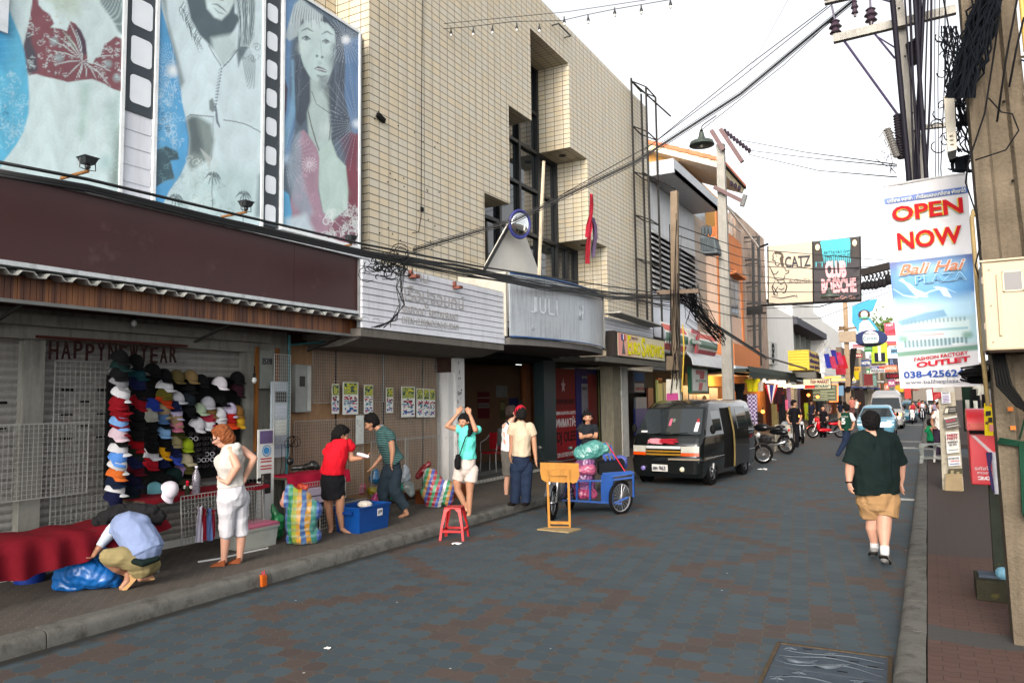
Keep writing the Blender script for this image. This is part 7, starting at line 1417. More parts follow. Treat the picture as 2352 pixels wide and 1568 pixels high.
bt=thing("bottle","tall clear plastic water bottle on the red table beside the woman","bottle",(-7.85,PX(450,1130,-7.85).y,zt));build("glass",M().lathe([(.045,0),(.047,.02),(.045,.12),(.047,.2),(.03,.26),(.016,.29),(.016,.31)],bt.location,16),mat("clear_bottle",(.55,.52,.62),.12,trans=.75,var=.05),bt,smooth=1);build("lid",M().lathe([(.018,.31),(.018,.33)],bt.location,10),C(220,220,226),bt)
sp_=thing("spray_bottle","small dark spray bottle with a red trigger on the red table","bottle",(-7.8,PX(430,1130,-7.8).y,zt));l_=V(sp_.location);build("body",M().lathe([(.028,0),(.028,.08),(.014,.11)],l_,10),C(40,44,30),sp_);build("trigger",M().bar(l_+V((0,0,.11)),l_+V((0,0,.17)),.02).bar(l_+V((0,0,.16)),l_+V((.05,-.02,.15)),.012),C(190,24,50),sp_)
for i,(xa,xb,k,lb)in enumerate(((452,464,(190,186,204),"white and lilac scarf tied on the wire grid, leftmost of the scarves"),(465,474,(150,30,44),"red scarf with a blue star cross on the wire grid"),(476,489,(100,124,176),"light blue scarf on the wire grid, widest of the scarves"),(490,497,(150,40,56),"narrow red scarf edge half hidden behind the woman"))):
 a,b=PX(xa,1165+i*2,-7.6),PX(xb,1243-i*2,-7.6);o=rag("scarf",[(-7.6-.01*i,(a.y+b.y)/2,a.z-(a.z-b.z)*f)for f in(0,.12,.3,.6,1)],[b.y-a.y,(b.y-a.y)*.5,(b.y-a.y),(b.y-a.y)*1.1,b.y-a.y],C(*k,.8),None,i,.012);o['label']=lb;o['category']="scarf";o['group']="scarves on the wire grid"
def crate(name,label,cat,px,wy,wx,h,k,lid=None,z=.14,flare=1.1,rz=0,op=.3):
 g=G(px[0],px[1],z);t=thing(name,label,cat,g,rz,local=True);c_=C(*k,op)
 m=M();o_=lambda s,zz:[(x*s*wx/2,y*s*wy/2,zz)for x,y in((-1,-1),(1,-1),(1,1),(-1,1))]
 m.grid([o_(1,0),o_(flare,h),o_(flare*.95,h),o_(.95,.02)],closed=True);m.add(o_(.97,.015),[(0,1,2,3)]);build("body",m,c_,t);m=M().grid([o_(flare*1.04,h-.03),o_(flare*1.06,h),o_(flare,h+.005),o_(flare*.98,h-.02)],closed=True);build("rim",m,c_,t)
 if lid:m=M();m.grid([o_(flare*1.05,h),o_(flare*1.05,h+.03),o_(flare*.9,h+.05)],closed=True);m.add(o_(flare*.9,h+.05),[(0,1,2,3)]);build("lid",m,C(*lid,.35),t,bevel=.004)
 return t
bx=crate("storage_box","translucent plastic storage box with a pink lid behind the woman's legs","box",(575,1255),.52,.36,.26,(176,178,170),(176,96,120));build("contents",M().box(-.16,.16,-.22,0,.03,.18).box(-.15,.15,.02,.22,.03,.14),C(196,190,150),bx)
tb_=crate("storage_tub","bright blue plastic tub with a white sticker in front of the woman in red","tub",(833,1215),.62,.42,.36,(14,66,134));build("sticker",M().box(.232,.238,.05,.16,.2,.3),C(206,206,210),tb_);text("lettering","J-9",(.24,.06,.23),(0,1,0),(0,0,1),.08,.05,C(40,30,40),tb_,th=.002,font_off=.03);build("handle",M().bar((-.1,-.36,.28),(.12,-.36,.28),.04),C(12,54,120),tb_);build("white_cloth",M().ell((0,.05,.35),(.12,.1,.06),10),C(196,190,180),tb_)
def stripe_mat(name,d,ks,s,wob=.0):
 m,nt,b=nmat(name);o=xyz(nt,objc(nt));v=mth(nt,'ADD',mth(nt,'MULTIPLY',o[0],d[0]*s),mth(nt,'ADD',mth(nt,'MULTIPLY',o[1],d[1]*s),mth(nt,'MULTIPLY',o[2],d[2]*s)));v=mth(nt,'FRACT',mth(nt,'ADD',v,mth(nt,'MULTIPLY',noise(nt,4,2,objc(nt)),.12)));n=len(ks)
 c=ramp(nt,v,[(i/n,lin(k))for i,k in enumerate(ks)]);[q for q in nt.nodes if q.bl_idname=='ShaderNodeValToRGB'][-1].color_ramp.interpolation='CONSTANT'
 h2=mth(nt,'FRACT',mth(nt,'MULTIPLY',o[2],11));c=mixc(nt,mth(nt,'MULTIPLY',mth(nt,'GREATER_THAN',h2,.6),.28),c,(.25,.40,.42));nt.links.new(c,b.inputs['Base Color']);b.inputs['Roughness'].default_value=.35;bump(nt,b,noise(nt,22,4,objc(nt)),.6,.02);return m
K1=[(60,90,140),(170,124,40),(50,110,100),(60,84,150),(190,130,60),(200,140,120),(70,100,160),(40,130,90),(150,160,60),(190,140,50)];K2=[(150,50,60),(70,80,150),(190,180,180),(40,120,80),(170,120,60),(60,70,140),(150,40,50),(60,130,90)]
dB=depth(700,1250);bg1=lump("woven_bag","huge yellow, blue and green striped woven bag stuffed full, standing by the pillar","bag",Z5,[[(390,1230,.1,.19),(385,1100,.1,.21),(370,980,.1,.16),(310,910,.1,.08),(290,870,.1,.05)],[(310,1280,.1,.09),(480,1250,.1,.11)],[(470,1050,.1,.14)],[(260,920,.1,.05),(250,980,.1,.07)]],stripe_mat("woven_stripes_a",(.8,.55,0),K1,1.7),dB,amp=.012,fr=10)
build("handle",M().tube([CAM+ray(Z5[0]+x*Z5[2],Z5[1]+y*Z5[2])*(dB-.05)for x,y in((330,900),(350,960),(400,1010),(425,990),(410,930),(370,890))],.01,5),C(14,24,24),label="black carrying handle of the huge striped bag",cat="bag handle")if 0 else None
dD=depth(1000,1170);lump("woven_bag","tall red, blue and green striped woven bag leaning by the white column","bag",Z5,[[(1480,980,.3,.14),(1490,880,.3,.19),(1450,780,.3,.15),(1430,740,.3,.08)],[(1580,960,.3,.11),(1580,860,.3,.13)],[(1410,900,.3,.1),(1440,1000,.3,.08)]],stripe_mat("woven_stripes_b",(.75,.5,-.25),K2,2.6),dD,amp=.01,fr=11)
for T_,L_,k,lb,dd in((Z5,[[(180,1230,0,.09),(190,1130,0,.09),(160,1060,0,.04),(150,1010,0,.02)]],(10,110,60),"bright green carrier bag left of the huge striped bag",depth(640,1240)),(Z5,[[(850,890,.1,.1),(880,860,.1,.07),(810,900,.1,.05)]],(180,70,100),"pink plastic bag behind the blue tub",dD),(Z5,[[(985,970,0,.06),(990,920,0,.03),(1030,900,0,.02)]],(176,60,120),"knotted magenta plastic bag on the blue tub's far corner",dD-.3),(Z5,[[(960,890,.2,.07),(990,900,.2,.05)]],(130,120,20),"olive yellow plastic bag under the stooping man's arm",dD),(Z5,[[(985,790,.3,.1),(990,740,.3,.06)]],(20,80,120),"blue plastic bag standing under the stooping man's hand",dD),(Z5,[[(920,800,.3,.035),(922,720,.3,.03)]],(150,150,190),"narrow white and lilac bag beside the blue plastic bag",dD),
 (Z5,[[(1235,780,.4,.1),(1240,720,.4,.06),(1230,680,.4,.02)]],(140,150,160),"white knotted carrier bag behind the stooping man",dD),(Z5,[[(1260,860,.3,.1),(1285,910,.25,.06)]],(120,130,130),"greyish clear plastic bag below the white knotted bag",dD),(Z5,[[(1195,860,.3,.07),(1140,940,.3,.06)]],(20,120,100),"teal plastic bag low behind the stooping man",dD),(Z5,[[(1340,770,.3,.05),(1400,700,.3,.06),(1430,670,.3,.04)]],(110,6,20),"dark red cloth bundle stuffed on top of the leaning striped bag",dD),(Z5,[[(380,860,.2,.05),(410,865,.2,.04)]],(190,60,30),"orange red bag peeping over the huge striped bag",dB)):
 lump("bag",lb,"bag",T_,L_,PL(*k),dd+.1,vox=.009,amp=.009,fr=24)
t3,y3a,y3b,z3=table("small stall table under bright red cloth behind the woman in red",-8.4,-7.95,658,800,(1092,1080),0);build("cloth",M().sheet([[(x+.01*math.sin(i),y3a+(y3b-y3a)*i/20,z3+dz)for i in range(21)]for x,dz in((-8.42,0),(-7.94,0),(-7.92,-.1),(-7.91,-.18))],.006,(0,0,1)),fab("bright_red_cloth",(.30,.008,.03)),label="bright red cloth over the small table behind the woman in red",cat="cloth",smooth=1)
wire("wire_grid","white wire grid standing before the small red table",PX(688,1160,-7.85),(0,1,0),(0,0,1),.95,.3,group=gg)
wire("wire_grid","white wire grid forming the side of the low goods shelf behind the tub",PX(735,1215,-7.7),(-.1,1,0),(0,0,1),1.15,.3,group=gg)
build("goods_shelf",M().box(-8.3,-7.72,PX(735,1150,-7.7).y,PX(845,1150,-7.7).y,.44,.47),C(90,90,92),label="low grey goods shelf behind the blue tub",cat="shelf")
for i,(x,y,h_)in enumerate(((718,1130,.1),(722,1148,.09))):g=PX(x,y,-7.8);build("white_box",M().box(-8.0,-7.8,g.y-.12,g.y+.2,g.z-h_/2,g.z+h_/2),C(190,180,200),label=("upper" if i==0 else "lower")+" of the two white cartons between the striped bag and the woman in red",cat="carton")
lump("goods","black bags and belts piled on the small bright red table","goods",Z5,[[(310,705,.2,.03),(400,700,.2,.035),(480,680,.2,.06),(510,690,.2,.045)],[(290,650,.3,.05)]],C(14,14,14,.4),dB,amp=.006,fr=30,z=z3)
g=PX(1000,1155,-8.0);build("planter_box",M().box(-8.2,-7.9,PX(985,1160,-7.9).y,PX(1085,1160,-7.9).y,.14,.36),C(110,56,26),label="low orange brown wooden box under the leaning striped bag",cat="box")
def stool(label,c_,h,w0,w1,k,name="stool",cat="stool",rz=0):
 t=thing(name,label,cat,c_,rz,local=True);k=C(*k,.48);build("seat",M().box(-w1,w1,-w1,w1,h-.025,h),k,t,bevel=.012)
 for sx in(-1,1):
  for sy in(-1,1):build("leg",M().grid([[(sx*a,sy*a,z),(sx*(a-b),sy*a,z),(sx*(a-b),sy*(a-.012),z),(sx*(a-.012),sy*(a-.012),z),(sx*(a-.012),sy*(a-b),z),(sx*a,sy*(a-b),z)]for a,b,z in((w1*.97,w1*.75,h-.02),(w1*1.05,w1*.4,h*.85),(w0*.9,w1*.28,h*.4),(w0,w1*.28,0))],closed=True),k,t)
 q_=w1+(w0-w1)*.68;[build("brace",M().box(*a),k,t)for a in((-q_,q_,-q_,-q_+.012,h*.24,h*.31),(-q_,q_,q_-.012,q_,h*.24,h*.31),(-q_,-q_+.012,-q_,q_,h*.24,h*.31),(q_-.012,q_,-q_,q_,h*.24,h*.31))];return t
g=G(1044,1236);stool("glossy red plastic stool standing in the road by the left kerb",g,.46,.185,.125,(176,6,16),rz=.35)
g=G(1802,1036,0);stool("tall pale bar stool by the clothes shop",(g.x,g.y,0),.95,.3,.26,(150,144,130));g=G(2143,1062,.14);stool("low grey table on thin legs on the right pavement",g,.5,.32,.3,(110,116,112),"low_table","table");stool("white plastic stool beside the low grey table",G(2163,1060,.14),.5,.2,.17,(190,190,186))
ch=thing("chair","dark red metal chair inside the arcade","chair",G(1275-.3,1095,.3));
c_=PY(1132,1065,15.3);ch.location=(c_.x,15.3,.3);x,y,z=c_.x,15.3,.3;build("seat",M().box(x-.2,x+.2,y-.2,y+.2,.72,.76),C(130,10,20,.4),ch);build("backrest",M().box(x-.2,x+.2,y+.18,y+.21,.8,1.2),C(130,10,20,.4),ch,bevel=.01)
for a in(-1,1):
 for b in(-1,1):build("leg",M().tube([(x+a*.2,y+b*.2,.75),(x+a*.22,y+b*.22,.3)],.01,6),C(150,150,150,.3),ch)
 build("armrest",M().tube([(x+a*.22,y-.2,.76),(x+a*.23,y-.18,.98),(x+a*.23,y+.1,1.05),(x+a*.2,y+.19,1.15)],.01,6),C(150,150,150,.3),ch)
ez=thing("easel_sign","yellow varnished wooden easel sign with a scalloped board seen from behind","easel",G(1283,1213));VW=mat("yellow_varnish",(.34,.15,.02),.45,var=.2,vs=6,streak=.3);dE=depth(1283,1213,0);E8=lambda x,y,d=0:CAM+ray(Z8[0]+x*Z8[2],Z8[1]+y*Z8[2])*(dE+d)
pts=[(440,1012),(712,1018),(712,1060),(718,1105),(700,1150),(670,1158),(640,1148),(600,1155),(520,1148),(480,1150),(450,1130),(440,1080)];build("board",M().prism([E8(x,y,.03)for x,y in pts],_f*.02),VW,ez,tri=True)
for x0,x1 in((487,505),(634,650)):build("leg",M().prism([E8(x0-5,1062),E8(x0+12,1062),E8(x1+7,1476),E8(x1-9,1474)],_f*.028),VW,ez)
for y0,y1 in((1062,1105),(1425,1445),(1460,1476)):build("rail",M().prism([E8(500,y0,-.004),E8(640,y0+2,-.004),E8(650,y1+2,-.004),E8(505,y1,-.004)],_f*.02),VW,ez)
g=[G(Z8[0]+x*Z8[2],Z8[1]+y*Z8[2],.02)for x,y in((418,1478),(640,1500),(726,1476),(520,1458))];build("base_board",M().prism(g,(0,0,-.018)),C(150,130,96,.8),ez)
g=G(603,1345);jn=thing("joss_box","small red and orange ribbed plastic box standing on the road at the left kerb","box",g);m=M();m.box(g.x-.03,g.x+.03,g.y-.03,g.y+.03,0,.12);[m.box(g.x-.034,g.x+.034,g.y-.034,g.y+.034,.01+i*.02,.018+i*.02)for i in range(5)];build("body",m,C(190,90,24,.4),jn);build("sticks",M().tube([(g.x,g.y,.1),(g.x,g.y-.01,.16)],.006,5).tube([(g.x+.02,g.y,.1),(g.x+.025,g.y,.17)],.006,5),C(190,50,70),jn)
YP=6.75
t=thing("concrete_pole","thick square concrete utility pole with a grooved face, nearest on the right","utility pole",(.66,YP+.1,.14))
RC=mat("rough_pole_concrete",(.105,.085,.060),.95,var=.35,vs=4,bmp=.9,bs=45,streak=.45,dirt=(40,.56,(.10,.08,.055)))
def hsec(x0,x1,yf,z,g=.045):
 w_=x1-x0;return[(x0,yf,z),(x0+w_*.28,yf,z),(x0+w_*.34,yf+g,z),(x0+w_*.66,yf+g,z),(x0+w_*.72,yf,z),(x1,yf,z),(x1,yf+.32,z),(x0,yf+.32,z)]
rows=[hsec(*q_)for q_ in((.47,.93,YP-.03,.1),(.455,.90,YP-.02,1.1),(.44,.87,YP-.01,2.2),(.415,.80,YP,3.4),(.395,.76,YP+.01,4.6),(.37,.70,YP+.02,7.5))]
m=M().grid(rows,closed=True);build("shaft",m,RC,t)
m=M()
for x,z in((.655,3.62),(.63,4.25),(.62,4.9),(.655,3.0)):m.lathe([(.012,0),(.012,.01)],(x,YP+.02,z),8,ax=(0,-1,0))
build("bolt_holes",m,C(20,16,12),t)
m=M()
for dx_ in(0,.035):m.tube([(.86+dx_,YP-.06,.2),(.84+dx_,YP-.06,2.3),(.79+dx_,YP-.06,4.2),(.745+dx_,YP-.05,7.4)],.017,8)
build("conduit",m,C(196,160,80,.5),t,smooth=2)
m=M()
for z,x in((2.9,.82),(3.35,.81),(3.9,.795),(4.25,.785),(4.55,.78),(5.1,.77)):m.box(x-.03,x+.09,YP-.085,YP-.03,z,z+.022)
build("clips",m,C(200,200,196,.4),t)
m=M().tube([(.40,YP-.02,1.9),(.385,YP-.03,2.3),(.375,YP-.03,3.0),(.37,YP-.02,3.35),(.385,YP,3.42),(.4,YP+.02,3.38)],.016,8);build("side_conduit",m,C(150,130,90,.6),t,smooth=2)
m=M();rr=random.Random(2)
for k in range(4):m.tube([(.44+.006*k,YP-.05,1.62+.012*k),(.6,YP-.07,1.6+.01*k),(.75,YP-.06,1.63+.012*k),(.95,YP-.05,1.6)],.007,5)
for k in range(3):m.tube([(.58+.012*k,YP-.08,1.62),(.575+.01*k,YP-.1,1.35),(.57+.012*k,YP-.1,1.12),(.585,YP-.1,1.05),(.6+.01*k,YP-.1,1.15),(.59+.01*k,YP-.08,1.45)],.008,5)
m.tube([(.58,YP-.08,1.65),(.62,YP-.09,1.8),(.72,YP-.08,2.1)],.007,5)
build("green_rope",m,C(24,60,44,.9),label="dark green rope knotted round the near concrete pole",cat="rope",smooth=2)
m=M()
for x,z,k in((.52,1.86,0),(.53,1.72,1)):m.box(x,x+.035,YP-.06,YP-.055,z,z+.03)
build("paper_scraps",m,C(190,110,50),t)
t=thing("meter_cabinet","cream painted steel cabinet with a small dark window strapped to the near pole","cabinet",(.6,6.45,2.26))
CB=mat("cream_cabinet",(.36,.29,.19),.5,var=.09,vs=4,dirt=(9,.62,(.30,.20,.13)),streak=.12)
build("case",M().box(.385,1.0,6.28,6.68,2.30,2.94),CB,t,bevel=.012)
m=M();m.box(.47,.485,6.262,6.28,2.40,2.84);m.box(.68,.695,6.262,6.28,2.40,2.84);m.box(.37,1.0,6.26,6.28,2.935,2.95);m.box(.39,.40,6.268,6.28,2.31,2.93);build("door_ribs",m,CB,t,bevel=.004)
build("window",M().box(.515,.62,6.27,6.279,2.72,2.85),C(50,38,26,.12),t)
m=M();[m.box(.507,.628,6.266,6.279,a_,b_)for a_,b_ in((2.712,2.72),(2.85,2.858))];[m.box(a_,b_,6.266,6.279,2.712,2.858)for a_,b_ in((.507,.515),(.62,.628))];build("window_frame",m,C(216,200,168),t)
m=M();[m.box(.38,.39,6.27,6.29,z,z+.05)for z in(2.45,2.78)];[m.lathe([(.006,0),(.006,.012)],(x,6.28,z),6,ax=(0,-1,0))for x in(.43,.76)for z in(2.36,2.62,2.88)];build("hinges",m,C(120,100,76,.4),t)
build("underside",M().box(.40,.98,6.30,6.66,2.285,2.30),C(44,34,26),t)
m=M()
for k in range(5):m.tube([(.44+.015*k,6.5,2.28),(.45+.02*k,6.45,2.05),(.56+.02*k,6.45,1.9-.015*k),(.72,6.45,1.84+.02*k),(.9,6.45,1.75)],.011,5)
build("black_cables",m,C(14,14,14),label="bundle of black cables sagging out from under the cream cabinet",cat="cable",smooth=2)
m=M();[m.tube([(.63+.02*k,6.42,2.0-.05*k),(.7+.02*k,6.42,1.93-.04*k)],.012,5)for k in range(5)];build("red_tape",m,C(150,24,24),label="short red tape bands round the cables under the cabinet",cat="tape")
m=M();rr=random.Random(9)
for k in range(6):
 z=2.16-k*.015;m.tube([(.27+rr.uniform(-.02,.02),7.4,z+.03),(.33,7.35,z),(.42,7.0,z-.01),(.45,6.9,z+.05),(.38,7.0,z+.06),(.27+rr.uniform(-.03,.03),7.35,z+.05)],.009,5)
build("cable_coil",m,C(12,12,12),label="small loose coil of black cable at the banner's lower right corner",cat="cable",smooth=2)
Yb=8.0
bn=thing("banner","tall white and blue OPEN NOW plaza banner hanging from the near pole","banner",(.1,Yb,2.0))
CN=[(2028,430),(2222,400),(2252,886),(2068,892)]
def bp(u,v,d=0):
 a=PY(*CN[0],Yb).lerp(PY(*CN[1],Yb),u);b=PY(*CN[3],Yb).lerp(PY(*CN[2],Yb),u);p=a.lerp(b,v);wv=.008*math.sin(u*6+v*3)+.006*math.sin(v*11)+.012*math.sin(v*PI)*math.sin(u*3);return V((p.x,p.y+wv-d,p.z))
class BP(Print):pass
nu,nv=150,370
pr_=Print((0,0,0),(1,0,0),(0,0,1),nu,nv,lin((206,204,206)))
pr_.P=np.array([bp(u,v)for u,v in zip(pr_.u,pr_.w)]);pr_.x=pr_.u*100;pr_.y=pr_.w*250
R4=lambda a,b,c_,d_:[(a,b),(c_,b),(c_,d_),(a,d_)]
p=pr_;p.fill(R4(-2,14.5,102,22.5),(44,88,166),1,.5)
p.fill(R4(-2,95,102,140),(24,58,130),1,.5);p.fill(R4(-2,106,102,166),(38,118,180),1,8);p.fill(R4(-2,144,102,190),(160,200,222),1,8)
for(x,y,w_)in((30,112,30),(72,112,30),(50,126,30),(78,126,22)):p.glow((x,y),w_,(90,170,216),.55,1)
p.fill(R4(-2,166,102,208),(150,186,196),.9,3);p.fill([(8,174),(60,168),(92,172),(92,192),(8,194)],(186,206,206),.9,1);p.fill([(4,168),(40,160),(62,158),(66,166),(8,174)],(84,140,176),.9,1)
for x in range(10,90,5):p.fill(R4(x,192,x+3,201),(70,104,112),.9,.5);p.fill(R4(x,168,x+2.5,173),(96,130,140),.8,.5)
p.fill(R4(8,180,90,183),(110,160,176),.8,.5);p.fill(R4(24,186,60,188),(186,90,90),.6,.5);p.fill(R4(70,199,84,202),(226,230,230),.9,.6)
p.fill([(-2,205),(102,201),(102,208),(-2,212)],(46,110,84),.95,1);p.fill([(-2,203),(102,199),(102,202),(-2,206)],(170,180,184),.9,.6)
for x in(7,12,86,91):p.glow((x,190),6,(70,130,110),.9,.8)
for k in range(3):p.line([(10+k*2,118-k),(22,124+k*2),(30,132+k*3),(44,138+k*2)],2.2,(214,232,240),.9,.6,.8);p.line([(52+k*2,130),(60+k*3,134),(64+k*3,141),(72,144)],2.0,(214,232,240),.9,.6,.8)
p.line([(2,128),(14,137),(30,141),(48,135),(64,132),(78,139)],1.6,(190,222,238),.9,.6,.8);p.fill(R4(12,102,90,112),(180,214,232),.45,5)
p.grain(.015);p.make("printed_cloth",bn,PRN)
build("backing",M().sheet([[bp(u/8,v/20,-.006)for u in range(9)]for v in range(21)],.004,(0,-1,0)),C(170,168,166),bn,smooth=2)
def btx(s,x0,x1,yt,yb_,k,off=0,d=.022,sh=0,rise=0):
 a,b=bp(x0/100,yb_/250,d),bp(x1/100,(yb_-rise)/250,d);c_=bp(x0/100,yt/250,d);text("lettering",s,a,b-a,c_-a,(b-a).length,(c_-a).length,C(*k,.6),bn,th=.003,font_off=off,shear=sh)
btx("บาลีฮาย พลาซ่า : ท่าเรือแหลมบาลีฮาย พัทยาใต้",4,97,16,21.5,(220,220,200),.02)
for k,(cl_,o_,d_)in enumerate((((226,206,60),.05,.022),((190,16,28),.03,.027))):btx("OPEN",8,93,27,46,cl_,o_,d_);btx("NOW",12,90,60,81.5,cl_,o_,d_)
btx("Bali Hai",10,92,99.5,113.5,(214,226,230),.05,.022,.35);btx("Bali Hai",11,91,100,113,(206,130,96),.012,.027,.35)
btx("PLAZA",30,92,115,125.5,(200,224,236),.03,.022);btx("PLAZA",31,91,115.6,125,(96,160,204),.005,.027)
btx("FASHION FACTORY",21,88,213.5,218,(170,26,44),.03,.022,0,5);btx("OUTLET",23,90,219.5,226,(180,20,44),.045,.022,0,5)
btx("038-425624-",6,86,229.5,238,(40,76,150),.03);btx("www.balihaiplaza.com",7,93,240.5,246.5,(90,96,110),.008)
m=M().tube([bp(0,-.004),bp(.5,-.006),bp(1,-.004)],.012,6);build("top_hem",m,C(196,196,196),bn)
Yc=14.0
def P14(x,y,d=0):v=PY(x,y,Yc);return V((v.x,v.y-d,v.z))
t=thing("concrete_pole","tall tapering concrete pole with cross arms rising behind the banner","utility pole",(.15,Yc,.14),group=None)
b0=PY(2195,1125,16.7);
rows=[]
for x,y,w_ in((2168,900,.30),(2112,430,.25),(2095,300,.24),(2070,100,.22),(2052,-60,.20),(2025,-260,.18)):
 c_=P14(x,y);rows.append([(c_.x-w_/2,Yc,c_.z),(c_.x+w_/2,Yc,c_.z),(c_.x+w_/2,Yc+.2,c_.z),(c_.x-w_/2,Yc+.2,c_.z)])
build("shaft",M().grid(rows,closed=True),CON,t)
m=M()
for y in(20,60,130,260,320,360):c_=P14(2062+y*.13,y,.002);m.lathe([(.018,0),(.018,.01)],c_,8,ax=(0,-1,0))
build("bolt_holes",m,C(30,30,32),t)
for a,b,w_ in(((1916,97),(2195,30),.14),((1896,6),(1960,-8),.12),((1896,12),(2010,-14),.1)):
 build("cross_arm",M().bar(P14(*a,.12),P14(*b,.12),.11,w_),CON,t)
build("cross_arm",M().bar(P14(2094,300,.1),P14(2190,290,.1),.08,.07),CON,t)
for(x,y)in((1921,85),(2002,58),(1965,40)):
 c_=P14(x,y,.12);s_=1 if y>45 else.6
 build("insulator",M().lathe([(.035*s_,-.05),(.04*s_,0),(.10*s_,.02),(.07*s_,.06),(.06*s_,.09),(.11*s_,.12),(.08*s_,.16),(.06*s_,.20),(.085*s_,.22),(.05*s_,.25)],c_,14),C(62,50,60,.25),t,smooth=1)
m=M();m.tube([P14(1921,62,.1),P14(1912,20,.1)],.018,5);m.tube([P14(2001,40,.1),P14(1998,-20,.1)],.018,5);m.tube([P14(1938,97,.1),P14(2062,268,.1)],.022,5);m.tube([P14(2010,84,.1),P14(2056,140,.1)],.018,5);m.tube([P14(2015,90,.1),P14(2060,118,.1)],.014,5);m.tube([P14(1975,-10,.1),P14(2050,12,.1)],.018,5)
build("braces",m,C(60,52,78,.5),t)
for i,(x,y,x2,y2,n_)in enumerate(((2062,272,2072,372,16),(2090,110,2098,160,12),(2108,100,2104,132,8))):
 a,b=P14(x,y,.2),P14(x2,y2,.2);prof=[]
 L_=(b-a).length
 for k in range(n_*2+1):prof.append((.075 if k%2 else.055,L_*k/(n_*2)))
 build("surge_arrester",M().lathe(prof,a,10,ax=b-a),C(44,40,46,.4),t,smooth=1)
m=M();a,b=P14(2040,308,.3),P14(2062,372,.3);L_=(b-a).length
m.lathe([(.04+.02*(k%2),L_*k/24)for k in range(25)],a,10,ax=b-a);m.tube([a,P14(2030,312,.3),P14(2044,345,.3),P14(2050,366,.3),b],.014,5);build("fuse_holder",m,C(110,108,104,.4),t)
m=M();rr=random.Random(3)
for k in range(16):x,y=rr.uniform(2020,2062),rr.uniform(310,395);m.tube([P14(x,y,.3),P14(x+rr.uniform(-14,14),y+rr.uniform(-12,12),.25),P14(x+rr.uniform(-20,20),y+rr.uniform(5,22),.3)],.007,4)
build("jumper_wires",m,C(40,40,42),t)
runs=[((2050,0),(2088,410),.05),((2078,0),(2100,415),.016),((2090,0),(2112,412),.024),((2101,0),(2127,408),.04),((2113,0),(2104,408),.038),((2124,0),(2108,406),.03),((2132,0),(2124,400),.014),((2139,0),(2129,400),.02),((2147,0),(2148,400),.008),((2158,0),(2155,400),.008),((2170,0),(2160,400),.010)]
m=M()
for i,((xa,ya),(xb,yb),r_)in enumerate(runs):
 D0=.35+.03*(i%4);m.tube([P14(xa-(xb-xa)*.3,-120,D0),P14(xa,ya,D0),P14((xa+xb)/2+4*math.sin(i*2),(ya+yb)/2,D0),P14(xb,yb,D0),P14(xb+6,yb+120,D0)],r_,6)
build("vertical_cables",m,C(22,20,30,.6),label="black vertical cables strung down in front of the tall pole behind the banner",cat="cable",smooth=2)
t=thing("equipment_box","long white telecom box on the side of the near pole among tangled cables","junction box",(.32,7.2,4.3))
a,b=PY(2190,296,7.0),PY(2212,470,7.0);m=M();A_,B_=PY(2179,298,7.0),PY(2206,471,7.0)
m.prism([PY(2168,221,7),PY(2183,216,7),PY(2192,223,7),PY(2198,343,7),PY(2177,349,7)],(0,.12,0));build("case",m,C(206,198,180,.5),t)
build("foot",M().prism([PY(2177,349,7),PY(2197,344,7),PY(2196,362,7),PY(2182,367,7)],(0,.1,0)),C(40,40,40),t)
build("louvre_slots",M().bar(PY(2181,312,6.99),PY(2189,311,6.99),.01).bar(PY(2182,322,6.99),PY(2190,321,6.99),.01).bar(PY(2183,332,6.99),PY(2191,331,6.99),.01),C(150,140,124),t)
m=M();m2=M();rr=random.Random(21)
def tangle(mm,n,x0,y0,x1,y1,sx,seg,r0,r1,Y0=7.0,Y1=7.6):
 for k in range(n):
  Y=rr.uniform(Y0,Y1);pts=[];ph=rr.uniform(-1,1)
  for i in range(seg+1):f=i/seg;pts.append(PY(x0+(x1-x0)*f+sx*ph+rr.uniform(-1,1)*sx*.45,y0+(y1-y0)*f,Y))
  mm.tube(pts,rr.uniform(r0,r1),4)
tangle(m,84,2278,-30,2203,225,30,9,.004,.009,6.35,6.7);tangle(m,16,2205,190,2212,290,16,5,.004,.008);tangle(m,16,2210,360,2214,396,14,5,.004,.009);tangle(m,12,2210,280,2218,350,20,4,.004,.008)
tangle(m,14,2215,396,2200,388,20,4,.004,.008);tangle(m,18,2180,60,2195,220,20,7,.003,.006)
for k in range(54):
 x,y,r_=rr.uniform(2150,2230),rr.uniform(60,385),rr.uniform(8,22);Y=rr.uniform(7,7.5);a0=rr.uniform(0,6);m.tube([PY(x+r_*math.cos(a0+i*.6),y+r_*.8*math.sin(a0+i*.6),Y)for i in range(int(rr.uniform(4,9)))],.005,4)
for k in range(18):x=2196+k*2;m.tube([PY(x-8,364-k*.5,7.1),PY(x-8+rr.uniform(-3,3),378,7.1),PY(x-8+rr.uniform(-3,3),391,7.05)],rr.uniform(.004,.012),4)
build("cable_tangle",m,C(14,18,24,.6),label="dense black tangle of cables hanging beside the near concrete pole",cat="cable")
m=M();tangle(m,10,2138,480,2143,548,6,4,.01,.02,11,12);tangle(m,8,2158,490,2160,545,5,4,.01,.02,11,12)
for x,y in((2186,470),(2100,380)):pass
build("cable_bunch",m,C(16,16,20),label="bunched black cables just above the banner's top edge",cat="cable")
m=M()
for pts,r_ in((((2165,-10),(2190,120),(2170,200)),.006),(((2270,225),(2300,258),(2325,262),(2340,300),(2310,345),(2240,368)),.006),(((2300,0),(2285,110),(2262,260),(2225,370),(2218,420)),.007),(((2218,420),(2245,500),(2252,560),(2240,610),(2262,680)),.006),(((2352,40),(2335,110),(2318,200)),.008),(((2338,-10),(2310,140),(2290,280)),.008)):
 m.tube([PY(x,y,6.6)for x,y in pts],r_,5)
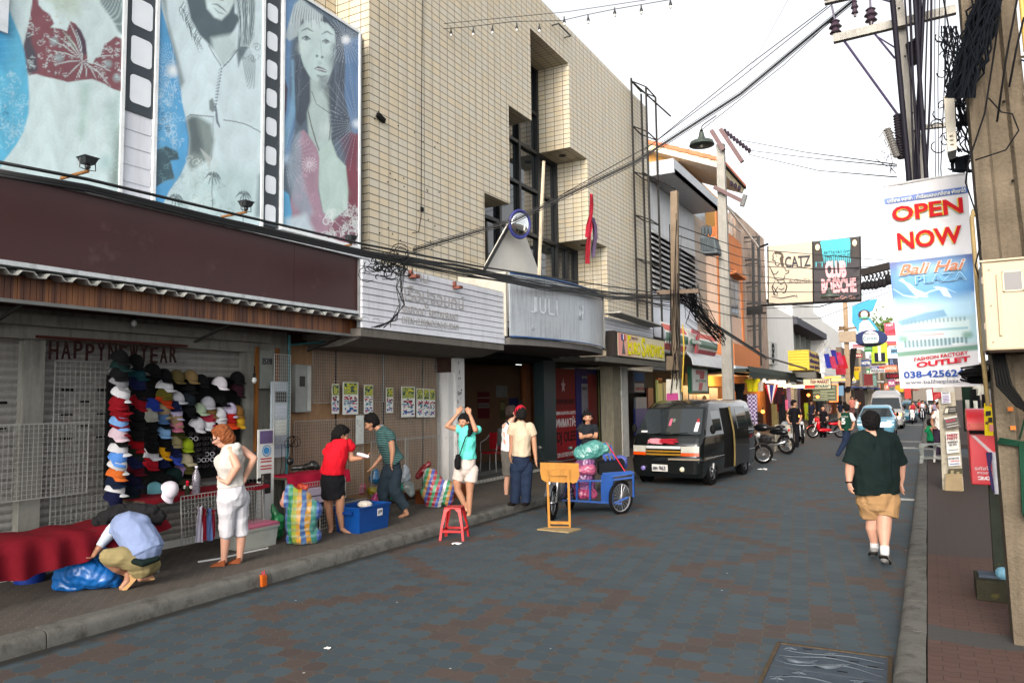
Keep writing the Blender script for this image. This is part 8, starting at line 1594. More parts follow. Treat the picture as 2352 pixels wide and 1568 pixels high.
build("drop_wire",m,C(16,16,18),label="loose black wires looping over the face of the near concrete pole",cat="cable",smooth=2)
m=M();[m.tube([PY(a_,b_,30),PY(c_,d_,30)],.03,4)for a_,b_,c_,d_ in((2325,120,2360,128),(2325,131,2360,143),(2330,452,2360,444),(2335,486,2360,480),(2335,505,2360,498),(2335,517,2360,512))]
build("distant_wires",m,C(40,36,60),label="thin distant wires crossing the sky at the right edge",cat="cable")
t=thing("right_house","pale steel framed building edge beyond the near pole at the right border","building",(3.2,24,0));A_,B_=PY(2320,620,24),PY(2420,535,24);build("wall",M().box(A_.x+.1,A_.x+4,24,26,.14,B_.z),C(190,190,188),t);build("beams",M().bar(PY(2316,535,23.9),PY(2420,520,23.9),.1).bar(PY(2330,533,23.9),PY(2345,700,23.9),.08),C(150,150,150),t)
t=thing("cross_arm","pair of dark wooden cross arms with insulators entering from behind the banner","cross arm",PY(2000,640,24));Q=lambda x,y,d=0:PY(x,y,24-d)
m=M().bar(Q(1978,627),Q(2070,604),.2).bar(Q(1978,660),Q(2070,643),.14);build("beams",m,C(46,42,40,.8),t)
m=M();rr=random.Random(5)
for k in range(9):x=1985+k*9;m.ell(Q(x,652-k*1.8+rr.uniform(-2,8),.1),(.09,.09,.14),7);m.tube([Q(x,634-k*2,.1),Q(x+6,648-k*2,.15),Q(x+12,634-k*2,.1)],.03,4)
build("insulators",m,C(30,28,30),t)
t=thing("notice_pillar","square concrete pillar pasted with notices, leaning behind the banner's foot","utility pole",(.4,16.7,.14))
rows=[]
for x,y,w_ in((2198,1124,66),(2190,1000,60),(2183,930,54),(2178,880,50),(2168,780,46)):
 a,b=PY(x-w_*.5,y,16.7),PY(x+w_*.24,y,16.7);rows.append([(a.x,16.7,a.z),(b.x,16.7,b.z),(b.x,17.05,b.z),(a.x,17.05,a.z)])
rows[0]=[(p_[0],p_[1],.1)for p_ in rows[0]]
build("shaft",M().grid(rows,closed=True),mat("mouldy_concrete",(.30,.27,.21),.9,var=.3,vs=3,dirt=(6,.55,(.08,.08,.06)),streak=.3),t)
build("footing",M().prism([PY(2170,1128,16.6),PY(2212,1128,16.6),PY(2210,1088,16.6),PY(2172,1088,16.6)],(0,.5,0)),C(140,124,96),t)
def sheet16(nm,q_,k,pr=(),tx=()):
 Yn=16.62;pts=[PY(x,y,Yn)for x,y in q_];build(nm,M().prism(pts,(0,.01,0)),C(*k,.6),t)
 L=lambda u,v,d:pts[0].lerp(pts[1],u).lerp(pts[3].lerp(pts[2],u),v)-V((0,d,0))
 for i,(u0,u1,v0,v1,kk)in enumerate(pr):build("print",M().prism([L(u0,v0,.01),L(u1,v0,.01),L(u1,v1,.01),L(u0,v1,.01)],(0,.004,0)),C(*kk,.6),t)
 for(s,u0,u1,v0,v1,kk)in tx:a=L(u0,v0,.02);text("lettering",s,a,L(u1,v0,.02)-a,L(u0,v1,.02)-a,(L(u1,v0,.02)-a).length,(L(u0,v1,.02)-a).length,C(*kk,.6),t,th=.003,font_off=.02)
sheet16("notice",[(2143,992-72),(2164,984-72),(2160,912-34),(2139,918-32)],(150,24,34),[(.15,.8,.1+.09*i,.14+.09*i,(190,90,90))for i in range(3)],[("L",.3,.7,.62,.75,(220,200,200)),("E",.5,.85,.5,.6,(220,200,200))])
sheet16("notice",[(2163,927),(2184,925),(2182,896),(2161,898)],(196,196,200),[(.15,.85,.1+.12*i,.15+.12*i,(110,90,140))for i in range(5)],[("ห้องเช่า",.15,.85,.76,.92,(60,60,70))])
sheet16("notice",[(2167,950),(2199,948),(2196,932),(2172,934)],(60,58,54),[(.05,.3,.1,.8,(196,190,176)),(.4,.9,.3,.4,(160,156,150)),(.4,.9,.6,.7,(160,156,150))])
sheet16("notice",[(2172,986),(2206,980),(2200,954),(2167,960)],(92,88,84),[(.1,.9,.15,.22,(180,176,170)),(.1,.9,.38,.44,(170,166,160)),(.05,.95,.88,1,(200,200,196))],[("ROCK",.15,.8,.58,.78,(190,60,90))])
sheet16("notice",[(2175,1041),(2204,1038),(2202,990),(2172,992)],(206,204,198),[(.1,.9,.72,.88,(190,150,150)),(.1,.9,.12,.16,(120,120,120))],[("PARTY",.08,.92,.78,.9,(150,40,50)),("PARTY",.08,.92,.62,.74,(150,40,50)),("THURSDAY",.1,.9,.46,.56,(40,40,44)),("DEC 4TH",.2,.8,.34,.43,(40,40,44))])
sheet16("notice",[(2179,1070),(2207,1068),(2205,1046),(2177,1048)],(206,206,206),[(.1,.9,.15,.25,(90,110,150))],[("ROOM FOR",.05,.9,.68,.88,(50,50,54)),("SERVICE",.2,.9,.42,.58,(190,70,60))])
sheet16("mould_patch",[(2176,1095),(2211,1094),(2210,1075),(2178,1076)],(70,66,50),[(.2,.4,.3,.8,(140,130,100)),(.6,.8,.2,.6,(130,120,90))])
t=thing("post_box","bright red post box lettered POSTCODE 201 on a dark square stand, by the near pole","post box",(.5,8.2,.14))
RB=mat("post_red",(.46,.012,.02),.35,var=.12,vs=4,spec=.5)
a=PY(2232,1112,8.15);b=PY(2228,985,8.15);x0,x1=a.x-.0,a.x+.36;z0,zt=a.z,PY(2230,1000,8.15).z
build("body",M().box(x0,x1,8.15,8.50,z0,zt+.05),RB,t,bevel=.01)
m=M();rows=[];
for i in range(9):an=PI*i/8;rows.append([(x,8.30-.19*math.cos(an),zt+.12+.13*math.sin(an))for x in(x0-.01,x1+.01)])
m.grid(rows);m.add([r[0]for r in rows],[tuple(range(9))]);m.add([r[1]for r in rows],[tuple(reversed(range(9)))]);m.box(x0-.01,x1+.01,8.11,8.49,zt+.05,zt+.12);build("hood",m,RB,t,smooth=1)
build("slot_flap",M().box(x0+.01,x1-.01,8.095,8.11,zt+.055,zt+.115),C(196,70,50,.3),t,bevel=.004);build("dark_gap",M().box(x0+.005,x1-.005,8.12,8.16,zt+.015,zt+.05),C(20,6,8),t)
build("white_stripe",M().prism([(x0+.02,8.147,zt+.0),(x0+.05,8.147,zt+.0),(x0+.20,8.147,zt-.165),(x0+.17,8.147,zt-.175)],(0,-.003,0)),C(206,190,190),t)
text("lettering","รหัสไปรษณีย์",(x0+.03,8.149,z0+.135),(1,0,0),(0,0,1),.30,.035,C(220,200,200),t,th=.003,font_off=.02);text("lettering","POSTCODE",(x0+.05,8.149,z0+.10),(1,0,0),(0,0,1),.24,.018,C(226,206,206),t,th=.003,font_off=.03);text("lettering","20150",(x0+.05,8.149,z0+.045),(1,0,0),(0,0,1),.27,.034,C(232,216,216),t,th=.003,font_off=.05)
xs=PY(2285,1130,8.3).x
build("post",M().box(x0+.14,x0+.29,8.26,8.40,.30,z0),mat("black_green_post",(.022,.026,.018),.7,var=.4,vs=6,dirt=(10,.6,(.08,.07,.04))),t)
build("plinth",M().box(x0-.02,x0+.55,7.98,8.42,.14,.32),mat("mossy_plinth",(.028,.026,.016),.9,var=.4,vs=6,dirt=(8,.58,(.11,.09,.02)),bmp=.6),t,bevel=.01)
build("base_plate",M().box(x0+.01,x0+.2,8.1,8.3,.32,.345),C(70,80,92),t)
g=PY(2298,1318,8.05);build("plastic_bag",M().ell((g.x+.02,8.12,.37),(.06,.06,.06),9),C(120,170,190,.5),label="scrap of pale blue plastic bag on the post box plinth",cat="plastic bag",smooth=2)
lf=thing("leaflet","curling bright yellow leaflet with dark photos taped beside the post box hood","leaflet",PY(2278,980,8.0));L3=lambda x,y,d=0:PY(x,y,8.0-d)
rows=[[L3(2259+20*i/5+(y-926)*.04+(2 if y<940 else 0),y,.01*math.sin(i*1.3+y))for i in range(6)]for y in(925,940,960,980,1000)]
build("sheet",M().sheet(rows,.003,(0,-1,0)),C(222,196,30,.6),lf,smooth=2)
for q_,k in(([(2264,944),(2276,943),(2276,954),(2264,955)],(50,46,50)),([(2270,958),(2279,958),(2280,970),(2270,970)],(56,44,44)),([(2272,975),(2281,975),(2282,990),(2273,990)],(206,130,130)),([(2263,968),(2270,968),(2270,974),(2263,974)],(90,60,50)),([(2272,928),(2280,928),(2280,934),(2272,934)],(220,120,60))):build("print",M().prism([L3(*v_,.02)for v_ in q_],(0,-.002,0)),C(*k),lf)
rp=thing("rolled_poster","white rolled poster with a torn purple face hanging under the post box","poster",PY(2285,1100,7.95));m=M();rows=[]
for i in range(9):y=1038+12*i;rows.append([PY(2276+i*.9+9-math.cos(PI*j/8)*9,y,7.95-.035*math.sin(PI*j/8))for j in range(9)])
build("roll",M().sheet(rows,.003,(0,-1,0)),C(206,204,210,.6),rp,smooth=2);L4=lambda x,y:PY(x,y,7.93)
build("purple_face",M().prism([L4(*v_)for v_ in((2264,1038),(2281,1038),(2276,1072),(2281,1100),(2285,1134),(2276,1120))],(0,-.003,0)),C(60,50,90),rp,tri=True)
build("pole_flashing",M().bar(PY(2288,945,8.3),PY(2300,1300,8.3),.03),C(170,170,168),label="narrow pale metal strip between the post box and the near pole",cat="metal strip")
def lv(L,z):
 for a,b in zip(L,L[1:]):
  if a[0]<=z<=b[0]:t=(z-a[0])/max(1e-6,b[0]-a[0]);return[p+(q-p)*t for p,q in zip(a,b)]
 return list(L[-1])
def car(name,label,cat,loc,rz,L,paint,wheels,wr,glass,ws,sides,group=None,lamps=(),r=.16,grille=None,plate_=None,arch=True):
 """lofted body: L rows of (z, front y, back y, half width); y runs from the nose backwards"""
 t=thing(name,label,cat,loc,rz,group,local=True);m=M();rows=[]
 zs=sorted(set([l[0]for l in L]+[L[0][0]+(L[-1][0]-L[0][0])*i/22 for i in range(23)]))
 for z in zs:
  _,a,b,h=lv(L,z);rr_=min(r,h*.5,(b-a)*.3);ring=[]
  for cx_,cy_,s0 in((h-rr_,b-rr_,0),(-h+rr_,b-rr_,90),(-h+rr_,a+rr_,180),(h-rr_,a+rr_,270)):
   for k in range(5):an=math.radians(s0+k*22.5);bow=(.07*(1-((cx_+rr_*math.cos(an))/h)**2)if s0>=180 else 0);ring.append((cx_+rr_*math.cos(an),cy_+rr_*math.sin(an)-bow,z))
  rows.append(ring)
 m.grid(rows,closed=True);m.add(rows[-1],[tuple(range(20))]);m.add(rows[0],[tuple(reversed(range(20)))]);body=build("body",m,paint,t,smooth=1)
 for sx in(-1,1):
  for y in wheels:
   h=lv(L,wr)[3];w_=build("wheel",M().lathe([(wr*.6,-.08),(wr*.93,-.09),(wr,-.06),(wr,.06),(wr*.93,.09),(wr*.6,.08)],(sx*(h-.08),y,wr),24,ax=(1,0,0)),C(16,16,17,.8),t,smooth=1)
   m=M().lathe([(wr*.62,0),(wr*.6,.012),(wr*.5,-.02),(.05,.0),(.045,.02)],(sx*(h+.0),y,wr),20,ax=(sx,0,0));[m.bar((sx*(h+.012),y,wr),(sx*(h+.012),y+wr*.58*math.cos(k*1.257),wr+wr*.58*math.sin(k*1.257)),.05,.015)for k in range(5)];build("rim",m,C(120,124,128,.3,metal=.7),w_,smooth=1)
   if arch:build("wheel_arch",M().lathe([(wr*1.16,-.02),(wr*1.16,.006),(wr*.9,.006)],(sx*h,y,wr+.02),24,ax=(sx,0,0)),C(6,6,7),t)
 F2=lambda x,z,d=.006:(x,lv(L,z)[1]-.07*(1-(x/lv(L,z)[3])**2)-d,z)
 z0,z1,ins=ws;build("windscreen",M().sheet([[F2(-(lv(L,z)[3]-ins)+2*(lv(L,z)[3]-ins)*i/10,z)for i in range(11)]for z in[z0+(z1-z0)*j/6 for j in range(7)]],.004,(0,-1,0)),glass,t,smooth=2)
 for(a,b,za,zb)in sides:
  for sx in(-1,1):build("side_window",M().sheet([[(sx*(lv(L,z)[3]+.004),max(y,lv(L,z)[1]+.14),z)for y in(a,(a+b)/2,b)]for z in(za,(za+zb)/2,zb)],.003,(sx,0,0)),glass,t)
 for(x0,x1,za,zb,k,e)in lamps:build("headlight" if k[0]>150 and e!=9 else "trim",M().sheet([[F2(x0+(x1-x0)*i/4,z,.015)for i in range(5)]for z in(za,zb)],.01,(0,-1,0)),C(*k,.15,emit=(e if e!=9 else 0)),t)
 m=M();[m.ell((sx*(lv(L,z0)[3]+.12),lv(L,z0)[1]+.28,z0+.1),(.07,.05,.11),8)for sx in(-1,1)];build("mirror",m,C(14,14,15),t);t['F']=1;del t['F'];return t,F2
GLS=mat("car_glass",(.016,.020,.022),.03,spec=1.0,var=.05)
VP=mat("black_van_paint",(.004,.005,.005),.16,var=.3,vs=2,spec=.35,coat=.45)
LV=[(.20,.10,4.2,.78),(.30,-.02,4.35,.82),(.58,-.04,4.4,.84),(.66,.03,4.4,.83),(.92,.06,4.4,.84),(1.10,.16,4.38,.84),(1.14,.20,4.38,.83),(1.74,.74,4.30,.73),(1.84,.95,4.2,.70),(1.90,1.2,4.0,.62),(1.92,1.6,3.6,.45)]
GD=(130,96,30)
vn,F2=car("van","old black minivan with a red flame decal parked facing the camera, side door open","van",(-5.22,16.35,0),math.radians(-4),LV,VP,(.75,3.3),.31,GLS,(1.16,1.72,.06),((.95,1.55,1.2,1.66),(2.5,3.3,1.2,1.68),(3.36,4.1,1.2,1.68)),lamps=[(-.78,-.46,.76,.90,(160,160,150),0),(.38,.78,.76,.90,(160,160,150),0),(-.78,-.46,.69,.755,(190,66,14),9),(.38,.78,.69,.755,(190,66,14),9),(-.45,.37,.84,.90,(176,178,178),9),(-.45,.37,.695,.735,GD,9),(-.45,.37,.765,.80,GD,9),(-.45,.37,.735,.765,(16,16,14),9),(-.45,.37,.80,.84,(16,16,14),9),(.1,.8,.60,.635,(120,110,96),9)])
pl_=build("number_plate",M().bar(F2(-.27,.42,.03),F2(.10,.42,.03),.02,.15),C(190,190,186),vn);text("lettering","ฮห 963",F2(-.24,.375,.07),(1,0,0),(0,0,1),.3,.09,C(40,44,60),vn,th=.004,font_off=.02)
for x,k in((-.5,(110,100,160)),(.42,(200,196,170))):build("fog_lamp",M().lathe([(.055,0),(.05,.03),(.02,.04)],F2(x,.40,.0),14,ax=(0,-1,0)),C(*k,.2),vn)
def flame(x0,x1,seed,k):
 rr=random.Random(seed);m=M();[m.tube([F2(x0+(x1-x0)*rr.random()*.4,1.0+rr.uniform(-.05,.05),.02),F2(x0+(x1-x0)*rr.uniform(.4,.7),1.0+rr.uniform(-.05,.05),.02),F2(x0+(x1-x0)*rr.uniform(.7,1),1.0+rr.uniform(-.06,.06),.02)],[.012,.02,.004],4)for i in range(13)];build("flame_decal",m,C(*k,.4),vn)
flame(-.28,.32,3,(150,24,40));flame(-.42,-.05,5,(200,130,140));m=M();[m.bar(F2(x,1.165,.02),F2(x+.36,1.20,.03),.012)for x in(-.3,.12)];build("wiper",m,C(10,10,10),vn)
for a in((.60,.68,1.22,1.42,(206,206,214)),(.61,.66,1.42,1.5,(150,40,50)),(-.66,-.5,1.19,1.23,(196,190,190)),(-.02,.04,1.34,1.5,(176,90,110)),(.05,.11,1.42,1.5,(100,110,100))):build("sticker",M().sheet([[F2(a[0],z,.012),F2(a[1],z,.012)]for z in a[2:4]],.003,(0,-1,0)),C(*a[4]),vn)
H_=lambda z:lv(LV,z)[3]
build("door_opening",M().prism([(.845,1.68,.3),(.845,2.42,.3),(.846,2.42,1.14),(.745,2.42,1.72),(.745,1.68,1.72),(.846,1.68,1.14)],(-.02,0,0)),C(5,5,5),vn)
build("sliding_door",M().sheet([[(H_(z)+.07,y,z)for y in(2.3,2.9,3.5)]for z in(.32,.6,.9,1.14,1.4,1.74)],.05,(1,0,0)),VP,vn,smooth=1);build("door_glass",M().sheet([[(H_(z)+.076,y,z)for y in(2.62,3.0,3.4)]for z in(1.2,1.45,1.68)],.003,(1,0,0)),GLS,vn);build("door_edge",M().tube([(H_(z)+.05,2.29,z)for z in(.3,.6,.9,1.14,1.45,1.75)],.022,6),C(110,96,60),vn)
m=M();[m.tube([(H_(z)+.008,y,z)for y in(.3,1.6)],.008,4)for z in(.62,1.12)];[m.tube([(H_(z)+.008,y,z)for y in(3.52,4.25)],.008,4)for z in(.62,1.12)];build("side_moulding",m,C(110,120,126,.3),vn);build("side_decal",M().prism([(.85,3.55,.86),(.85,4.0,.95),(.85,4.1,1.02),(.85,3.7,.96)],(.003,0,0)),C(110,20,30),vn)
f=Fig("passenger leaning a bent bare arm out of the van's open side window",Z8+(1740,700),19.3,vox=.011);f.part("body",[[(1742,800,0,.1)],[(1762,760,-.1,.05),(1780,745,-.3,.045),(1795,685,-.3,.035),(1790,680,-.3,.04)]],SK2,extra=head(f,1728,722,0,.09,.3,0,-1));hair(f,HB)
silver=mat("silver_paint",(.42,.42,.42),.25,.5,coat=.5,var=.05);LM=[(.25,.05,4.7,.85),(.6,0,4.8,.88),(.9,.06,4.8,.88),(1.05,.3,4.8,.87),(1.12,.5,4.8,.86),(1.75,1.15,4.7,.76),(2.0,1.35,4.6,.72),(2.22,1.9,4.4,.55)]
car("van","tall silver and beige minibus with a raised roof and lit orange indicator, oncoming","van",(-2.15,47.5,0),0,LM,silver,(.9,3.9),.34,GLS,(1.15,1.78,.07),((1.3,2.2,1.2,1.7),(2.3,4.5,1.2,1.7)),lamps=[(-.82,-.5,.75,.92,(210,205,190),.4),(.5,.82,.75,.92,(255,150,50),5),(-.45,.45,.7,.85,(60,60,60),9)])
LC=[(.2,.08,3.7,.74),(.45,0,3.75,.82),(.7,.08,3.75,.83),(.82,.35,3.75,.82),(.90,.75,3.7,.8),(1.34,1.42,3.4,.62),(1.44,1.7,3.1,.54),(1.47,2.0,2.8,.4)]
car("car","light blue hatchback driving towards the camera beyond the walking man","car",(-2.2,38.8,0),0,LC,mat("light_blue_paint",(.12,.30,.42),.25,.2,coat=.6,var=.05),(.65,3.0),.3,GLS,(.93,1.33,.07),((1.5,2.2,.95,1.3),(2.25,3.1,.95,1.3)),lamps=[(-.76,-.48,.55,.76,(225,220,205),.6),(.48,.76,.55,.76,(225,220,205),.6),(-.35,.35,.3,.45,(30,40,50),9)])
for x,Y,k,lb in((-1.5,58,(60,110,130),"teal car just behind the silver minibus"),(-1.75,66,(90,90,96),"dark grey car farther behind the silver minibus")):car("car",lb,"car",(x,Y,0),0,LC,C(*k,.3),(.65,3.0),.3,GLS,(.93,1.33,.07),((1.5,3.1,.95,1.3),),arch=False,lamps=[(-.76,-.48,.55,.76,(225,220,205),.6),(.48,.76,.55,.76,(225,220,205),.6)])
car("truck","white box topped truck far down the street under the banner","truck",(.9,74,0),0,[(.3,0,5,.8),(1.0,0,5,.9),(1.1,0,5,1.0),(2.2,.1,5,1.0),(2.35,.3,4.8,.9)],C(226,226,226),(.8,4),.35,GLS,(1.0,1.4,.1),(),arch=False)
def moto(label,loc,rz,k,group="motorcycles and scooters on the street",lean=0,light=0,scoot=False,tail=0,s=1.0):
 t=thing("motorcycle",label,"motorcycle",loc,rz,group,local=True);t.rotation_euler[1]=lean;t.scale=(s,)*3;DK=C(18,18,20,.4);CHR=C(170,172,174,.2,metal=.8);P=C(*k,.25)
 for y in(-.62,.62):
  w_=build("wheel",M().torus((0,y,.29),.245,.045,(1,0,0),26,8),C(14,14,15,.8),t,smooth=2);m=M().lathe([(.04,-.05),(.04,.05)],(0,y,.29),10,ax=(1,0,0)).torus((0,y,.29),.205,.012,(1,0,0),22,5)
  for a in range(9):m.tube([(0,y,.29),(0,y+.2*math.cos(a*.698),.29+.2*math.sin(a*.698))],.006,4)
  build("rim",m,CHR,w_)
 build("fork",M().tube([(-.07,-.62,.29),(-.07,-.40,.86)],.022,6).tube([(.07,-.62,.29),(.07,-.40,.86)],.022,6),CHR,t);build("handlebar",M().tube([(-.33,-.28,1.0),(-.12,-.38,.97),(.12,-.38,.97),(.33,-.28,1.0)],.014,6),DK,t)
 build("mirror",M().tube([(-.2,-.36,1.0),(-.28,-.38,1.18)],.006,4).ell((-.28,-.38,1.2),(.055,.02,.035),8).tube([(.2,-.36,1.0),(.28,-.38,1.18)],.006,4).ell((.28,-.38,1.2),(.055,.02,.035),8),DK,t)
 build("headlight",M().ell((0,-.50,.84),(.085,.07,.08),12),C(255,235,190,emit=light)if light else C(200,204,204,.1),t,smooth=2)
 build("mudguard",M().sheet([[(x,-.62-.31*math.cos(a),.29+.31*math.sin(a))for x in(-.055,.055)]for a in[.5+.28*i for i in range(8)]],.006,(0,0,1)),P if scoot else DK,t,smooth=2)
 if scoot:build("leg_shield",M().ell((0,-.38,.62),(.19,.09,.30),14).ell((0,-.42,.84),(.16,.14,.12),14),P,t,smooth=2);build("floor",M().ell((0,-.08,.36),(.10,.35,.09),12),P,t,smooth=2)
 else:build("tank",M().ell((0,-.12,.78),(.13,.27,.12),14),P,t,smooth=2);build("engine",M().ell((0,-.05,.42),(.14,.22,.17),10).box(-.1,.1,-.2,.1,.3,.5),C(44,44,46,.4,metal=.5),t)
 build("seat",M().ell((0,.25,.76),(.13,.33,.06),12).ell((0,.5,.82),(.1,.16,.05),10),DK,t,smooth=2);build("rear_body",M().ell((0,.42,.66),(.11,.32,.09),12),P,t,smooth=2);build("tail_light",M().ell((0,.76,.72),(.06,.03,.035),8),C(190,20,14,.3,emit=tail),t)
 build("exhaust",M().tube([(.12,-.05,.28),(.14,.25,.26),(.16,.7,.40)],[.025,.03,.05],10),CHR,t,smooth=2);build("frame",M().tube([(0,-.38,.85),(0,0,.34),(0,.3,.34),(0,.62,.29)],.03,6).tube([(.06,.62,.29),(.06,.5,.66)],.016,5),DK,t);build("number_plate",M().box(-.09,.09,.80,.81,.5,.62),C(190,190,190),t);return t
g=G(1745,1062);moto("black motorcycle half hidden behind the van's rear corner",(-4.9,22.6,0),1.9,(20,22,26))
moto("black sports motorcycle with a silver exhaust parked across the road edge",(-4.95,27.0,0),-1.9,(14,16,20),lean=.12,s=1.15);moto("dark motorcycle with its headlight towards the bar stool, seen from behind",(-4.75,33.4,0),.25,(24,30,26),light=0);moto("bright red scooter parked past the person in black",(-4.2,37.5,0),-1.1,(190,14,30),scoot=True);moto("pale motorcycle parked beyond the red scooter",(-4.9,42,0),.6,(150,150,150))
for x,Y,lb,k,tp,li,tl,rz in((-.95,56,"white scooter with a blazing headlight, nearest oncoming",(190,190,190),(150,40,50),14,0,0),(-.4,62,"dark scooter behind the blazing one",(30,30,34),(170,170,180),0,0,0),(.35,60,"scooter riding away with a red tail light by the red notice",(40,40,44),(120,110,130),0,8,PI),(-.7,72,"small far scooter between the cars and the white truck",(140,30,40),(150,50,60),0,0,0),(.0,78,"most distant scooter under the banner",(60,60,60),(200,200,204),0,0,0)):
 moto(lb,(x,Y,0),rz,k,light=li,tail=tl,scoot=True);px,py=proj((x,Y+.1,0));far("rider of the "+lb.split(",")[0].split(" with")[0].split(" by")[0],px,py,1.68*F/Y*1.0,tp,(30,32,44),0,2,Y=(V((x,Y+.15,.1))-CAM).dot(_f))
sc_=moto("silver and dark motorbike coupled to the blue cargo side cart",(-5.62,11.75,0),.18,(70,72,78),group=None,scoot=True,s=.97)
dK=depth(1240+130,1180,0);K8=lambda x,y,d=0:CAM+ray(Z8[0]+x*Z8[2],Z8[1]+y*Z8[2])*(dK+d);BP_=C(14,66,136,.4)
tk=thing("cargo_cart","bright blue steel cargo side cart with barred sides and spoked wheel","cart",G(Z8[0]+850*Z8[2],Z8[1]+1310*Z8[2]));m=M()
for d in(0,.75):
 for a,b in(((590,1275),(1010,1300)),((600,1140),(865,1140)),((590,1275),(640,1140)),((700,1140),(700,1285)),((792,1142),(792,1290)),((640,1140),(655,1285)),((950,1300),(1060,1255)),((950,1110),(950,1300)),((1095,1082),(1098,1255)),((945,1135),(1095,1115)),((945,1110),(1095,1085))):m.bar(K8(*a,d),K8(*b,d),.03)
for x,y in((590,1275),(865,1140),(1010,1300),(1095,1085),(945,1110)):m.bar(K8(x,y,0),K8(x,y,.75),.03)
build("frame",m,BP_,tk);build("side_panel",M().prism([K8(*p)for p in((868,1110),(880,1092),(1088,1078),(1095,1088),(950,1112),(950,1304),(868,1300))],_f*.03),BP_,tk,tri=True);build("top_panel",M().prism([K8(880,1092),K8(1090,1078),K8(1090,1078,.75),K8(880,1092,.75)],(0,0,.02)),BP_,tk);build("floor",M().prism([K8(600,1280),K8(1000,1300),K8(1000,1300,.75),K8(600,1280,.75)],(0,0,.02)),C(20,50,90),tk)
build("mudflap",M().prism([K8(*p,.1)for p in((1062,1110),(1098,1110),(1102,1255),(1066,1250))],_f*.01),C(50,50,52),tk);c_=K8(1008,1258,.02);ax_=V((.93,-.35,0));w_=build("wheel",M().torus(c_,.27,.03,ax_,28,8),C(16,16,17,.8),tk,smooth=2);e_=ax_.cross(V((0,0,1))).normalized();m=M().torus(c_,.235,.012,ax_,26,5)
for a in range(18):m.tube([c_,c_+(e_*math.cos(a*.349)+V((0,0,1))*math.sin(a*.349))*.235],.003,3)
build("rim",m,C(180,180,184,.3,metal=.6),w_);dk_=dK
for lb,L_,k in(("translucent lilac sack stuffed with goods at the bottom of the blue cart",[[(750,1210,.35,.2),(740,1120,.35,.19),(760,1020,.35,.16)]],(110,66,110)),("pink cloth bulging inside the lower sack of the blue cart",[[(720,1240,.18,.1),(800,1240,.2,.1)]],(150,60,96)),("pink bundle in the middle of the lilac sack on the cart",[[(720,1065,.2,.07),(800,1060,.2,.08)]],(160,80,110)),("big translucent aqua green bag on top of the cart load",[[(740,950,.35,.15),(830,920,.35,.15),(890,910,.35,.1)]],(70,130,124)),("violet blue bag behind the cart's rear",[[(1010,1010,.5,.12)]],(70,80,150))):lump("bag",lb,"bag",Z8,L_,PL(*k),dk_,vox=.012,amp=.02,fr=15,z=.25)
build("black_crate",M().prism([K8(*p,.1)for p in((856,1020),(1035,1000),(1035,1085),(856,1100))],_f*.3),C(16,20,24),label="ribbed black crate on the rear of the blue cart",cat="crate");m=M();[m.bar(K8(a,b,.3),K8(c,d,.3),.025)for a,b,c,d in((870,880,905,1010),(895,875,935,1005),(935,890,965,1005),(880,960,905,1008),(880,960,960,955))];build("folding_frame",m,C(50,80,160,.4),label="folded blue metal frame standing on the black crate",cat="frame");build("cargo_rope",M().tube([K8(905,870,.1),K8(1040,1080,.05)],.008,5),C(200,50,70),label="red cord tying down the cart load",cat="cord")
t=pole("utility_pole","pale concrete utility pole with cross arms and a grey transformer, mid street on the left",(1674,1655),332,29.5,.42,.30,CON);PZ=lambda x,y,Y=29.2:PY(x,y,Y)
m=M();m.bar(PZ(1634,300),PZ(1662,345),.16);m.bar(PZ(1655,297),PZ(1705,372),.16);m.bar(PZ(1640,430),PZ(1705,462),.14);build("cross_arm",m,C(110,90,90),t);m=M();[m.ell(PZ(1665+i*7,302+i*5.5),(.07,.07,.12),7)for i in range(9)];[m.ell(PZ(1680+i*9,422+i*5),(.07,.07,.12),7)for i in range(3)];build("insulators",m,C(50,40,50),t)
build("transformer",M().prism([PZ(*p,28.4)for p in((1607,540),(1640,545),(1648,580),(1612,582))],(0,.7,0)),C(92,100,104),t);m=M();[m.bar(PZ(1609+i*4,546,28.38),PZ(1611+i*4,576,28.38),.04)for i in range(8)];[m.ell(PZ(1615+i*8,530,28.6),(.08,.08,.22),7)for i in range(3)];build("cooling_fins",m,C(76,84,88),t);build("fuse_holder",M().tube([PZ(1712,448),PZ(1704,474)],.1,8),C(110,110,110),t)
t=pole("utility_pole","shorter brown concrete pole wrapped in cables beside the sandwich sign",(1551,1549),440,21.2,.25,.20,mat("brown_pole2",(.17,.13,.09),.9,var=.25,vs=4));QZ=lambda x,y,Y=20.9:PY(x,y,Y);t.location.z=.14
build("cross_arm",M().bar(QZ(1510,672),QZ(1605,668),.12),C(110,96,84),t);build("meter_box",M().prism([QZ(*p)for p in((1530,940),(1562,936),(1560,870),(1530,871))],(0,.2,0)),C(170,168,156),t);build("box_poster",M().prism([QZ(*p,20.88)for p in((1531,925),(1558,923),(1557,902),(1531,903))],(0,.01,0)),C(150,60,110),t);build("collar",M().bar(QZ(1549,850),QZ(1549,818),.36),C(96,84,70),t);build("yellow_conduit",M().tube([QZ(1568,745),QZ(1571,800),QZ(1566,900)],.02,6),C(190,160,60),t)
m=M();rr=random.Random(6)
for k in range(11):x=rr.uniform(1538,1564);m.tube([QZ(x+rr.uniform(-6,6),y,rr.uniform(20.5,20.9))for y in(rr.uniform(480,660),720,790,850,rr.uniform(860,930))],rr.uniform(.006,.016),4)
for k in range(34):a=PY(1555+rr.uniform(-6,50),660+rr.uniform(-10,30),21+rr.random());m.tube([a,PY(1600+rr.uniform(-30,30),720+rr.uniform(-20,30),22),PY(1660+rr.uniform(-20,8),775+rr.uniform(-10,20),24)],rr.uniform(.006,.02),4)
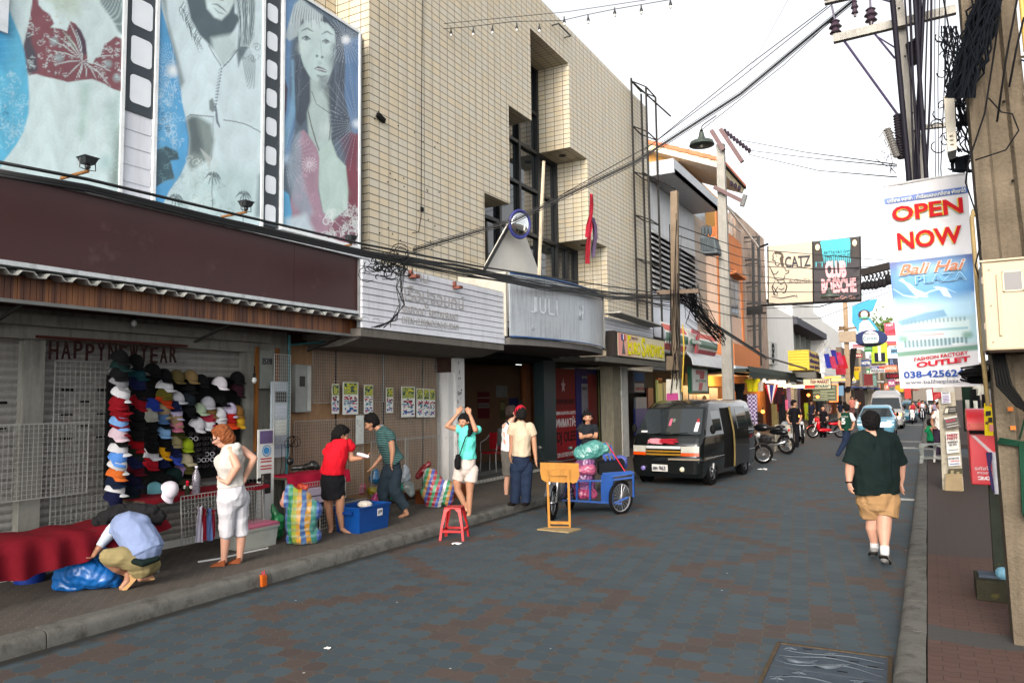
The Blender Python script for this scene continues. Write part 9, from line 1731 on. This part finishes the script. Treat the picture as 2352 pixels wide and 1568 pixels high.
build("cable_tangle",m,C(14,15,18,.6),label="tangle of black cables between the brown pole and the pale pole",cat="cable")
CK=C(12,14,16,.5)
def run(label,segs,k=None,grp="cable runs along the shopfronts"):
 m=M();[m.tube([PY(x,y,Y)if Y>0 else PX(x,y,Y)for x,y,Y in s],r,5)for s,r in segs];build("cable",m,k or CK,label=label,cat="cable",group=grp,smooth=2)
XC=-6.7
lo=lambda dy,*q:[(x,y+dy*1.0,XC)for x,y in q]
run("thick upper black cable crossing the billboards and the maroon board",[(lo(0,(-60,362),(200,412),(500,483),(830,560),(1100,612),(1380,655),(1560,680)),.017),(lo(7,(830,562),(1100,614),(1380,660),(1560,684)),.009)])
m_=[]
for i in range(15):j=random.Random(i);m_.append((lo(j.uniform(-7,8),(-60,388),(200,432),(500,505),(840,582),(900,592),(1060,618+j.uniform(-6,10)),(1240,655+j.uniform(-8,12)),(1400,680+j.uniform(-8,10)),(1560,690+j.uniform(-8,24))),j.choice((.005,.008,.011,.016))))
run("thick bundle of black cables along the top of the maroon board and the canopies",m_)
m=M();rr=random.Random(12)
for k in range(60):x,y,r_=rr.gauss(900,28),rr.gauss(606,14),rr.uniform(6,22);a0=rr.uniform(0,6);m.tube([PX(x+r_*math.cos(a0+i*.7),y+r_*.9*math.sin(a0+i*.7),XC-.05+.1*rr.random())for i in range(int(rr.uniform(4,8)))],rr.uniform(.004,.01),4)
for k in range(7):m.tube([PX(x+rr.uniform(-8,8),y,XC)for x,y in((925,610),(918,660),(922,700),(905,735),(850+k*8,752))],.007,4)
build("cable_tangle",m,CK,label="knot of looped cables hanging at the corner of the maroon board",cat="cable")
up=lambda dx,dy,*q:[(x+dx*(Y-4)*.02,y+dy,Y)for x,y,Y in q]
run("bundle of heavy black cables rising from the knot to the poles on the right",[(up(0,d,(905,585,11.2),(1180,505,12.2),(1460,370,13),(1700,215,13.6),(1960,0,14)),r)for d,r in((0,.011),(3.5,.014),(8,.008),(-4,.006))])
run("thin wires rising across the sky beside the heavy cables",[([(1250,470,12.4),(1500,330,13),(1720,150,13.6),(1900,15,14)],.009),([(1480,345,13),(1700,180,13.6),(1925,0,14)],.008),([(1610,300,14),(1800,150,14),(1950,10,14)],.007),([(1720,165,14),(1810,0,14)],.003)])
run("thin power lines sagging from the pale pole to the tall right pole",[([(1700,322,29),(1850,350,24),(2060,378,15)],.012),([(1715,345,29),(1880,365,24),(2060,382,15)],.012),([(1720,355,29),(1880,392,24),(2060,407,15)],.012)])
j=random.Random(8);run("loose fan of wires from the brown pole across the far facades",[([(1560,520+i*22,21),(1700,570+i*20,30),(1880,590+i*17+j.uniform(-10,14),38),(2060,600+i*8,44)],.016)for i in range(9)]+[([(1640,745,24),(1760,820,35),(1880,855,46)],.05),([(1560,690,21),(1660,760,24),(1760,825,35)],.03)])
t=thing("bulb_string","string of small unlit bulbs hung across the street at the top of the picture","string lights",PX(925,72,-8.3));SP=[(920,72,12),(1000,68,12.4),(1080,62,12.6),(1180,50,12.8),(1290,48,13),(1350,34,13),(1410,22,13),(1480,10,13),(1620,-14,13)];build("wire",M().tube([PY(*q)for q in SP],.007,4).tube([PY(800,76,12),PY(1300,28,13),PY(1620,-20,13)],.006,4),CK,t)
for x,y in((946,78),(990,78),(1036,76),(1087,74),(1131,70),(1187,64),(1239,66),(1296,50),(1351,46),(1412,30),(1473,24),(1540,10)):p=PY(x,y,12.6);sk=build("socket",M().lathe([(.012,.1),(.014,.05),(.03,0),(.03,-.02)],p,8),CK,t);build("light_bulb",M().ell(p+V((0,0,-.05)),(.026,.026,.035),8),C(190,190,186,.15),sk)
